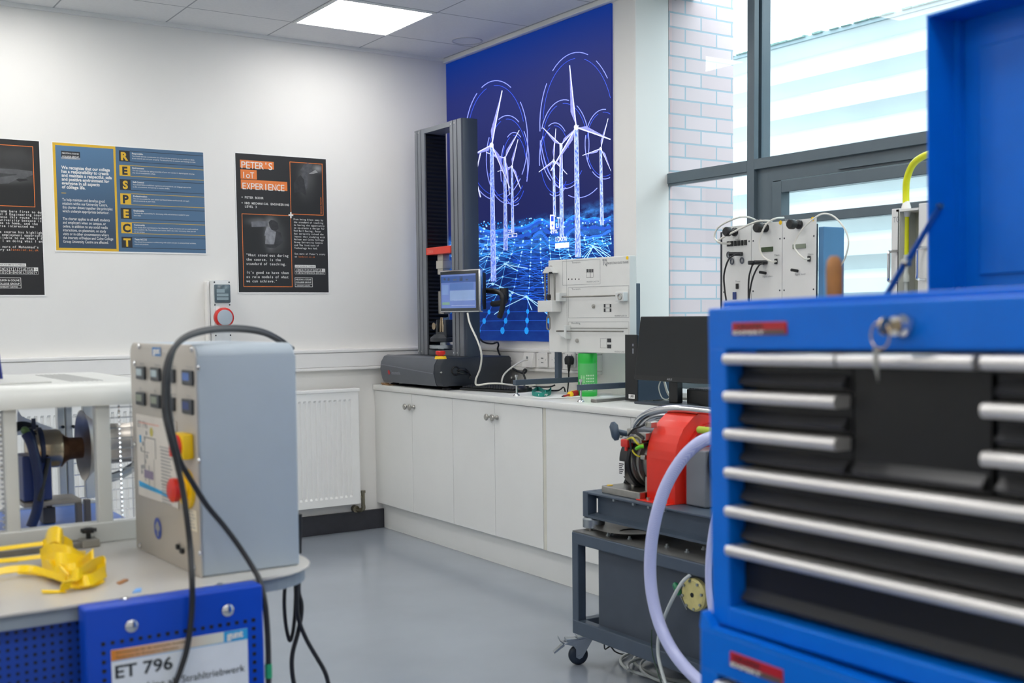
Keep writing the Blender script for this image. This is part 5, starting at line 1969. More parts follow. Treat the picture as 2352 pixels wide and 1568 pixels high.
# ---------------------------------------------------------------- PC tower and monitor
p0 = on_z(1438, 921, WT)
p1 = on_x(1466, 926, p0.x)
zt_ = on_x(1438, 769, p0.x).z
t = thing('computer_tower', 'black computer tower standing behind the black monitor', 'computer', (p0.x + 0.12, (p0.y + p1.y) / 2, WT))
X0 = p0.x
MB().box((X0, p1.y, WT + 0.006), (-0.025, p0.y, zt_), 0.002).build('case', mk('black_case_blue_lit', '#2b3d50', 0.4), t)  # blue window light on the side is put into the black case colour
MB().box((X0 - 0.006, p1.y, WT + 0.004), (X0 - 0.0005, p0.y, zt_ + 0.002), 0.002).build('front_panel', MT['black'], t)
PF = Plane((X0 - 0.0062, p0.y, WT), (0, -1, 0))
b = MB(PF.M)
q0, q1 = PF.px(1444, 914.5), PF.px(1458, 906)
b.rect(q0[0], q0[1], q1[0], q1[1], 0.0006)
b.build('sticker', MT['paper'], t)
b = MB(PF.M)
b.text('LAB01', q0[0] + 0.012, q0[1] + 0.006, 0.018, 0.001, fit=(q1[0] - q0[0]) * 0.6, bold=0.02)
b.build('sticker_text', MT['ink'], t)
b = MB(PF.M)
for py in (792, 803, 809):
    q0 = PF.px(1454, py)
    b.rect(q0[0] - 0.006, q0[1] - 0.006, q0[0] + 0.006, q0[1] + 0.006, 0.0006)
b.build('ports', MT['grey_mid'], t)

BLm = on_x(1456, 871, -0.36)
TLm = on_x(1471, 726.5, -0.318)
up_ = (TLm - BLm)
PMn = Plane(BLm, (0, -1, 0), up_)
mh = up_.length
mw = mh * 1.72
t = thing('monitor', 'black computer monitor with a dark blank screen, right of the trainer board', 'monitor', (-0.25, BLm.y - mw / 2, WT))
MB(PMn.M).box((0, 0, -0.03), (mw, mh, 0), 0.004).build('case', MT['black'], t)
MB(PMn.M).rect(0.006, 0.022, mw - 0.006, mh - 0.006, 0.0008).build('screen', mk('matt_dark_screen', '#1d2022', 0.35, spec=0.35), t)
MB(PMn.M).box((mw * 0.3, mh * 0.2, -0.07), (mw * 0.7, mh * 0.8, -0.028), 0.01).build('rear_bulge', MT['black'], t)
b = MB(PMn.M)
q0 = PMn.px(1531, 879)
b.text('ASUS', q0[0], 0.0065, 0.012, 0.001, fit=0.036, bold=0.03)
b.build('lettering', mk('grey_print', '#8b8d90', 0.4), t)
yc = BLm.y - mw / 2 + 0.02
ycs = on_x(1553, 900, -0.27).y
b = MB()
b.box((-0.29, ycs - 0.03, WT + 0.012), (-0.255, ycs + 0.03, 1.2), 0.004)
b.build('stand_neck', MT['black'], t)
MB().prism([(-0.36, ycs + 0.20, WT), (-0.36, ycs - 0.13, WT), (-0.18, ycs - 0.13, WT), (-0.18, ycs + 0.10, WT)], (0, 0, 0.012), 0.003).build('stand_base', mk('base_grey', '#363c44', 0.4), t)
cable('computer_cables', 'pale cables hanging in a loop behind the computer monitor', [(1518, 872, -0.24), (1513, 890, -0.22), (1520, 912, -0.22), (1532, 917, -0.21), (1540, 908, -0.21), (1545, 880, -0.22)], 0.003, 'cable_white')
cable('computer_cables', 'thicker pale cable dropping behind the neck of the monitor', [(1526, 876, -0.2), (1533, 900, -0.2), (1545, 917, -0.2)], 0.006, 'cable_white')
# small black vented box
p0 = on_z(1577, 931, WT)
zt_ = on_x(1577, 893, p0.x).z
t = thing('vented_box', 'small black box with a ribbed top between the monitor and the blue chest', 'box', (p0.x, p0.y - 0.1, WT))
MB().box((p0.x, p0.y - 0.2, WT), (p0.x + 0.16, p0.y, zt_), 0.004).build('body', MT['black'], t)
b = MB()
for k in range(12):
    b.box((p0.x + 0.01, p0.y - 0.012 - k * 0.015, zt_), (p0.x + 0.15, p0.y - 0.004 - k * 0.015, zt_ + 0.004))
b.build('ribs', MT['charcoal'], t)

# ---------------------------------------------------------------- three module instrument beside the window
IX = -0.34
PI_ = Plane((IX, 0, 0), (0, -1, 0))
ia0 = PI_.px(1660, 600)[0]
ia1 = PI_.px(1876, 600)[0]
iz1 = PI_.px(1768, 511)[1]
t = thing('instrument_unit', 'white three panel laboratory instrument with black knobs standing before the window', 'instrument', (IX + 0.1, -(ia0 + ia1) / 2, WT))
seams = [ia0, PI_.px(1727, 600)[0], PI_.px(1798, 600)[0], ia1]
MB().box((IX + 0.002, -ia0 + 0.018, WT + 0.012), (IX + 0.03, -ia1 + 0.02, iz1 - 0.02), 0.002).build('cabinet', MT['charcoal'], t)
for k in range(3):
    o = MB(PI_.M).box((seams[k] + 0.0012, WT + 0.012, 0), (seams[k + 1] - 0.0012, iz1, 0.004), 0.001).build('module_panel', MT['panel_grey'], t)
    b = MB(PI_.M)
    for zz_ in (iz1 - 0.07, WT + 0.2, iz1 - 0.28):
        for aa in (seams[k] + 0.012, seams[k + 1] - 0.012):
            b.disc(aa, zz_, 0.004, 0.0046, 8)
    b.build('screw', MT['charcoal'], o)
PI2 = Plane((IX - 0.0045, 0, 0), (0, -1, 0))


def ip(px, py):
    return PI2.px(px, py)


b1_ = on_x(1876, 521, IX)
MB().box((IX + 0.004, -ia1 - 0.004, WT), (IX + 0.125, -ia1 - 0.03, b1_.z), 0.003).build('side_case', mk('blue_grey_case', '#4a7ca6', 0.45), t)
for (px, py) in ((1683, 533), (1753, 524), (1830, 516)):
    q0 = ip(px, py)
    MB(PI2.M).lathe([(0.018, 0), (0.018, 0.15), (0.008, 0.3), (0.008, 0.45), (0.020, 0.6), (0.020, 0.9), (0.016, 1)], (q0[0] + 0.015, q0[1], 0), (q0[0] + 0.015, q0[1], 0.06), 20).build('knob', MT['black'], t, smooth=True)
b = MB(PI2.M)
for k in range(6):
    q0 = ip(1673.5 + 7.9 * k, 560 - 0.65 * k)
    b.box((q0[0] - 0.006, q0[1] - 0.011, 0), (q0[0] + 0.007, q0[1] + 0.011, 0.006), 0.001)
for pp in ((1694, 657), (1783, 600), (1859, 594)):
    q0 = ip(*pp)
    b.box((q0[0] - 0.006, q0[1] - 0.011, 0), (q0[0] + 0.007, q0[1] + 0.011, 0.006), 0.001)
b.build('push_buttons', MT['black'], t)
q0 = ip(1688, 677)
MB(PI2.M).box((q0[0] - 0.009, q0[1] - 0.02, 0), (q0[0] + 0.009, q0[1] + 0.012, 0.006), 0.001).build('rocker_switch', MT['blue_box'], t)
for (p0_, p1_, mm) in (((1749, 579), (1776, 566), 'lcd'), ((1821, 572), (1851, 559), 'lcd_grey')):
    q0, q1 = ip(*p0_), ip(*p1_)
    MB(PI2.M).box((q0[0], q0[1], 0), (q1[0], q1[1], 0.003), 0.001).build('display', MT[mm], t)
b = MB(PI2.M)
for pp in ((1674, 585), (1682, 600), (1705, 598)):
    q0 = ip(*pp)
    b.tube([(q0[0] + 0.009 * math.cos(k * PI / 6), q0[1] + 0.012 * math.sin(k * PI / 6), 0.003) for k in range(12)], 0.003, closed=True, sub=1)
b.build('socket_ring', MT['grey_dark'], t)
b = MB(PI2.M)
for pp in ((1759, 627), (1832, 622)):
    q0 = ip(*pp)
    b.cyl((q0[0], q0[1], 0), (q0[0] - 0.006, q0[1] + 0.004, 0.03), 0.006, n=12)
b.build('toggle_switch', MT['black'], t, smooth=True)
b = MB(PI2.M)
for (px, py) in ((1761, 523), (1764, 602), (1837, 653)):
    pass
for (p0_, ln) in (((1705, 583), 0.05), ((1755, 603), 0.06), ((1762, 602), 0.045)):
    q0 = ip(*p0_)
    b.cyl((q0[0], q0[1], 0.0), (q0[0] - 0.03, q0[1], ln), 0.0085, n=12)
b.build('black_plug', MT['black'], t, smooth=True)
b = MB(PI2.M)
for (px, py, s_) in ((1664, 531, 'TQ'), (1732, 522, 'TQ'), (1803, 513, 'TQ')):
    q0 = ip(px, py)
    b.text(s_, q0[0], q0[1], 0.022 if px != 1732 else 0.045, 0.0008, fit=0.022 if px != 1732 else 0.05, bold=0.03)
for (px, py, s_) in ((1752, 637, 'Input select'), (1826, 632, 'Signal level'), (1690, 648, 'Power'), (1690, 552, 'Range'), (1779, 588, 'Data'), (1856, 586, 'Data')):
    q0 = ip(px, py)
    b.text(s_, q0[0], q0[1], 0.011, 0.0008, fit=0.028 if len(s_) < 6 else 0.055)
b.build('print', MT['panel_line'], t)
b = MB(PI2.M)
for pp in ((1793, 511), (1867, 503)):
    q0 = ip(*pp)
    b.disc(q0[0], q0[1], 0.009, 0.001, 10)
b.build('yellow_sticker', MT['yellow'], t)
X2 = IX - 0.05
cable('white_lead', 'white lead looping out to the left over the first instrument panel', [(1676, 560, IX - 0.006), (1655, 557, X2), (1641, 545, X2), (1650, 522, X2), (1685, 503, X2), (1715, 498, X2 + 0.03), (1742, 508, IX + 0.05)], 0.004, 'cable_white')
cable('white_lead', 'white lead arching from the first instrument panel over the middle one', [(1680, 559, IX - 0.006), (1660, 559, X2 + 0.01), (1650, 552, X2), (1690, 530, X2), (1735, 510, X2), (1765, 507, X2 + 0.03), (1775, 512, IX + 0.05)], 0.0042, 'cable_white')
cable('white_lead', 'white lead curling down the middle instrument panel', [(1783, 600, IX - 0.008), (1770, 600, X2), (1752, 588, X2), (1744, 565, X2), (1748, 540, X2), (1760, 515, X2), (1780, 502, X2 + 0.02), (1800, 500, IX + 0.06)], 0.004, 'cable_white')
cable('white_lead', 'white lead curling down the right instrument panel and out past its side', [(1859, 594, IX - 0.008), (1848, 594, X2), (1832, 580, X2), (1825, 562, X2), (1840, 530, X2), (1868, 503, X2), (1890, 491, X2 + 0.02), (1915, 497, X2 + 0.05), (1940, 525, X2 + 0.05), (1949, 555, X2 + 0.05), (1942, 590, X2 + 0.06), (1930, 612, X2 + 0.08)], 0.0035, 'cable_white')
cable('black_lead', 'black lead curving down the left instrument panel', [(1701, 583, IX - 0.05), (1690, 584, X2 - 0.01), (1673, 597, X2), (1663, 630, X2), (1664, 660, X2), (1668, 690, X2)], 0.0038, 'rubber')
cable('black_lead', 'pair of black leads dropping from the middle instrument panel, left one', [(1733, 605, IX - 0.05), (1727, 612, X2), (1720, 640, X2), (1719, 690, X2)], 0.0036, 'rubber')
cable('black_lead', 'pair of black leads dropping from the middle instrument panel, right one', [(1752, 604, IX - 0.05), (1742, 611, X2), (1730, 635, X2), (1723, 665, X2), (1720, 695, X2)], 0.0036, 'rubber')

# ---------------------------------------------------------------- upright flow column with yellow hose
FX = -0.34
fa = on_x(2048, 480, FX)
fb_ = on_x(2066, 480, FX)
zt_ = fa.z
t = thing('flow_column', 'upright grey cabinet with a yellow tube inside, half hidden by the tool chest lid', 'apparatus', (FX, fa.y, WT))
yA, yB = fa.y, fb_.y
yC = on_x(2110, 480, FX).y
yD = on_x(2160, 480, FX).y
MB().box((FX, yB, WT), (FX + 0.02, yA, zt_), 0.002).build('front_flange', MT['panel_grey'], t)
MB().box((FX + 0.09, yC - 0.02, WT), (FX + 0.10, yB + 0.005, zt_ - 0.012)).build('back_panel', mk('grey_green_panel', '#a3a696', 0.5), t)
MB().box((FX + 0.0, yB - 0.001, WT), (FX + 0.09, yB + 0.006, zt_ - 0.012)).build('side_panel', mk('grey_side', '#b9bbb2', 0.5), t)
MB().box((FX, yD, WT), (FX + 0.09, yC, zt_ + 0.01), 0.002).build('right_panel', MT['panel_grey'], t)
MB().box((FX, yC + 0.001, zt_ - 0.012), (FX + 0.09, yA - 0.02, zt_ - 0.004)).build('top_plate', MT['panel_grey'], t)
ty_ = on_x(2081, 520, FX + 0.04)
zb_ = on_x(2081, 585, FX + 0.04).z
MB().cyl((FX + 0.04, ty_.y, zb_), (FX + 0.04, ty_.y, zt_ - 0.02), 0.011, n=16).build('yellow_tube', MT['yellow_tube'], t, smooth=True)
b = MB().cyl((FX + 0.04, ty_.y, WT), (FX + 0.04, ty_.y, zb_), 0.010, n=16)
b.lathe([(0.016, 0), (0.016, 0.2), (0.011, 0.4), (0.011, 0.6), (0.016, 0.8), (0.016, 1)], (FX + 0.04, ty_.y, zb_ - 0.10), (FX + 0.04, ty_.y, zb_), 16)
b.build('glass_tube', mk('frosted_glass', '#c8ccc4', 0.2), t, smooth=True)
b = MB().lathe([(0.012, 0), (0.017, 0.3), (0.017, 0.6), (0.010, 1)], (FX + 0.04, ty_.y, zt_ - 0.03), (FX + 0.04, ty_.y, zt_ + 0.03), 16)
b.build('hose_fitting', MT['plastic_white'], t, smooth=True)
b = MB()
h0, h1 = on_x(2053, 578, FX - 0.02), on_x(2053, 645, FX - 0.02)
b.tube([(FX, h0.y + 0.0, h0.z + 0.003), (FX - 0.03, h0.y + 0.012, h0.z), (FX - 0.033, h0.y + 0.012, h0.z - 0.02), (FX - 0.033, h0.y + 0.012, h1.z + 0.02), (FX - 0.03, h0.y + 0.012, h1.z), (FX, h0.y, h1.z - 0.003)], 0.006, sub=4)
h0, h1 = on_x(2119, 570, FX - 0.02), on_x(2119, 640, FX - 0.02)
b.tube([(FX, h0.y + 0.0, h0.z + 0.003), (FX - 0.03, h0.y + 0.012, h0.z), (FX - 0.033, h0.y + 0.012, h0.z - 0.02), (FX - 0.033, h0.y + 0.012, h1.z + 0.02), (FX - 0.03, h0.y + 0.012, h1.z), (FX, h0.y, h1.z - 0.003)], 0.006, sub=4)
b.build('pull_handle', MT['chrome'], t, smooth=True)
b = MB()
b.text('TQ', 0, 0, 0.03, 0, fit=0.03)
b.M = Matrix()
b.bm.transform(Plane((FX - 0.001, yA - 0.008, zt_ - 0.05), (0, -1, 0)).M)
b.build('print', MT['panel_line'], t)
cable('yellow_hose', 'bright yellow hose arching up from the flow column behind the lid', [(2081, 470, FX + 0.04), (2081, 440, FX + 0.04), (2083, 412, FX + 0.03), (2094, 382, FX + 0.02), (2112, 364, FX + 0.0), (2140, 352, FX - 0.02), (2180, 350, FX - 0.03)], 0.0125, 'yellow_tube', cat='hose', n=12)

# ================================================================ ENGINE TROLLEY
SF = MT['steelblue']
TX0, TX1, TY0, TY1 = -1.30, -0.76, -3.094, -4.30
TZ0, TZ1 = 0.135, 0.527
t = thing('steel_trolley', 'slate grey steel frame trolley on castors beside the blue tool chest', 'trolley', ((TX0 + TX1) / 2, (TY0 + TY1) / 2, 0))
K = 0.038
for x in (TX0, TX1 - K):
    for y in (TY0, TY1 + K):
        MB().box((x, y - K, TZ0), (x + K, y, TZ1 - 0.002), 0.003).build('frame_post', SF, t)
for (z0, z1) in ((TZ0, TZ0 + 0.055), (TZ1 - 0.045, TZ1)):
    b = MB()
    for x in (TX0 - 0.001, TX1 - K + 0.001):
        b.box((x, TY1, z0), (x + K, TY0 - 0.0005, z1), 0.004)
    for y in (TY0, TY1 + K):
        b.box((TX0 + K, y - K, z0), (TX1 - K, y - 0.001, z1), 0.004)
    b.build('frame_rail', SF, t)
tky = on_x(1374, 1300, TX0 + 0.03).y
MB().box((TX0 + 0.03, TY1 + 0.05, TZ0 + 0.03), (TX1 - 0.05, tky, TZ1 - 0.046), 0.004).build('tank', mk('tank_grey', '#424a55', 0.5, var=0.06), t)
MB().box((TX0 + 0.002, TY1 + 0.002, TZ1 + 0.0005), (TX1 - 0.002, TY0 - 0.002, TZ1 + 0.004)).build('top_plate', mk('worn_plate', '#6c6c6a', 0.4, 0.4, var=0.2, scale=10), t)
b = MB()
for px, py in ((1397, 1230), (1406, 1229), (1446, 1238), (1532, 1256), (1578, 1268), (1616, 1262)):
    p0 = on_z(px, py, TZ1 + 0.004)
    b.cyl((p0.x, p0.y, TZ1 + 0.004), (p0.x, p0.y, TZ1 + 0.016), 0.005, n=6)
    b.cyl((p0.x, p0.y, TZ1 + 0.004), (p0.x, p0.y, TZ1 + 0.009), 0.009, n=6)
b.build('bolt', MT['zinc'], t)
p0 = on_x(1440, 1213, TX0 + 0.12)
MB().lathe([(0.0, 0), (0.06, 0.2), (0.13, 0.8), (0.15, 1.0), (0.145, 1.0), (0.05, 0.3)], (p0.x + 0.03, p0.y, TZ1 + 0.005), (p0.x + 0.03, p0.y, TZ1 + 0.028), 28, caps=False).build('drip_tray', MT['steel_dull'], t, smooth=True)
# pale round inspection cap with bolts and black centre
Pd = Plane((TX0 + 0.028, 0, 0), (0, -1, 0))
c = Pd.px(1601, 1364)
o = MB(Pd.M).lathe([(0.056, 0), (0.056, 0.7), (0.05, 1)], (c[0], c[1], 0), (c[0], c[1], 0.022), 32).build('inspection_cap', MT['pale_yellow'], t, smooth=True)
b = MB(Pd.M)
for k in range(8):
    a_ = k * PI / 4 + 0.2
    b.cyl((c[0] + 0.047 * math.cos(a_), c[1] + 0.047 * math.sin(a_), 0.015), (c[0] + 0.047 * math.cos(a_), c[1] + 0.047 * math.sin(a_), 0.026), 0.005, n=6)
b.build('cap_bolt', MT['zinc'], o)
MB(Pd.M).cyl((c[0], c[1], 0.015), (c[0], c[1], 0.0235), 0.008, n=16).build('cap_hole', MT['black'], o)
c2 = Pd.px(1608, 1316)
MB(Pd.M).box((c2[0] - 0.03, c2[1] - 0.006, 0), (c2[0] + 0.03, c2[1] + 0.006, 0.008), 0.002).build('tank_fitting', MT['black'], t)


def castor(x, y):
    cx_, cy_ = x + 0.03, y
    M_ = Matrix.Translation((cx_, cy_, 0)) @ Matrix.Rotation(math.radians(-24), 4, 'Z')
    b = MB(M_)
    b.lathe([(0.022, 0), (0.034, 0.12), (0.038, 0.3), (0.038, 0.7), (0.034, 0.88), (0.022, 1)], (0, -0.014, 0.038), (0, 0.014, 0.038), 28)
    o = b.build('castor', MT['tyre'], t, smooth=True)
    b = MB(M_)
    for s_ in (-1, 1):
        yy = s_ * 0.019
        b.prism([(-0.058, yy, 0.088), (-0.03, yy, 0.098), (0.045, yy, 0.108), (0.052, yy, 0.098), (0.012, yy, 0.032), (0.0, yy, 0.026), (-0.012, yy, 0.034), (-0.012, yy, 0.064), (-0.022, yy, 0.078)], (0, 0.003 * s_, 0))
    b.box((-0.05, -0.019, 0.094), (0.045, 0.019, 0.106), 0.002)
    b.cyl((0, -0.026, 0.038), (0, 0.026, 0.038), 0.006, n=8)
    b.cyl((-0.012, -0.024, 0.078), (-0.012, 0.024, 0.078), 0.004, n=8)
    b.build('castor_fork', MT['zinc'], o)
    b = MB(M_)
    b.box((-0.005, -0.03, 0.108), (0.062, 0.03, 0.114))
    b.cyl((0.03, 0, 0.104), (0.03, 0, 0.134), 0.02, n=16)
    b.build('castor_plate', MT['zinc'], o)
    b = MB(M_)
    b.prism([(-0.06, -0.015, 0.085), (-0.075, -0.015, 0.10), (-0.078, -0.015, 0.115), (-0.072, -0.015, 0.10), (-0.055, -0.015, 0.09)], (0, 0.03, 0))
    b.prism([(-0.055, -0.012, 0.078), (-0.095, -0.012, 0.05), (-0.098, -0.012, 0.055), (-0.058, -0.012, 0.088)], (0, 0.024, 0))
    b.build('brake_pedal', MT['zinc'], o)


cc = on_z(1328, 1525, 0)
for (x, y) in ((cc.x - 0.03, cc.y), (TX1 - 0.08, TY0 - 0.04), (TX0 + 0.02, TY1 + 0.05), (TX1 - 0.08, TY1 + 0.05)):
    castor(x, y)

# ---------------------------------------------------------------- engine rig on the trolley
t = thing('engine_rig', 'small test engine with a red arched guard on a grey chassis on the trolley', 'engine', (-1.1, -3.5, TZ1))
HX0, HX1, HY0, HY1 = -1.245, -0.80, -3.09, -4.15
HZ0, HZ1 = 0.578, 0.676
b = MB()
b.box((HX0, HY0 - 0.032, HZ0), (HX0 + 0.045, HY0, HZ1), 0.003)
b.box((HX0, HY1, HZ1 - 0.008), (HX0 + 0.1, HY0 - 0.033, HZ1), 0.002)
b.box((HX0 + 0.04, HY1, HZ0 + 0.008), (HX0 + 0.048, HY0 - 0.045, HZ1 - 0.0085))
b.prism([(HX0, HY0 - 0.033, HZ0), (HX0 + 0.048, HY0 - 0.033, HZ0 + 0.004), (HX0 + 0.048, HY0 - 0.033, HZ0 + 0.016), (HX0, HY0 - 0.033, HZ0 + 0.009)], (0, HY1 - HY0 + 0.033, 0))
b.build('chassis_beam', SF, t)
b = MB()
b.box((HX1 - 0.06, HY1, HZ0), (HX1, HY0, HZ1), 0.003)
b.box((HX0 + 0.046, HY0 - 0.04, HZ1 - 0.03), (HX1 - 0.061, HY0, HZ1), 0.003)
b.box((HX0 + 0.101, HY1, HZ1 - 0.007), (HX1 - 0.061, HY0 - 0.041, HZ1 - 0.001))
b.build('chassis_frame', SF, t)
for (x, y) in ((-1.215, -3.122), (-0.85, -3.13), (-1.215, -4.1), (-0.85, -4.1)):
    o = MB().lathe([(0.03, 0), (0.043, 0.12), (0.043, 0.85), (0.036, 1)], (x, y, TZ1 + 0.008), (x, y, HZ0 - 0.0005), 28).build('rubber_mount', MT['zinc'], t, smooth=True)
    b = MB().cyl((x, y, TZ1 + 0.0045), (x, y, TZ1 + 0.009), 0.03, n=24)
    b.cyl((x - 0.03, y - 0.02, TZ1 + 0.004), (x - 0.03, y - 0.02, TZ1 + 0.018), 0.007, n=6)
    b.build('mount_washer', MT['steel_dull'], o)
b = MB()
for py, px in ((1139, 1411), (1147, 1456), (1156, 1491), (1168, 1527)):
    p0 = on_x(px, py + 6, HX0 + 0.03)
    b.cyl((p0.x, p0.y, HZ1 - 0.022), (p0.x, p0.y, HZ1 - 0.009), 0.008, n=6)
b.build('bolt', MT['zinc'], t)
# red guard: arch in X-Z, deep along Y
GY0, GY1 = on_x(1478, 1140, -1.2).y, on_x(1543, 1153, -1.2).y
GR, GX = 0.175, -1.185
gc = (GX + GR, HZ1 + 0.155)


def arch(rad, y):
    pts = [(gc[0] - rad, y, HZ1)]
    for k in range(19):
        a_ = PI - PI * k / 18
        pts.append((gc[0] + rad * math.cos(a_), y, gc[1] + rad * math.sin(a_)))
    pts.append((gc[0] + rad, y, HZ1))
    return pts


o = MB().prism(arch(GR, GY0), (0, GY1 - GY0, 0), 0.003).build('guard', MT['red'], t, smooth=True, ang=35)
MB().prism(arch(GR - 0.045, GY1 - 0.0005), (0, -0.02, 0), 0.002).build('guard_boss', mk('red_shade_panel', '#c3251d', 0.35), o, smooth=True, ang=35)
b = MB().box((GX - 0.035, GY1 + 0.005, HZ1), (GX + 0.01, GY0 + 0.02, HZ1 + 0.004), 0.001)
b.build('guard_foot', MT['red'], o)
b = MB()
for yy in (GY0 - 0.03, GY1 + 0.03):
    b.cyl((GX - 0.018, yy, HZ1 + 0.004), (GX - 0.018, yy, HZ1 + 0.014), 0.007, n=6)
b.build('guard_bolt', MT['steel'], o)
# engine body left of the guard
EX, EZ = -1.085, 0.805
ey0 = on_x(1420, 1050, -1.18).y
em = ey0 - 0.075
o = MB().lathe([(0.05, 0), (0.09, 0.08), (0.108, 0.3), (0.112, 0.9), (0.106, 1)], (EX, ey0, EZ), (EX, em, EZ), 36).build('starter_shroud', MT['black'], t, smooth=True)
Pe = Plane((EX - 0.1125, ey0 - 0.02, EZ), (0, -1, 0))
b = MB(Pe.M)
b.rect(0.004, -0.055, 0.040, 0.0, 0.001)
b.build('label', MT['paper'], o)
b = MB(Pe.M)
for k in range(6):
    b.rect(0.008, -0.012 - 0.007 * k, 0.036 - 0.005 * (k % 3), -0.0085 - 0.007 * k, 0.0016)
b.build('label_print', MT['ink'], o)
b = MB()
b.lathe([(0.10, 0), (0.10, 0.12), (0.085, 0.16), (0.085, 0.3), (0.096, 0.34), (0.096, 0.46), (0.08, 0.5), (0.08, 0.66), (0.09, 0.7), (0.09, 1)], (EX, em - 0.001, EZ), (EX, GY0 - 0.001 + 0.002, EZ), 36)
b.build('crankcase', MT['steel_dull'], t, smooth=True)
b = MB()
b.box((EX - 0.06, em - 0.085, EZ + 0.085), (EX + 0.06, em + 0.03, EZ + 0.125), 0.006)
b.box((EX - 0.10, em - 0.05, EZ + 0.07), (EX - 0.03, em + 0.035, EZ + 0.085), 0.003)
b.build('carburettor_plate', MT['grey_mid'], t)
b = MB()
p0 = on_x(1432, 1016, -1.2)
b.box((p0.x, p0.y - 0.022, p0.z - 0.018), (p0.x + 0.03, p0.y + 0.02, p0.z + 0.012), 0.006)
b.cyl((p0.x + 0.005, p0.y - 0.01, p0.z - 0.03), (p0.x + 0.005, p0.y - 0.01, p0.z - 0.015), 0.006)
b.build('stop_switch', MT['red_plastic'], t, smooth=True)
b = MB()
A = [on_x(*q_) for q_ in ((1440, 1010, -1.19), (1452, 1005, -1.2), (1462, 1016, -1.2), (1470, 1022, -1.19), (1478, 1020, -1.18))]
b.tube(A, 0.004)
A = [on_x(*q_) for q_ in ((1450, 1030, -1.19), (1458, 1042, -1.2), (1468, 1048, -1.19), (1476, 1046, -1.18))]
b.tube(A, 0.003)
b.build('yellow_wire', mk('yellow_green_wire', '#c8bc2c', 0.4), t, smooth=True)
b = MB()
A = [on_x(*q_) for q_ in ((1462, 1030, -1.2), (1470, 1026, -1.205), (1478, 1025, -1.195))]
b.tube(A, 0.007)
b.build('green_connector', mk('bright_green', '#5fc21f', 0.4), t, smooth=True)
b = MB()
for pts in (((1442, 1000), (1456, 985), (1470, 980), (1480, 975)), ((1446, 1008), (1450, 1030), (1456, 1060), (1462, 1080)), ((1455, 990), (1468, 1000), (1478, 1008))):
    b.tube([on_x(px, py, -1.195) for px, py in pts], 0.004)
b.build('black_wire', MT['rubber'], t, smooth=True)
b = MB()
for (px, py, s_) in ((1463, 1008, 0.022), (1474, 1002, 0.02), (1445, 990, 0.014), (1475, 1050, 0.012), (1488, 975, 0.016)):
    p0 = on_x(px, py, -1.19)
    b.box((p0.x, p0.y - s_, p0.z - s_ * 0.7), (p0.x + 0.03, p0.y + s_, p0.z + s_ * 0.7), 0.003)
b.build('terminal_block', MT['steel'], t)
# pull handle
b = MB()
g0, g1 = on_x(1412, 990, -1.17), on_x(1440, 996, -1.13)
b.tube([g0, g0.lerp(g1, 0.5), g1], 0.011, n=10)
d_ = Vector((0.0, 0.35, 1.0)).normalized()
for k in range(1):
    b.lathe([(0.008, 0), (0.016, 0.2), (0.017, 0.8), (0.008, 1)], g0 - d_ * 0.035, g0 + d_ * 0.035, 16)
b.build('pull_handle', mk('blue_grey_handle', '#3c4c5c', 0.3), t, smooth=True)
# exhaust pipe
b = MB()
b.tube([on_x(*q_) for q_ in ((1455, 992, -1.08), (1463, 972, -1.08), (1480, 955, -1.08), (1508, 943, -1.08), (1550, 938, -1.08), (1600, 941, -1.08), (1660, 948, -1.08))], 0.0145, n=14)
b.build('exhaust_pipe', MT['chrome'], t, smooth=True)
MB().tube([on_x(*q_) for q_ in ((1468, 985, -1.04), (1486, 966, -1.04), (1510, 957, -1.04), (1535, 955, -1.04))], 0.011, n=12).build('inlet_pipe', MT['chrome'], t, smooth=True)
# base block and stand posts
MB().box((-1.215, -3.17, HZ1), (-1.0, GY0 + 0.004, HZ1 + 0.028), 0.003).build('base_block', MT['steel'], t)
b = MB()
for (x, y) in ((-1.19, -3.19), (-1.12, -3.25)):
    b.cyl((x, y, HZ1 + 0.028), (x, y, HZ1 + 0.030), 0.012, n=14)
b.build('yellow_marking', MT['yellow'], t)
b = MB()
b.cyl((-1.15, GY0 + 0.03, HZ1 + 0.0285), (-1.15, GY0 + 0.03, EZ - 0.05), 0.013)
b.cyl((-1.02, GY0 + 0.03, HZ1 + 0.0285), (-1.02, GY0 + 0.03, EZ - 0.05), 0.013)
b.cyl((-1.13, ey0 - 0.03, HZ1 + 0.0285), (-1.13, ey0 - 0.03, EZ - 0.06), 0.009)
b.build('support_post', MT['steel'], t, smooth=True)
b = MB()
sp0, sp1 = on_x(1438, 1114, -1.1), on_x(1452, 1078, -1.1)
for k in range(9):
    c_ = sp0.lerp(sp1, k / 8)
    dd = (sp1 - sp0).normalized()
    b.cyl(c_ - dd * 0.002, c_ + dd * 0.003, 0.013, n=14)
b.tube([sp0, sp0.lerp(sp1, 0.5), sp1], 0.010, n=10)
b.build('ribbed_hose', MT['rubber'], t)
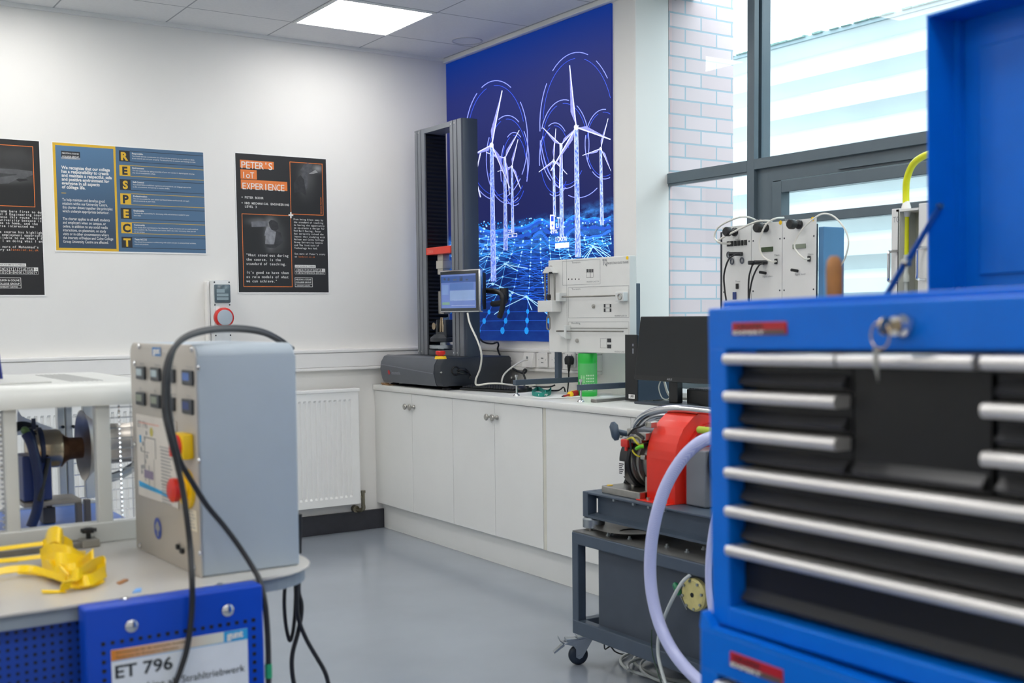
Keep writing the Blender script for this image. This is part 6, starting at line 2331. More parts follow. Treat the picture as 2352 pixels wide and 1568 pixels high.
# dynamometer block to the right of the guard
GYb = GY1 - 0.022
MB().box((GX + 0.03, GYb - 0.10, HZ1 + 0.002), (GX + 0.30, GYb, HZ1 + 0.20), 0.006).build('dynamometer', MT['grey_mid'], t)
pc_ = on_y(1617, 1078, GYb - 0.20)
b = MB().lathe([(0.12, 0), (0.125, 0.2), (0.11, 0.35), (0.115, 0.5), (0.115, 0.8), (0.08, 1)], (GX + 0.16, GYb - 0.101, HZ1 + 0.16), (GX + 0.16, GYb - 0.17, HZ1 + 0.16), 36)
b.build('pulley', MT['black'], t, smooth=True)
b = MB()
for k in range(6):
    a_ = k * PI / 3 + 0.3
    b.cyl((GX + 0.16 + 0.09 * math.cos(a_), GYb - 0.162, HZ1 + 0.16 + 0.09 * math.sin(a_)), (GX + 0.16 + 0.09 * math.cos(a_), GYb - 0.172, HZ1 + 0.16 + 0.09 * math.sin(a_)), 0.007, n=6)
b.build('pulley_bolt', MT['zinc'], t)
b = MB()
p0 = on_x(1620, 988, -1.27)
b.cyl((p0.x, p0.y + 0.03, p0.z), (p0.x, p0.y - 0.04, p0.z), 0.012, n=14)
b.build('lime_sleeve', mk('lime_plastic', '#a9b82a', 0.4), t, smooth=True)

# ---------------------------------------------------------------- hoses, tubes, screwdriver
m = mk('braided_hose', '#b9bce8', 0.25, var=0.02, coat=0.3)
nt, N, L, p = nodes_of(m)
tc = N.new('ShaderNodeTexCoord')
wv = N.new('ShaderNodeTexWave')
wv.inputs['Scale'].default_value = 150
wv.bands_direction = 'DIAGONAL'
mx = N.new('ShaderNodeMixRGB')
mx.inputs[1].default_value = lin('#d0d4f2')
mx.inputs[2].default_value = lin('#b2b8e8')
L.new(tc.outputs['Object'], wv.inputs['Vector'])
L.new(wv.outputs['Fac'], mx.inputs[0])
L.new(mx.outputs[0], p.inputs['Base Color'])
MT['hose'] = m
MT['clear_tube'] = mk('clear_tube', '#c6ccc9', 0.2, var=0.03)
HP = [(1665, 1000, -1.36), (1636, 1004, -1.38), (1600, 1021, -1.40), (1562, 1060, -1.42), (1528, 1120, -1.44), (1506, 1190, -1.45), (1495, 1260, -1.45), (1494, 1330, -1.45), (1504, 1395, -1.45), (1524, 1455, -1.45), (1556, 1510, -1.45), (1600, 1558, -1.45), (1650, 1596, -1.45), (1720, 1625, -1.45)]
o = MB().tube([on_x(*q_) for q_ in HP], 0.0205, n=18).build('braided_hose', MT['hose'], None, smooth=True)
tag(o, 'thick translucent lilac braided hose curving down in front of the trolley', 'hose')
o = MB().tube([on_x(*q_) for q_ in ((1690, 1040, -1.3), (1660, 1110, -1.42), (1645, 1170, -1.5), (1632, 1240, -1.5), (1627, 1310, -1.5), (1631, 1380, -1.5), (1650, 1470, -1.5), (1690, 1600, -1.5), (1740, 1720, -1.5))], 0.010, n=12).build('pale_tube', MT['hose'], None, smooth=True)
tag(o, 'pale tube running down close against the edge of the blue chest', 'hose')
o = MB().tube([on_x(*q_) for q_ in ((1586, 1319, TX0 + 0.008), (1566, 1338, TX0 - 0.015), (1545, 1375, TX0 - 0.03), (1527, 1415, TX0 - 0.03), (1515, 1450, TX0 - 0.03), (1511, 1490, TX0 - 0.03), (1517, 1530, TX0 - 0.04), (1532, 1575, TX0 - 0.05), (1560, 1620, TX0 - 0.06))], 0.0065, n=10).build('clear_tube', MT['clear_tube'], None, smooth=True)
tag(o, 'thin clear tube hanging from the tank fitting and crossing behind the thick hose', 'hose')
o = MB().tube([on_x(*q_) for q_ in ((1497, 1445, TX0 - 0.045), (1497, 1490, TX0 - 0.045), (1505, 1525, TX0 - 0.05), (1520, 1570, TX0 - 0.06), (1540, 1610, TX0 - 0.06))], 0.0022, n=8).build('green_cord', mk('dark_green_cord', '#27402f', 0.5), None, smooth=True)
tag(o, 'thin dark green cord hanging across the lower trolley rail', 'cord')
pts = []
cz = on_z(1440, 1535, 0.008)
for k in range(70):
    a_ = k * 2 * PI / 20
    r_ = 0.17 + 0.05 * math.sin(k * 0.37)
    pts.append((cz.x + 0.13 + r_ * math.cos(a_) * 0.9, cz.y - 0.12 + r_ * 1.2 * math.sin(a_), 0.0085 + 0.004 * (k / 20)))
o = MB().tube(pts, 0.006, n=8, sub=3).build('tube_coil', MT['clear_tube'], None, smooth=True)
tag(o, 'coil of thin clear tubing lying on the floor under the trolley', 'hose')
o = MB().tube([on_z(1388, 1478, 0.11), on_z(1390, 1490, 0.06), on_z(1402, 1484, 0.06), on_z(1412, 1495, 0.03), on_z(1430, 1502, 0.006), on_z(1455, 1500, 0.006), on_z(1475, 1510, 0.006)], 0.003, n=8).build('floor_cable', MT['rubber'], None, smooth=True)
tag(o, 'thin black cord trailing on the floor behind the front castor', 'cord')
# small green screwdriver clinging to the tank
A, B = on_x(1549, 1338, TX0 + 0.012), on_x(1578, 1400, TX0 + 0.016)
d_ = B - A
t = thing('screwdriver', 'small green handled screwdriver against the grey tank beside the round cap', 'screwdriver', A)
MB().lathe([(0.006, 0), (0.011, 0.15), (0.0115, 0.8), (0.008, 1)], A, A + d_ * 0.45, 14).build('handle', mk('green_handle', '#1f7a52', 0.35), t, smooth=True)
MB().cyl(A + d_ * 0.45, B, 0.0025, n=8).build('shaft', MT['chrome'], t, smooth=True)

# ================================================================ BLUE TOOL CHEST ON ROLLER CABINET
BL = MT['blue_cab']
yaw, ti, ro = [math.radians(v) for v in (-2.68537, -0.24704, -1.02391)]
MC = Matrix.Translation((-2.56123, -5.20016, 0.83714)) @ Matrix.Rotation(yaw, 4, 'Z') @ Matrix.Rotation(ti, 4, 'Y') @ Matrix.Rotation(ro, 4, 'X')
ex_ = MC.to_3x3() @ Vector((0, -1, 0))
ez_ = MC.to_3x3() @ Vector((0, 0, 1))
PC = Plane(MC.translation, ex_, ez_)
CW, CHH, CD = 0.865, 0.52, 0.62
t = thing('tool_chest', 'open blue tool chest with black drawers and silver handles standing on the roller cabinet', 'tool chest', PC.w(CW / 2, 0, -CD / 2))
vs_ = [0.437, 0.377, 0.316, 0.253, 0.190, 0.126]
TOPV = 0.452
st = 0.043
b = MB(PC.M)
b.box((0, TOPV, -0.02), (CW, CHH, 0), 0.004)
b.box((0, 0.0, -0.075), (st, TOPV + 0.004, 0), 0.004)
b.box((CW - st, 0.0, -0.075), (CW, TOPV + 0.004, 0), 0.004)
b.box((st - 0.004, 0.0, -0.075), (CW - st + 0.004, 0.034, 0), 0.004)
b.box((0, 0, -CD), (0.004, CHH, -0.074))
b.box((CW - 0.004, 0, -CD), (CW, CHH, -0.074))
b.box((0.004, 0, -CD), (CW - 0.004, CHH, -CD + 0.004))
b.box((0.004, 0, -CD + 0.004), (CW - 0.004, 0.004, -0.074))
b.box((0.012, CHH - 0.004, -0.034), (CW - 0.012, CHH + 0.011, -0.0205), 0.003)
b.build('body', BL, t)
MB(PC.M).box((0.005, TOPV - 0.03, -CD + 0.005), (CW - 0.005, TOPV - 0.024, -0.035)).build('top_tray', MT['drawer_black'], t)
MB(PC.M).box((st, 0.034, -0.072), (CW - st, TOPV, -0.066)).build('drawer_bay', MT['drawer_black'], t)
aL = st + 0.003
aM0 = PC.px(1922, 915, 0)[0]
aM1 = PC.px(2240, 838, 0)[0]
aR0 = PC.px(2254, 838, 0)[0]
aR1 = CW - st - 0.003
HX_ = PC.px(1659, 915, 0.004)[0]


MT['lip'] = mk('drawer_lip_enamel_lit', '#2a2a2b', 0.3, spec=0.6)  # lighter than the drawer black: light reflected by the lip put into colour


def drawer(a0, a1, vt, vb, h0=None):
    o = MB(PC.M).box((a0, vb, -0.064), (a1, vt - 0.004, -0.032), 0.002).build('drawer', MT['drawer_black'], t)
    b = MB(PC.M)
    b.prism([(a0 + 0.006, vb + 0.004, -0.0318), (a0 + 0.006, vb + 0.007, -0.019), (a0 + 0.006, vb + 0.012, -0.018), (a0 + 0.006, vb + 0.027, -0.0318)], (a1 - a0 - 0.012, 0, 0))
    b.build('drawer_lip', MT['lip'], o)
    h0 = a0 if h0 is None else h0
    vc = vt - 0.012
    b = MB(PC.M)
    prof = []
    for k in range(9):
        a_ = PI / 2 - PI * k / 8
        prof.append((h0, vc + 0.0095 * math.sin(a_), -0.004 + 0.008 * math.cos(a_)))
    prof += [(h0, vc - 0.0095, -0.030), (h0, vc + 0.0095, -0.0315)]
    b.prism(prof, (a1 - h0 - 0.003, 0, 0))
    b.build('handle', MT['alu_handle'], o, smooth=True, ang=50, label='long silver drawer handle')
    return o


hv = [v_ + 0.012 for v_ in vs_]
for k in range(3):
    drawer(aL, aM0, hv[k], hv[k + 1] + 0.0005, HX_)
drawer(aM0 + 0.002, aM1, hv[0], hv[3] + 0.0005)
for k in range(3):
    drawer(aR0, aR1, hv[k], hv[k + 1] + 0.0005)
for k in range(3, 6):
    drawer(aL, aR1, hv[k], (hv[k + 1] + 0.0005) if k < 5 else 0.037, HX_)


def badge(P, p0, p1, parent):
    x0_, y0_ = P.px(*p0)
    x1_, y1_ = P.px(*p1)
    hgt = abs(y0_ - y1_)
    yb0 = min(y0_, y1_)
    o = MB(P.M).box((x0_, yb0, 0), (x1_, yb0 + hgt, 0.003), 0.001).build('badge', MT['dark_red'], parent, label='red and grey maker badge')
    b = MB(P.M)
    b.rect(x0_ + 0.002, yb0 + 0.001, x1_ - 0.002, yb0 + hgt * 0.38, 0.0033)
    b.build('badge_strip', mk('badge_grey', '#56504e', 0.4), o)
    b = MB(P.M)
    b.text('DRAPER', x0_ + 0.012, yb0 + hgt * 0.5, hgt * 0.5, 0.0034, fit=(x1_ - x0_) * 0.5, bold=0.02)
    b.build('badge_text', MT['ink'], o)
    b = MB(P.M)
    b.text('EXPERT', x0_ + 0.004, yb0 + hgt * 0.06, hgt * 0.38, 0.0038, fit=(x1_ - x0_) * 0.58, bold=0.03)
    b.build('badge_text', MT['inkwhite'], o)


badge(PC, (1684, 741), (1809, 768), t)
# lock with keys
la_, lb_ = PC.px(2078, 748)
o = MB(PC.M).lathe([(0.016, 0), (0.016, 0.5), (0.013, 0.7), (0.013, 1)], (la_, lb_, 0), (la_, lb_, 0.02), 20).build('lock', MT['chrome'], t, smooth=True)
b = MB(PC.M)
b.box((la_ - 0.002, lb_ - 0.006, 0.02), (la_ + 0.002, lb_ + 0.006, 0.03))
b.lathe([(0.012, 0), (0.012, 1)], (la_ - 0.002, lb_ + 0.0, 0.038), (la_ + 0.002, lb_ + 0.0, 0.038), 18)
b.tube([(la_ - 0.010 + 0.016 * math.cos(k * PI / 6), lb_ - 0.012 + 0.018 * math.sin(k * PI / 6), 0.036) for k in range(12)], 0.0015, closed=True, sub=2)
b.build('key', MT['gold_steel'], o, smooth=True)
b = MB(PC.M)
b.prism([(la_ - 0.026, lb_ - 0.03, 0.03), (la_ - 0.014, lb_ - 0.028, 0.034), (la_ - 0.014, lb_ - 0.05, 0.034), (la_ - 0.018, lb_ - 0.075, 0.03), (la_ - 0.026, lb_ - 0.05, 0.03)], (0, 0, 0.002))
b.build('spare_key', MT['steel'], o)
# lid, open and upright
L0, L1 = CHH + 0.004, CHH + 0.535
c0, c1 = -0.535, -CD - 0.005
b = MB(PC.M)
b.box((0.0, L0, c1), (CW, L1, c1 + 0.004))
b.box((0.0, L0, c1 + 0.004), (0.004, L1, c0))
b.box((CW - 0.004, L0, c1 + 0.004), (CW, L1, c0))
b.box((0.004, L1 - 0.004, c1 + 0.004), (CW - 0.004, L1, c0))
b.box((0.004, L0, c1 + 0.004), (0.016, L1 - 0.004, c1 + 0.02))
b.box((0.05, L0 + 0.05, c1 + 0.004), (CW - 0.05, L1 - 0.06, c1 + 0.008), 0.003)
b.build('lid', BL, t)
A = PC.w(0.010, CHH - 0.01, -0.385)
q1 = PC.px(2153, 474, c0 - 0.025)
B = PC.w(q1[0], q1[1], c0 - 0.025)
Mi = A.lerp(B, 0.45)
b = MB()
sw_ = PC.ez * 0.0055
for (s0_, s1_) in ((A, Mi), (Mi + PC.ex * 0.004, B + PC.ex * 0.004)):
    d_ = (s1_ - s0_).normalized()
    nn = d_.cross(PC.ex).normalized() * 0.006
    b.prism([s0_ - nn, s0_ + nn, s1_ + nn, s1_ - nn], PC.ex * 0.003, 0.0008)
b.build('lid_stay', mk('blue_stay', '#1d4f9e', 0.4), t)
b = MB()
b.cyl(Mi - PC.ex * 0.004, Mi + PC.ex * 0.011, 0.007, n=14)
b.cyl(B - PC.ex * 0.002, B + PC.ex * 0.010, 0.006, n=14)
b.build('stay_pivot', MT['steel'], t, smooth=True)

# wooden handle sticking out of the chest
hc = -0.16
q0 = PC.px(1916, 600, hc)
zt_ = PC.px(1916, 588, hc)[1]
A = PC.w(q0[0], TOPV - 0.023, hc)
B = PC.w(q0[0], zt_, hc)
t = thing('hammer', 'tool with a rounded brown wooden handle sticking up out of the open chest', 'hand tool', A)
MB().lathe([(0.011, 0), (0.0128, 0.3), (0.0135, 0.85), (0.0115, 0.95), (0.006, 1)], A + Vector((0, 0, 0.026)), B, 22).build('handle', MT['wood'], t, smooth=True)
MB().box((A.x - 0.05, A.y - 0.014, A.z + 0.001), (A.x + 0.05, A.y + 0.014, A.z + 0.027), 0.005).build('head', MT['steel_dull'], t)

# roller cabinet
MR = Matrix.Translation((-2.56123, -5.20016, 0.0)) @ Matrix.Rotation(yaw, 4, 'Z')
PR = Plane(MR.translation, MR.to_3x3() @ Vector((0, -1, 0)))
fw = 0.022
ra0 = PR.px(1607, 1480, fw)[0]
rb1 = PR.px(1649, 1446, fw)[1]
rbt = PR.px(1607, 1403, fw)[1]
RTOP = 0.8335
RW = CW + 0.03
PR2 = Plane(PR.w(0, 0, fw), PR.ex)
t = thing('roller_cabinet', 'blue roller cabinet with silver drawer handles underneath the tool chest', 'tool cabinet', PR.w(RW / 2, 0, -0.3))
b = MB(PR2.M)
ra1 = ra0 + RW
b.box((ra0, 0.12, -0.65), (ra1, RTOP - 0.04, -0.03))
b.box((ra0, rb1 - 0.075, -0.03), (ra1, rb1 - 0.004, 0), 0.004)
b.box((ra0, 0.12, -0.03), (ra0 + st, rb1 - 0.07, 0), 0.004)
b.box((ra1 - st, 0.12, -0.03), (ra1, rb1 - 0.07, 0), 0.004)
b.box((ra0 + 0.002, RTOP - 0.04, -0.64), (ra1 - 0.002, RTOP, -0.035))
b.prism([(ra0, rb1 - 0.006, 0), (ra0, rbt, -0.004), (ra0 + 0.004, rbt, -0.004), (ra0 + 0.030, rb1, 0), (ra1, rb1, 0), (ra1, rb1 - 0.006, 0)], (0, 0, -0.017))
b.build('body', BL, t)
prev_ = rb1 - 0.078
for k in range(6):
    vt = prev_
    vb = vt - (0.09 if k < 4 else 0.12)
    o = MB(PR2.M).box((ra0 + st + 0.003, vb + 0.003, -0.029), (ra1 - st - 0.003, vt, -0.02), 0.002).build('drawer', MT['drawer_black'], t)
    b = MB(PR2.M)
    vc = vt - 0.014
    prof = []
    for j in range(9):
        a_ = PI / 2 - PI * j / 8
        prof.append((ra0 + st + 0.005, vc + 0.010 * math.sin(a_), 0.004 + 0.008 * math.cos(a_)))
    prof += [(ra0 + st + 0.005, vc - 0.010, -0.0195), (ra0 + st + 0.005, vc + 0.010, -0.0195)]
    b.prism(prof, (RW - 2 * st - 0.01, 0, 0))
    b.build('handle', MT['alu_handle'], o, smooth=True, ang=50, label='long silver drawer handle')
    prev_ = vb
x0_, y0_ = PR2.px(1679, 1494)
x1_, y1_ = PR2.px(1800, 1552)
hgt = 0.024
o = MB(PR2.M).box((x0_, y0_ - hgt, 0), (x1_, y0_, 0.003), 0.001).build('badge', MT['dark_red'], t, label='red and grey maker badge')
MB(PR2.M).rect(x0_ + 0.002, y0_ - hgt + 0.001, x1_ - 0.002, y0_ - hgt * 0.62, 0.0033).build('badge_strip', mk('badge_grey', '#56504e', 0.4), o)
b = MB(PR2.M)
b.text('DRAPER', x0_ + 0.012, y0_ - hgt * 0.5, hgt * 0.5, 0.0034, fit=(x1_ - x0_) * 0.5, bold=0.02)
b.build('badge_text', MT['ink'], o)
b = MB(PR2.M)
b.text('EXPERT', x0_ + 0.004, y0_ - hgt * 0.94, hgt * 0.38, 0.0038, fit=(x1_ - x0_) * 0.58, bold=0.03)
b.build('badge_text', MT['inkwhite'], o)
for (aa, cc_) in ((ra0 + 0.08, -0.08), (ra1 - 0.08, -0.08), (ra0 + 0.08, -0.57), (ra1 - 0.08, -0.57)):
    p0 = PR2.w(aa, 0, cc_)
    b = MB()
    b.cyl((p0.x, p0.y - 0.02, 0.05), (p0.x, p0.y + 0.02, 0.05), 0.05, n=24)
    b.build('castor', MT['rubber'], t, smooth=True)
    MB().box((p0.x - 0.03, p0.y - 0.028, 0.05), (p0.x + 0.03, p0.y + 0.028, 0.12), 0.004).build('castor_fork', MT['zinc'], t)

# ================================================================ JET ENGINE CART
CT = 0.78
BC = MT['blue_cart']
t = thing('equipment_cart', 'blue equipment cart with pale grey top and an ET 796 sign', 'cart', (-3.4, -3.8, 0))
X1c, Yf, Yb = -2.795, -4.205, -3.25
X0c = -4.35
Rr = 0.15


def table_poly(ins=0.0, z=CT):
    pts = [(X0c, Yf + ins, z)]
    for (cx_, cy_, a0, a1) in ((X1c - Rr, Yf + Rr, -90, 0), (X1c - Rr, Yb - Rr, 0, 90)):
        for k in range(9):
            a_ = math.radians(a0 + (a1 - a0) * k / 8)
            pts.append((cx_ + (Rr - ins) * math.cos(a_), cy_ + (Rr - ins) * math.sin(a_), z))
    pts.append((X0c, Yb - ins, z))
    return pts


MB().prism(table_poly(0.0, CT - 0.006), (0, 0, 0.006), 0.002).build('table_top', MT['cart_top'], t)
MB().prism(table_poly(0.012, CT - 0.036), (0, 0, 0.0298)).build('edge_band', MT['cart_edge'], t)
# perforated side panel, left of the front panel
m = mk('perforated_blue', '#0c3c9c', 0.45)
nt, N, L, p = nodes_of(m)
tc = N.new('ShaderNodeTexCoord')
sp = N.new('ShaderNodeSeparateXYZ')
L.new(tc.outputs['Object'], sp.inputs[0])
outs = []
for ax in ('X', 'Z'):
    ad = N.new('ShaderNodeMath'); ad.operation = 'ADD'; ad.inputs[1].default_value = 16.8
    md = N.new('ShaderNodeMath'); md.operation = 'MODULO'; md.inputs[1].default_value = 0.0168
    sb = N.new('ShaderNodeMath'); sb.operation = 'SUBTRACT'; sb.inputs[1].default_value = 0.0084
    ab = N.new('ShaderNodeMath'); ab.operation = 'ABSOLUTE'
    lt = N.new('ShaderNodeMath'); lt.operation = 'LESS_THAN'; lt.inputs[1].default_value = 0.0036
    L.new(sp.outputs[ax], ad.inputs[0]); L.new(ad.outputs[0], md.inputs[0]); L.new(md.outputs[0], sb.inputs[0])
    L.new(sb.outputs[0], ab.inputs[0]); L.new(ab.outputs[0], lt.inputs[0])
    outs.append(lt)
mu = N.new('ShaderNodeMath'); mu.operation = 'MULTIPLY'
L.new(outs[0].outputs[0], mu.inputs[0]); L.new(outs[1].outputs[0], mu.inputs[1])
mx = N.new('ShaderNodeMixRGB')
mx.inputs[1].default_value = lin('#0d42a6')
mx.inputs[2].default_value = lin('#04102c')
L.new(mu.outputs[0], mx.inputs[0]); L.new(mx.outputs[0], p.inputs['Base Color'])
FY = -4.262
FX0, FX1 = on_y(194, 1404, FY).x, on_y(604, 1345, FY).x
MB().box((X0c, -4.165, 0.16), (FX0 + 0.06, -4.15, CT - 0.037)).build('perforated_panel', m, t)
fpn = MB().box((FX0, FY, 0.12), (FX1, Yf + 0.0005, CT - 0.0005), 0.006, 3).build('front_panel', BC, t, smooth=True, ang=50)
PFp = Plane((FX0, FY, 0), (1, 0, 0))
b = MB(PFp.M)
s0 = PFp.px(237, 1479)
s1 = PFp.px(582, 1421)
n_ = 18
stp = (s1[0] - s0[0]) / (n_ - 1)
for k in range(n_):
    for zz_ in (s0[1],):
        b.box((s0[0] + k * stp - 0.004, zz_ - 0.004, -0.002), (s0[0] + k * stp + 0.004, zz_ + 0.004, 0.0006))
for k in range(1, 22):
    for aa in (s0[0], s1[0]):
        b.box((aa - 0.004, s0[1] - k * stp - 0.004, -0.002), (aa + 0.004, s0[1] - k * stp + 0.004, 0.0006))
o = b.build('perforation', MT['black'], t)
o['kind'] = 'stuff'
b = MB(PFp.M)
for pp in ((302, 1437), (523, 1401)):
    c = PFp.px(*pp)
    b.lathe([(0.013, 0), (0.013, 0.4), (0.008, 1)], (c[0], c[1], 0), (c[0], c[1], 0.005), 20)
for pp in ((287, 1376), (505, 1343)):
    w_ = on_z(pp[0], pp[1], CT - 0.002)
    c = PFp.M.inverted() @ w_
    b.lathe([(0.010, 0), (0.010, 0.4), (0.006, 1)], (c.x, c.y, c.z), (c.x, c.y + 0.004, c.z), 18)
b.build('screw', MT['chrome'], t, smooth=True)
# the sign
g0, g1 = PFp.px(254, 1494), PFp.px(567, 1440)
sx0, sx1, sz1 = g0[0], g1[0], (g0[1] + g1[1]) / 2
sg = MB(PFp.M).box((sx0, 0.36, 0.0008), (sx1, sz1, 0.003), 0.001).build('sign', mk('sign_white', '#dfe4ea', 0.3), t, label='white sign reading ET 796')
PSg = Plane(PFp.w(0, 0, 0.0032), PFp.ex)
m = mk('sign_stripe', '#d98a35', 0.4)
nt, N, L, p = nodes_of(m)
g = N.new('ShaderNodeNewGeometry')
sp = N.new('ShaderNodeSeparateXYZ')
mr = N.new('ShaderNodeMapRange')
mr.inputs['From Min'].default_value = PFp.w(sx0, 0).x
mr.inputs['From Max'].default_value = PFp.w(sx0 + (sx1 - sx0) * 0.75, 0).x
rp = N.new('ShaderNodeValToRGB')
rp.color_ramp.elements[0].color = lin('#d88424')
rp.color_ramp.elements[1].color = lin('#dcdccf')
L.new(g.outputs['Position'], sp.inputs[0]); L.new(sp.outputs['X'], mr.inputs['Value']); L.new(mr.outputs[0], rp.inputs['Fac']); L.new(rp.outputs[0], p.inputs['Base Color'])
hs = 0.022
MB(PSg.M).rect(sx0, sz1 - hs, sx1 - 0.052, sz1, 0).build('stripe', m, sg)
MB(PSg.M).rect(sx1 - 0.052, sz1 - hs, sx1, sz1, 0).build('logo_panel', MT['sky_ink'], sg)
b = MB(PSg.M)
b.text('gunt', sx1 - 0.046, sz1 - hs + 0.006, 0.02, 0.0005, fit=0.036, bold=0.05)
b.build('logo_text', MT['inkwhite'], sg)
b = MB(PSg.M)
b.text('Einrichtungen für die technische Ausbildung', sx0 + 0.01, sz1 - 0.009, 0.007, 0.0005, fit=0.15, bold=0.02)
b.text('Equipment for Engineering Education', sx0 + 0.01, sz1 - 0.018, 0.007, 0.0005, fit=0.125, bold=0.02)
b.build('stripe_text', mk('brown_ink', '#8a6a38', 0.5), sg)
b = MB(PSg.M)
e0 = PSg.px(265, 1558)
e1 = PSg.px(397, 1542)
cap = PSg.px(265, 1529)[1] - PSg.px(265, 1558)[1]
b.text('ET 796', e0[0], e0[1], cap * 1.42, 0.0006, fit=e1[0] - e0[0], bold=0.022)
e0 = PSg.px(562, 1540)
b.text('Gasturbine als Strahltriebwerk', sx1 - 0.008, e0[1], 0.021, 0.0006, align='R', bold=0.006, sx=1.02)
b.build('lettering', mk('sign_ink', '#20282e', 0.4), sg)
b = MB(PSg.M)
b.rect(sx0, sz1 - hs - 0.0014, sx1, sz1 - hs, 0.0003)
b.build('rule', MT['sky_ink'], sg)
# legs, lower shelf, castors
b = MB()
for (x, y) in ((FX1 - 0.04, -3.3), (-4.3, -3.3), (-4.3, -4.14)):
    b.box((x - 0.02, y, 0.11), (x + 0.02, y + 0.04, CT - 0.037), 0.003)
b.build('frame', BC, t)
MB().box((-4.32, -4.14, 0.13), (FX1 - 0.03, -3.27, 0.158), 0.003).build('lower_shelf', BC, t)
for (x, y) in ((FX1 - 0.06, -3.29), (-4.29, -3.29), (-4.29, -4.12), (FX1 - 0.06, -4.18)):
    MB().cyl((x, y - 0.015, 0.055), (x, y + 0.015, 0.055), 0.055, n=24).build('castor', MT['rubber'], t, smooth=True)
# small light blue tape tab on the table edge
w0 = [on_z(px, py, CT + 0.001) for px, py in ((304, 1361), (312, 1352), (325, 1350), (324, 1358))]
tag(MB().prism([(v.x, v.y, CT) for v in w0], (0, 0, 0.002)).build('tape_tab', mk('light_blue_tape', '#69a8ea', 0.4)), 'tiny light blue tab stuck on the cart top behind the blue panel', 'tape')
w0 = [on_z(px, py, CT) for px, py in ((268, 1340), (286, 1332), (295, 1333), (276, 1342))]
tag(MB().prism([(v.x, v.y, CT + 0.0002) for v in w0], (0, 0, 0.003)).build('wood_chip', MT['wood']), 'tiny brown chip lying on the cart top near the blue panel', 'debris')

# ---------------------------------------------------------------- grey control box
c0_ = Vector((-3.069, -4.125, CT))
cl_ = Vector((-3.090, -3.694, CT))
exb = (c0_ - cl_)
Wp = exb.length
Pb = Plane(cl_, exb)
vx_ = Vector((0.226, -0.006, 0))
bh = 0.512
t = thing('control_box', 'tall pale grey control box with displays and red switches on the cart top', 'control box', (c0_ + cl_) / 2 + vx_ / 2)
prof = [(0, 0.0005), (Wp, 0.0005)]
rr = 0.03
for k in range(7):
    a_ = PI / 2 * k / 6
    prof.append((Wp - rr + rr * math.cos(a_), bh - rr + rr * math.sin(a_)))
for k in range(7):
    a_ = PI / 2 + PI / 2 * k / 6
    prof.append((rr + rr * math.cos(a_), bh - rr + rr * math.sin(a_)))
MB().prism([Pb.w(a_, b_, -0.004) for a_, b_ in prof], vx_, 0.006, 3).build('housing', MT['box_grey'], t, smooth=True, ang=50)
MB().prism([Pb.w(a_, b_, -0.0035) for a_, b_ in prof], Pb.n * 0.004, 0.001).build('instrument_panel', MT['box_panel'], t, smooth=True, ang=50)
P2 = Plane(Pb.w(0, 0, 0.0007), Pb.ex)


def bp_(px, py):
    return P2.px(px, py)


cols = [326, 360, 393.5, 434]
for r_, ys in enumerate((856, 915)):
    for k in range(4):
        dy = (0, 3.2, 6.4, 11)[k] + (0 if r_ == 0 else (0, 2.5, 5.5, 7.5)[k])
        c = bp_(cols[k], ys + dy)
        hw, hh = 0.032, 0.0155
        if k == 3:
            hw, hh = 0.030, 0.0165
        hw = (0.030, 0.030, 0.028, 0.031)[k]
        o = MB(P2.M).box((c[0] - hw, c[1] - hh, 0), (c[0] + hw, c[1] + hh, 0.006), 0.002).build('meter', MT['charcoal'], t)
        mm = ('lcd_pale' if r_ == 0 else ('lcd_grey' if k < 2 else 'charcoal')) if k < 3 else ('lcd_blue' if r_ == 0 else 'blue_box')
        MB(P2.M).rect(c[0] - hw * 0.8, c[1] - hh * 0.4, c[0] + hw * 0.5, c[1] + hh * 0.65, 0.0064).build('display', MT[mm], o)
b = MB(P2.M)
tl = [('Speed', 'Drehzahl'), ('Temperature', 'Temperatur'), ('Fuel flow', 'Durchfluss'), ('Thrust', 'Schub'), ('P1', 'Druck'), ('P2', 'Druck'), ('Diff. pressure', 'Differenzdruck'), ('Time', 'Betriebszeit')]
for r_, ys in enumerate((837, 895)):
    for k in range(4):
        dy = (0, 3.5, 6.5, 9)[k] + (0 if r_ == 0 else (0, 3, 6, 8)[k])
        c = bp_(cols[k] + 2, ys + dy)
        for j in range(2):
            s_ = tl[r_ * 4 + k][j]
            b.text(s_, c[0] - 0.02, c[1] - 0.008 * j, 0.008, 0.0006, fit=min(0.045, 0.006 * len(s_)))
b.build('panel_text', MT['panel_line'], t)
q0, q1 = bp_(350, 797), bp_(370, 818)
MB(P2.M).rect(q0[0], q1[1], q1[0], q0[1], 0.0007).build('logo_panel', MT['blue_ink'], t)
b = MB(P2.M)
b.text('gunt', q0[0] + 0.006, q1[1] + 0.006, 0.02, 0.0012, fit=(q1[0] - q0[0]) * 0.8, bold=0.05)
b.text('HAMBURG', q1[0] + 0.01, q0[1] - 0.012, 0.012, 0.0012, fit=0.05)
b.build('logo_text', MT['inkwhite'], t)
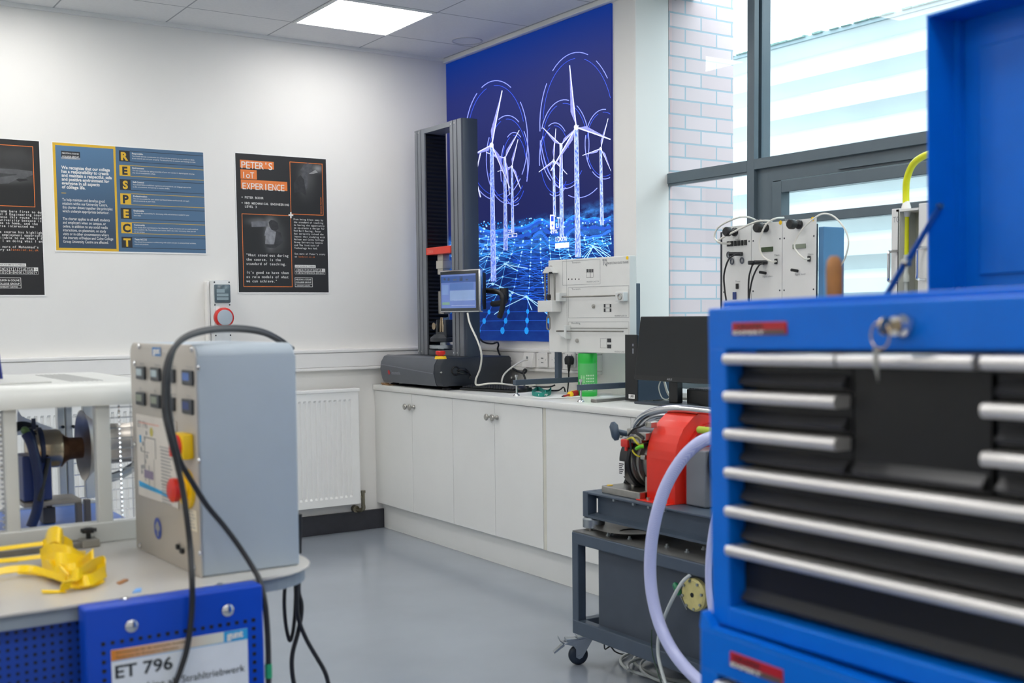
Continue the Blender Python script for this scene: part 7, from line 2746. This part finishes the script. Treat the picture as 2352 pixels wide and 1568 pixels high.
# schematic plate
q0 = bp_(315, 950)
q1 = bp_(412, 1164)
ql = bp_(315, 1136)
pa0, pa1, pb1, pb0 = q0[0], q1[0], q0[1], (q1[1] + ql[1]) / 2
dg = MB(P2.M).box((pa0, pb0, 0), (pa1, pb1, 0.003), 0.001).build('schematic_plate', mk('plate_white', '#cfcac2', 0.3), t, label='printed schematic plate')
ph, pw_ = pb1 - pb0, pa1 - pa0
P3 = Plane(P2.w(pa0, pb0, 0.0032), Pb.ex)
b = MB(P3.M)
b.text('ET 796', 0.012, ph - 0.03, 0.022, 0.0002, fit=0.07, bold=0.02)
for k in range(11):
    b.rect(pw_ * 0.62, ph * 0.62 - k * 0.008, pw_ * (0.85 + 0.02 * (k % 3)), ph * 0.62 - k * 0.008 + 0.0035, 0.0002)
for k in range(7):
    b.rect(pw_ * 0.62, ph * 0.22 - k * 0.007, pw_ * (0.80 + 0.03 * (k % 4)), ph * 0.22 - k * 0.007 + 0.003, 0.0002)
b.rect(pw_ * 0.6, ph * 0.66, pw_ * 0.9, ph * 0.672, 0.0002)
b.rect(pw_ * 0.6, ph * 0.26, pw_ * 0.95, ph * 0.272, 0.0002)
for (x0_, z0_, x1_, z1_) in ((0.2, 0.2, 0.22, 0.75), (0.2, 0.73, 0.5, 0.745), (0.48, 0.5, 0.5, 0.745), (0.12, 0.55, 0.32, 0.562), (0.3, 0.15, 0.32, 0.4), (0.1, 0.12, 0.45, 0.13), (0.44, 0.12, 0.45, 0.5)):
    b.rect(pw_ * x0_, ph * z0_, pw_ * x1_, ph * z1_, 0.0002)
for k in range(9):
    b.disc(pw_ * (0.12 + 0.05 * (k % 4)), ph * (0.3 + 0.07 * k % 0.5), 0.006, 0.0003, 10)
b.build('schematic_print', MT['panel_line'], dg)
b = MB(P3.M)
b.add([(0.008, 0.022, 0.0002), (pw_ - 0.02, 0.018, 0.0002), (pw_ - 0.02, 0.024, 0.0002), (0.008, 0.036, 0.0002)], [(0, 1, 2, 3)])
b.rect(pw_ * 0.08, ph * 0.66, pw_ * 0.13, ph * 0.75, 0.0003)
b.build('blue_stripe', MT['sky_ink'], dg)
b = MB(P3.M)
b.rect(pw_ * 0.18, ph * 0.24, pw_ * 0.42, ph * 0.34, 0.0004)
b.build('engine_sketch', mk('sketch_mauve', '#857a94', 0.5), dg)
b = MB(P3.M)
b.rect(0.02, ph * 0.9, pw_ * 0.6, ph * 0.915, 0.0004)
b.build('red_rule', mk('pale_red_rule', '#d9a598', 0.5), dg)
c = P3.px(348, 992)
MB(P3.M).disc(c[0], c[1], 0.011, 0.0005, 14).build('yellow_dot', mk('dull_yellow', '#b7ae52', 0.5), dg)
# main switch
q0, q1 = bp_(408, 996), bp_(447, 1055)
sa1 = q1[0]
sa0 = sa1 - 0.062
zt_, zb_ = bp_(447, 996)[1], q1[1]
sw_ = MB(P2.M).box((sa0, zb_, 0), (sa1, zt_, 0.026), 0.005).build('main_switch', MT['yellow'], t, smooth=True, label='yellow switch block with a red rotary handle')
cx_, cz_ = (sa0 + sa1) / 2, (zt_ + zb_) / 2
o = MB(P2.M).lathe([(0.026, 0), (0.026, 0.6), (0.022, 1)], (cx_, cz_, 0.026), (cx_, cz_, 0.036), 28).build('rotary_handle', MT['red_plastic'], sw_, smooth=True)
MB(P2.M).box((cx_ - 0.007, cz_ - 0.022, 0.036), (cx_ + 0.007, cz_ + 0.022, 0.044), 0.003).build('handle_bar', MT['red_plastic'], sw_, smooth=True)
# emergency stop
c = bp_(432, 1122)
o = MB(P2.M).lathe([(0.045, 0), (0.045, 0.6), (0.043, 1)], (c[0], c[1], 0), (c[0], c[1], 0.008), 32).build('stop_plate', MT['yellow'], t, smooth=True)
MB(P2.M).lathe([(0.024, 0), (0.024, 1)], (c[0], c[1], 0.008), (c[0], c[1], 0.014), 24).build('stop_collar', MT['yellow'], t, smooth=True)
MB(P2.M).lathe([(0.015, 0), (0.015, 0.3), (0.025, 0.36), (0.027, 0.5), (0.027, 0.85), (0.02, 1)], (c[0], c[1], 0.014), (c[0], c[1], 0.042), 28).build('stop_button', MT['red_plastic'], t, smooth=True)
# ear protection sign (round blue pictogram)
c = bp_(363, 1213)
MB(P2.M).disc(c[0], c[1], 0.026, 0.0008, 28).build('mandatory_sign', mk('sign_blue', '#2b479f', 0.4), t)
b = MB(P2.M)
b.disc(c[0], c[1] + 0.004, 0.0105, 0.0012, 16, 0.013)
b.rect(c[0] - 0.005, c[1] - 0.018, c[0] + 0.005, c[1] - 0.008, 0.0012)
for s_ in (-1, 1):
    b.rect(c[0] + s_ * 0.013 - 0.003, c[1] - 0.004, c[0] + s_ * 0.013 + 0.003, c[1] + 0.008, 0.0012)
b.build('pictogram', MT['panel_line'], t)
# rating label, port, screws
q0, q1 = bp_(432, 1166), bp_(454, 1222)
lb_ = MB(P2.M).rect(q0[0], q1[1], q1[0], q0[1], 0.0008).build('rating_label', MT['cream'], t)
b = MB(P2.M)
for k in range(6):
    b.rect(q0[0] + 0.006, q1[1] + 0.006 + k * 0.007, q1[0] - 0.01 - 0.006 * (k % 3), q1[1] + 0.0085 + k * 0.007, 0.0012)
b.build('label_print', MT['panel_line'], lb_)
b = MB(P2.M)
for pp, sz in (((412, 1255), 0.006), ((421, 1264), 0.008), ((442, 1268), 0.009)):
    c = bp_(*pp)
    b.box((c[0] - sz, c[1] - 0.006, 0), (c[0] + sz, c[1] + 0.006, 0.008), 0.002)
b.build('port', MT['black'], t)
b = MB(P2.M)
for pp in ((320, 795), (441, 803), (457, 846), (458, 1057), (323, 1252), (460, 1270), (448, 1304), (310, 834), (310, 1020)):
    c = bp_(*pp)
    b.lathe([(0.0065, 0), (0.0065, 0.4), (0.004, 1)], (c[0], c[1], 0), (c[0], c[1], 0.004), 12)
b.build('panel_screw', MT['chrome'], t, smooth=True)

# black cables over the box
MT['cable'] = mk('black_cable', '#202124', 0.45, var=0.05)


def ycable(name, label, pts, r, mat='cable', cat='cable'):
    o = MB().tube([on_y(*p_) for p_ in pts], r, n=12, sub=8).build(name, MT[mat], None, smooth=True)
    return tag(o, label, cat)


ycable('black_cable', 'thick black cable arching over the control box and hanging across the ET 796 sign', [(668, 812, -3.66), (652, 795, -3.68), (636, 780, -3.72), (600, 764, -3.82), (545, 757, -3.93), (480, 760, -4.04), (425, 776, -4.13), (394, 808, -4.18), (380, 850, -4.20), (377, 900, -4.21), (379, 950, -4.22), (390, 1000, -4.23), (404, 1055, -4.23), (418, 1115, -4.235), (428, 1180, -4.245), (436, 1250, -4.25), (441, 1330, -4.286), (441, 1390, -4.286), (437, 1440, -4.286), (428, 1495, -4.286), (414, 1540, -4.286), (400, 1580, -4.286), (392, 1640, -4.286)], 0.0062)
ycable('black_cable', 'black cable over the control box that crosses its grey side and falls rightwards', [(672, 800, -3.60), (640, 777, -3.66), (600, 759, -3.78), (545, 751, -3.90), (480, 755, -4.01), (428, 771, -4.10), (400, 800, -4.15), (387, 850, -4.18), (386, 900, -4.19), (390, 950, -4.20), (399, 1005, -4.21), (412, 1055, -4.21), (428, 1085, -4.20), (446, 1115, -4.19), (475, 1160, -4.17), (515, 1208, -4.17), (550, 1255, -4.18), (582, 1305, -4.2), (597, 1335, -4.225), (607, 1375, -4.25), (613, 1430, -4.25), (616, 1490, -4.25), (617, 1580, -4.25), (618, 1640, -4.25)], 0.0062)
p0, p1 = on_y(616.5, 1524, -4.25), on_y(617, 1556, -4.25)
tag(MB().cyl(p0, p1, 0.0078, n=16).build('cable_band', MT['tape_green'], None, smooth=True), 'small green tape band wrapped round the hanging black cable', 'tape')
ycable('black_cable', 'black cable loop hanging under the right end of the cart', [(676, 1330, -3.9), (660, 1322, -3.9), (655, 1345, -3.9), (653, 1385, -3.9), (656, 1430, -3.9), (662, 1462, -3.9), (667, 1470, -3.9), (673, 1450, -3.9), (677, 1415, -3.9), (679, 1370, -3.9), (678, 1325, -3.9)], 0.0048)
ycable('black_cable', 'black cable under the cart end that swings left and then straight down', [(686, 1325, -3.92), (686, 1360, -3.92), (692, 1385, -3.92), (692, 1410, -3.92), (685, 1450, -3.92), (672, 1500, -3.92), (671, 1540, -3.92), (679, 1590, -3.92), (690, 1650, -3.92)], 0.0058)
ycable('black_cable', 'black cable under the cart end that trails away to the right', [(683, 1325, -3.94), (682, 1370, -3.94), (683, 1405, -3.94), (690, 1435, -3.94), (706, 1472, -3.94), (728, 1510, -3.94), (745, 1540, -3.94), (754, 1568, -3.94), (765, 1620, -3.94)], 0.0055)
ycable('black_cable', 'black cable dropping behind the right edge of the control box', [(689, 1180, -3.69), (688.5, 1230, -3.69), (688, 1270, -3.69)], 0.0055)

# ---------------------------------------------------------------- guard enclosure with the jet engine
EF = -3.575
EB = -2.93
w0 = on_y(306, 1237, EF)
zr = on_y(180, 1205, EF).z
zc0 = on_y(150, 934, EF).z
zc1 = on_y(150, 893, EF).z
EX1 = on_y(330, 1000, EF).x + 0.03
EX0 = -4.2
AF = MT['alu_frame']
t = thing('guard_enclosure', 'pale grey guard frame with wire mesh around the jet engine on the cart', 'enclosure', (-3.5, -3.2, CT))
# cover with a rounded front edge
prof = [(EB, zc0), (EB, zc1 + 0.012), (EF + 0.05, zc1 + 0.012)]
for k in range(9):
    a_ = PI / 2 * k / 8
    prof.append((EF + 0.036 - 0.05 * math.sin(a_), zc1 - 0.040 + 0.052 * math.cos(a_)))
prof += [(EF - 0.014, zc0), ]
MB().prism([(EX0, y, z) for y, z in prof], (EX1 - EX0, 0, 0)).build('top_cover', AF, t, smooth=True, ang=40)
b = MB()
v0 = on_z(200, 884, zc1 + 0.012)
for k in range(7):
    x = on_z(208 + 15 * k, 884, zc1 + 0.012).x
    b.box((x, EF + 0.1, zc1 + 0.0121), (x + 0.0014, EB - 0.08, zc1 + 0.0128))
b.build('vent_slot', MT['charcoal'], t)
MB().box((EX0, EF + 0.09, zc1 + 0.0125), (on_z(160, 887, zc1 + 0.012).x, EB - 0.06, zc1 + 0.016), 0.001).build('cover_plate', AF, t)
for (pa, pb_, yy, nm) in ((12, 43, EF, 'front_post'), (224, 257, EF, 'front_post'), (137, 153, EB, 'rear_post'), (156, 171, EB, 'rear_post')):
    x0_, x1_ = on_y(pa, 1080, yy).x, on_y(pb_, 1080, yy).x
    MB().box((x0_, yy, CT + 0.02), (x1_, yy + 0.035, zc0 + 0.002), 0.003).build(nm, AF, t)
MB().box((EX1 - 0.03, EB, CT + 0.02), (EX1, EB + 0.03, zc0), 0.003).build('rear_post', AF, t)
MB().box((EX0, EF - 0.004, CT), (EX1, EF + 0.04, zr), 0.003).build('front_sill', AF, t)
MB().box((EX0, EB, CT), (EX1, EB + 0.035, zr - 0.04), 0.003).build('rear_sill', AF, t)
MB().box((EX0, EF + 0.041, CT), (EX1, EB - 0.001, CT + 0.004)).build('blue_tray', mk('tray_blue', '#4f74bf', 0.4), t)


def mesh(x0, x1, y, z0, z1, px, pz, nm):
    b = MB()
    x = x0
    while x <= x1 + 1e-6:
        b.cyl((x, y, z0), (x, y, z1), 0.0014, n=6)
        x += px
    z = z0
    while z <= z1 + 1e-6:
        b.cyl((x0, y - 0.003, z), (x1, y - 0.003, z), 0.0014, n=6)
        z += pz
    b.build(nm, MT['chrome'], t)


xa = on_y(257, 1080, EF).x
xs_ = on_y(282, 1080, EF).x
mesh(xs_ - 0.03, EX1, EF + 0.02, zr, zc0, 0.03, 0.0265, 'wire_mesh')
b = MB()
z = zr + 0.01
while z < zc0:
    b.sphere((xs_, EF + 0.018, z), 0.0035, 8)
    z += 0.0118
b.build('mesh_weave', MT['chrome'], t)['kind'] = 'stuff'
xl = on_y(7, 1080, EF).x
mesh(xl - 0.2, xl + 0.004, EF + 0.02, zr, zc0, 0.03, 0.0265, 'wire_mesh')
b = MB()
z = zr + 0.01
while z < zc0:
    b.sphere((xl, EF + 0.018, z), 0.0035, 8)
    z += 0.0118
b.build('mesh_weave', MT['chrome'], t)['kind'] = 'stuff'
mesh(on_y(171, 1080, EB).x, EX1, EB + 0.015, zr - 0.03, zc0, 0.05, 0.036, 'wire_mesh')
b = MB()
for pp in ((144, 980), (168, 979), (212, 1164), (299, 1258)):
    c = on_y(pp[0], pp[1], EB if pp[1] < 1240 else EF - 0.004)
    b.cyl((c.x, c.y + 0.001, c.z), (c.x, c.y - 0.006, c.z), 0.005, n=10)
b.build('screw', MT['black'], t)
# sliding clamp in front of the sill
c = on_z(210, 1258, CT)
cl0 = on_z(0, 1275, CT)
t = thing('clamp_bar', 'grey flat clamp bar with a black star knob in front of the guard frame', 'clamp', (c.x, EF - 0.03, CT))
MB().box((EX0, EF - 0.05, CT), (c.x - 0.02, EF - 0.015, CT + 0.018), 0.003).build('bar', MT['steel_dull'], t)
MB().box((c.x - 0.022, EF - 0.056, CT), (c.x + 0.022, EF - 0.008, CT + 0.02), 0.003).build('block', mk('block_grey', '#8b877e', 0.4), t)
b = MB().cyl((c.x, EF - 0.032, CT + 0.02), (c.x, EF - 0.032, CT + 0.036), 0.006, n=12)
b.lathe([(0.008, 0), (0.017, 0.25), (0.017, 0.8), (0.010, 1)], (c.x, EF - 0.032, CT + 0.034), (c.x, EF - 0.032, CT + 0.047), 20)
for k in range(5):
    a_ = k * 2 * PI / 5
    b.cyl((c.x + 0.014 * math.cos(a_), EF - 0.032 + 0.014 * math.sin(a_), CT + 0.036), (c.x + 0.014 * math.cos(a_), EF - 0.032 + 0.014 * math.sin(a_), CT + 0.045), 0.006, n=12)
b.build('star_knob', MT['black'], t, smooth=True)

# jet engine
JY = -3.26
jz = on_y(150, 1027, JY).z


def jx(px):
    return on_y(px, 1027, JY).x


def jr(dpx):
    return dpx / FPX * (on_y(150, 1027, JY) - CAM).dot(FW)


t = thing('jet_engine', 'small metal jet engine with a heat browned nozzle and wide intake cone inside the guard', 'jet engine', (jx(130), JY, CT))
MB().lathe([(jr(30), 0), (jr(42), 0.04), (jr(44), 0.1), (jr(44), 0.9), (jr(41), 1)], (jx(62), JY, jz), (jx(138), JY, jz), 40).build('engine_casing', MT['gold_steel'], t, smooth=True)
MB().lathe([(jr(41), 0), (jr(30), 0.25), (jr(26), 0.4), (jr(24), 1.0), (jr(21), 1.0), (jr(21), 0.7)], (jx(138), JY, jz - 0.004), (jx(188), JY, jz - 0.004), 36, caps=False).build('exhaust_nozzle', MT['brown_metal'], t, smooth=True)
MT['cone'] = mk('spun_cone', '#b3aca3', 0.36, 0.8, var=0.15, scale=20)
r1 = jr(82)
MB().lathe([(r1, 0), (r1 * 0.82, 0.09), (r1 * 0.66, 0.2), (r1 * 0.58, 0.32), (r1 * 0.56, 0.7), (r1 * 0.58, 0.72), (r1 * 0.58, 0.76), (r1 * 0.44, 0.8), (r1 * 0.44, 1), (r1 * 0.42, 1), (r1 * 0.42, 0.8), (r1 * 0.54, 0.7), (r1 * 0.56, 0.33), (r1 * 0.64, 0.2), (r1 * 0.80, 0.095), (r1 * 0.98, 0.004)], (jx(190), JY, jz + 0.002), (jx(345), JY, jz + 0.002), 48, caps=False).build('thrust_cone', MT['cone'], t, smooth=True)
MB().tube([(jx(240), JY - 0.02, jz - 0.095), (jx(275), JY - 0.02, jz - 0.083), (jx(310), JY - 0.02, jz - 0.06)], 0.013, n=12).build('pipe', MT['zinc'], t, smooth=True)
rb_ = jr(47)
b = MB()
for xx in (64, 84):
    b.lathe([(rb_ * 0.93, 0), (rb_ * 1.06, 0.1), (rb_ * 1.06, 0.9), (rb_ * 0.93, 1)], (jx(xx), JY, jz), (jx(xx + 12), JY, jz), 36, caps=False)
b.cyl((jx(76), JY - 0.02, jz + rb_), (jx(76), JY - 0.02, jz + rb_ + 0.03), 0.006, n=10)
b.build('clamp_band', mk('navy_band', '#202c4a', 0.45), t, smooth=True)
MB().box((jx(42), JY - 0.05, jz - 0.135), (jx(108), JY + 0.05, jz - 0.012), 0.004).build('mount_bracket', MT['blue_box'], t)
MB().tube([(jx(52), JY - 0.055, jz + 0.05), (jx(62), JY - 0.065, jz + 0.02), (jx(72), JY - 0.07, jz - 0.05), (jx(74), JY - 0.07, jz - 0.11), (jx(66), JY - 0.07, jz - 0.16), (jx(52), JY - 0.07, jz - 0.20)], 0.0135, n=12).build('blue_tube', mk('navy_tube', '#1b2b55', 0.4), t, smooth=True)
MB().tube([(jx(100), JY - 0.06, jz - 0.02), (jx(84), JY - 0.075, jz - 0.08), (jx(70), JY - 0.085, jz - 0.13)], 0.006).build('black_lead', MT['rubber'], t, smooth=True)
zp = jz - 0.137
MB().box((jx(40), JY - 0.06, zp - 0.012), (jx(172), JY + 0.06, zp - 0.001), 0.002).build('mount_plate', mk('beige_plate', '#a59c8f', 0.4), t)
for (xx, yy) in ((108, JY + 0.05), (158, JY - 0.055), (188, JY + 0.0)):
    MB().box((jx(xx), yy - 0.012, CT + 0.0045), (jx(xx + 14), yy + 0.012, zp - 0.0125), 0.002).build('support_leg', mk('leg_grey', '#6f6963', 0.45), t)
MB().box((jx(98), JY + 0.03, CT + 0.0045), (jx(128), JY + 0.08, CT + 0.05), 0.003).build('leg_block', mk('leg_block', '#6b6663', 0.5), t)
b = MB()
for k in range(4):
    b.tube([(jx(30), JY - 0.03 + 0.01 * k, jz + 0.055 + 0.006 * k), (jx(60), JY - 0.02 + 0.01 * k, jz + 0.065 + 0.003 * k), (jx(90), JY + 0.01, jz + 0.062)], 0.0035)
b.build('wiring', MT['rubber'], t, smooth=True)
b = MB()
b.sphere((jx(50), JY - 0.05, jz + 0.058), 0.011, 10)
b.sphere((jx(57), JY - 0.05, jz + 0.052), 0.008, 10)
b.build('fitting', mk('green_fitting', '#6f8f52', 0.4), t, smooth=True)
# white sheet leaning behind the engine
w_ = [on_y(px, py, EB - 0.06) for px, py in ((40, 940), (50, 955), (64, 962), (125, 983), (40, 1000))]
o = MB().prism(w_, (0, 0.002, 0)).build('paper_sheet', MT['paper'])
tag(o, 'white sheet standing inside the guard frame behind the jet engine', 'paper')
o.name = 'card_sheet'

# dark panel at the left edge standing on the enclosure top
zt_ = zc1 + 0.0165
Yp = EF + 0.2
w_ = [on_y(px, py, Yp) for px, py in ((-80, 640), (-27, 640), (8, 889), (-80, 897))]
t = thing('laptop', 'dark blue edged screen just entering at the left edge of the photo', 'laptop', (w_[2].x - 0.05, Yp, zt_))
zmin = min(v.z for v in w_)
MB().prism([v + Vector((0, 0, max(0.0, zt_ - zmin + 0.0002))) for v in w_], (0, 0.008, 0), 0.001).build('screen', mk('navy_edge', '#1f3188', 0.4), t)
MB().prism([v + Vector((-0.006, -0.001, max(0.0, zt_ - zmin + 0.0002) + (0.004 if v.z < 1.3 else -0.004))) for v in w_], (0, 0.0008, 0)).build('display', MT['black'], t)
MB().box((w_[2].x - 0.4, Yp + 0.01, zt_), (w_[2].x - 0.02, Yp + 0.2, zt_ + 0.012), 0.003).build('base', MT['black'], t)

# ---------------------------------------------------------------- yellow strap bundle
rng = random.Random(5)


def yz(px, py, h):
    return on_z(px, py, CT + h)


t = thing('yellow_strap', 'crumpled bundle of bright yellow plastic strap lying on the cart top', 'strap', yz(170, 1310, 0))
Y_ = MT['yellow_strap'] = mk('glossy_yellow_tape', '#f7d00a', 0.33, var=0.05, coat=0.12, spec=0.35)
up_ = Vector((0, 0, 1))
b = MB()


def loop(pts, wv, th=0.0012):
    b.ribbon([yz(px, py, h) for px, py, h in pts], wv, th)


loop([(-30, 1264, 0.045), (40, 1255, 0.05), (105, 1247, 0.055)], Vector((0.002, 0.003, 0.004)))
loop([(-30, 1290, 0.02), (40, 1284, 0.025), (100, 1277, 0.03)], Vector((0.002, 0.003, 0.004)))
loop([(-30, 1290, 0.004), (0, 1288, 0.004), (40, 1287, 0.004)], Vector((0.0, 0.006, 0.001)))
loop([(-30, 1318, 0.02), (20, 1308, 0.022), (70, 1306, 0.02), (110, 1316, 0.02), (150, 1330, 0.02)], Vector((0.003, 0.007, 0.006)))
loop([(40, 1315, 0.008), (80, 1318, 0.006), (120, 1325, 0.004)], Vector((0, 0.006, 0.001)))
loop([(96, 1358, 0.006), (130, 1358, 0.004), (150, 1357, 0.003)], Vector((0.0, 0.006, 0.001)))
loop([(148, 1355, 0.005), (152, 1340, 0.02), (160, 1332, 0.03)], Vector((0.010, 0.0, 0.001)))
loop([(150, 1345, 0.012), (185, 1347, 0.006), (220, 1340, 0.005), (238, 1333, 0.004)], Vector((0.0, 0.008, 0.002)))
# tall fold at the back and the folded body
loop([(104, 1250, 0.05), (112, 1232, 0.075), (128, 1226, 0.085), (140, 1232, 0.08), (145, 1250, 0.06)], Vector((0.004, 0.012, 0.016)))
loop([(100, 1262, 0.04), (125, 1250, 0.06), (150, 1252, 0.055), (168, 1262, 0.04)], Vector((0.0, 0.010, 0.020)))
loop([(96, 1285, 0.03), (120, 1272, 0.055), (160, 1278, 0.055), (195, 1295, 0.03)], Vector((0.0, 0.012, 0.022)))
loop([(98, 1300, 0.02), (130, 1292, 0.045), (170, 1295, 0.04), (205, 1300, 0.028)], Vector((0.002, 0.016, 0.020)))
loop([(110, 1310, 0.015), (140, 1312, 0.03), (175, 1310, 0.035), (205, 1285, 0.04), (215, 1276, 0.045)], Vector((0.003, 0.014, 0.014)))
loop([(150, 1325, 0.02), (180, 1318, 0.035), (215, 1296, 0.035), (238, 1290, 0.03), (240, 1306, 0.018), (215, 1312, 0.02), (190, 1318, 0.025)], Vector((0.002, 0.006, 0.012)))
loop([(150, 1330, 0.014), (180, 1334, 0.018), (210, 1330, 0.02), (242, 1312, 0.016)], Vector((0.0, 0.010, 0.010)))
for k in range(9):
    px, py = rng.uniform(110, 190), rng.uniform(1270, 1312)
    a_ = rng.uniform(0, 6.28)
    loop([(px - 30 * math.cos(a_), py - 10 * math.sin(a_), 0.015), (px, py, rng.uniform(0.025, 0.04)), (px + 30 * math.cos(a_), py + 10 * math.sin(a_), 0.015)], Vector((rng.uniform(-.006, .006), rng.uniform(0.006, .014), rng.uniform(0.004, .016))))
b.build('folds', Y_, t, smooth=True, ang=60)
b = MB()
b.sphere(yz(150, 1296, 0.018), 0.034, 16, (1.1, 0.7, 0.5))
b.sphere(yz(190, 1318, 0.012), 0.024, 16, (1.1, 0.7, 0.5))
for v in b.bm.verts:
    n_ = math.sin(v.co.x * 240) * math.cos(v.co.y * 200 + v.co.z * 170)
    v.co += Vector((n_ * 0.003, n_ * 0.003, n_ * 0.004))
    v.co.z = max(v.co.z, CT + 0.0008)
b.build('core', Y_, t, smooth=True, ang=80)
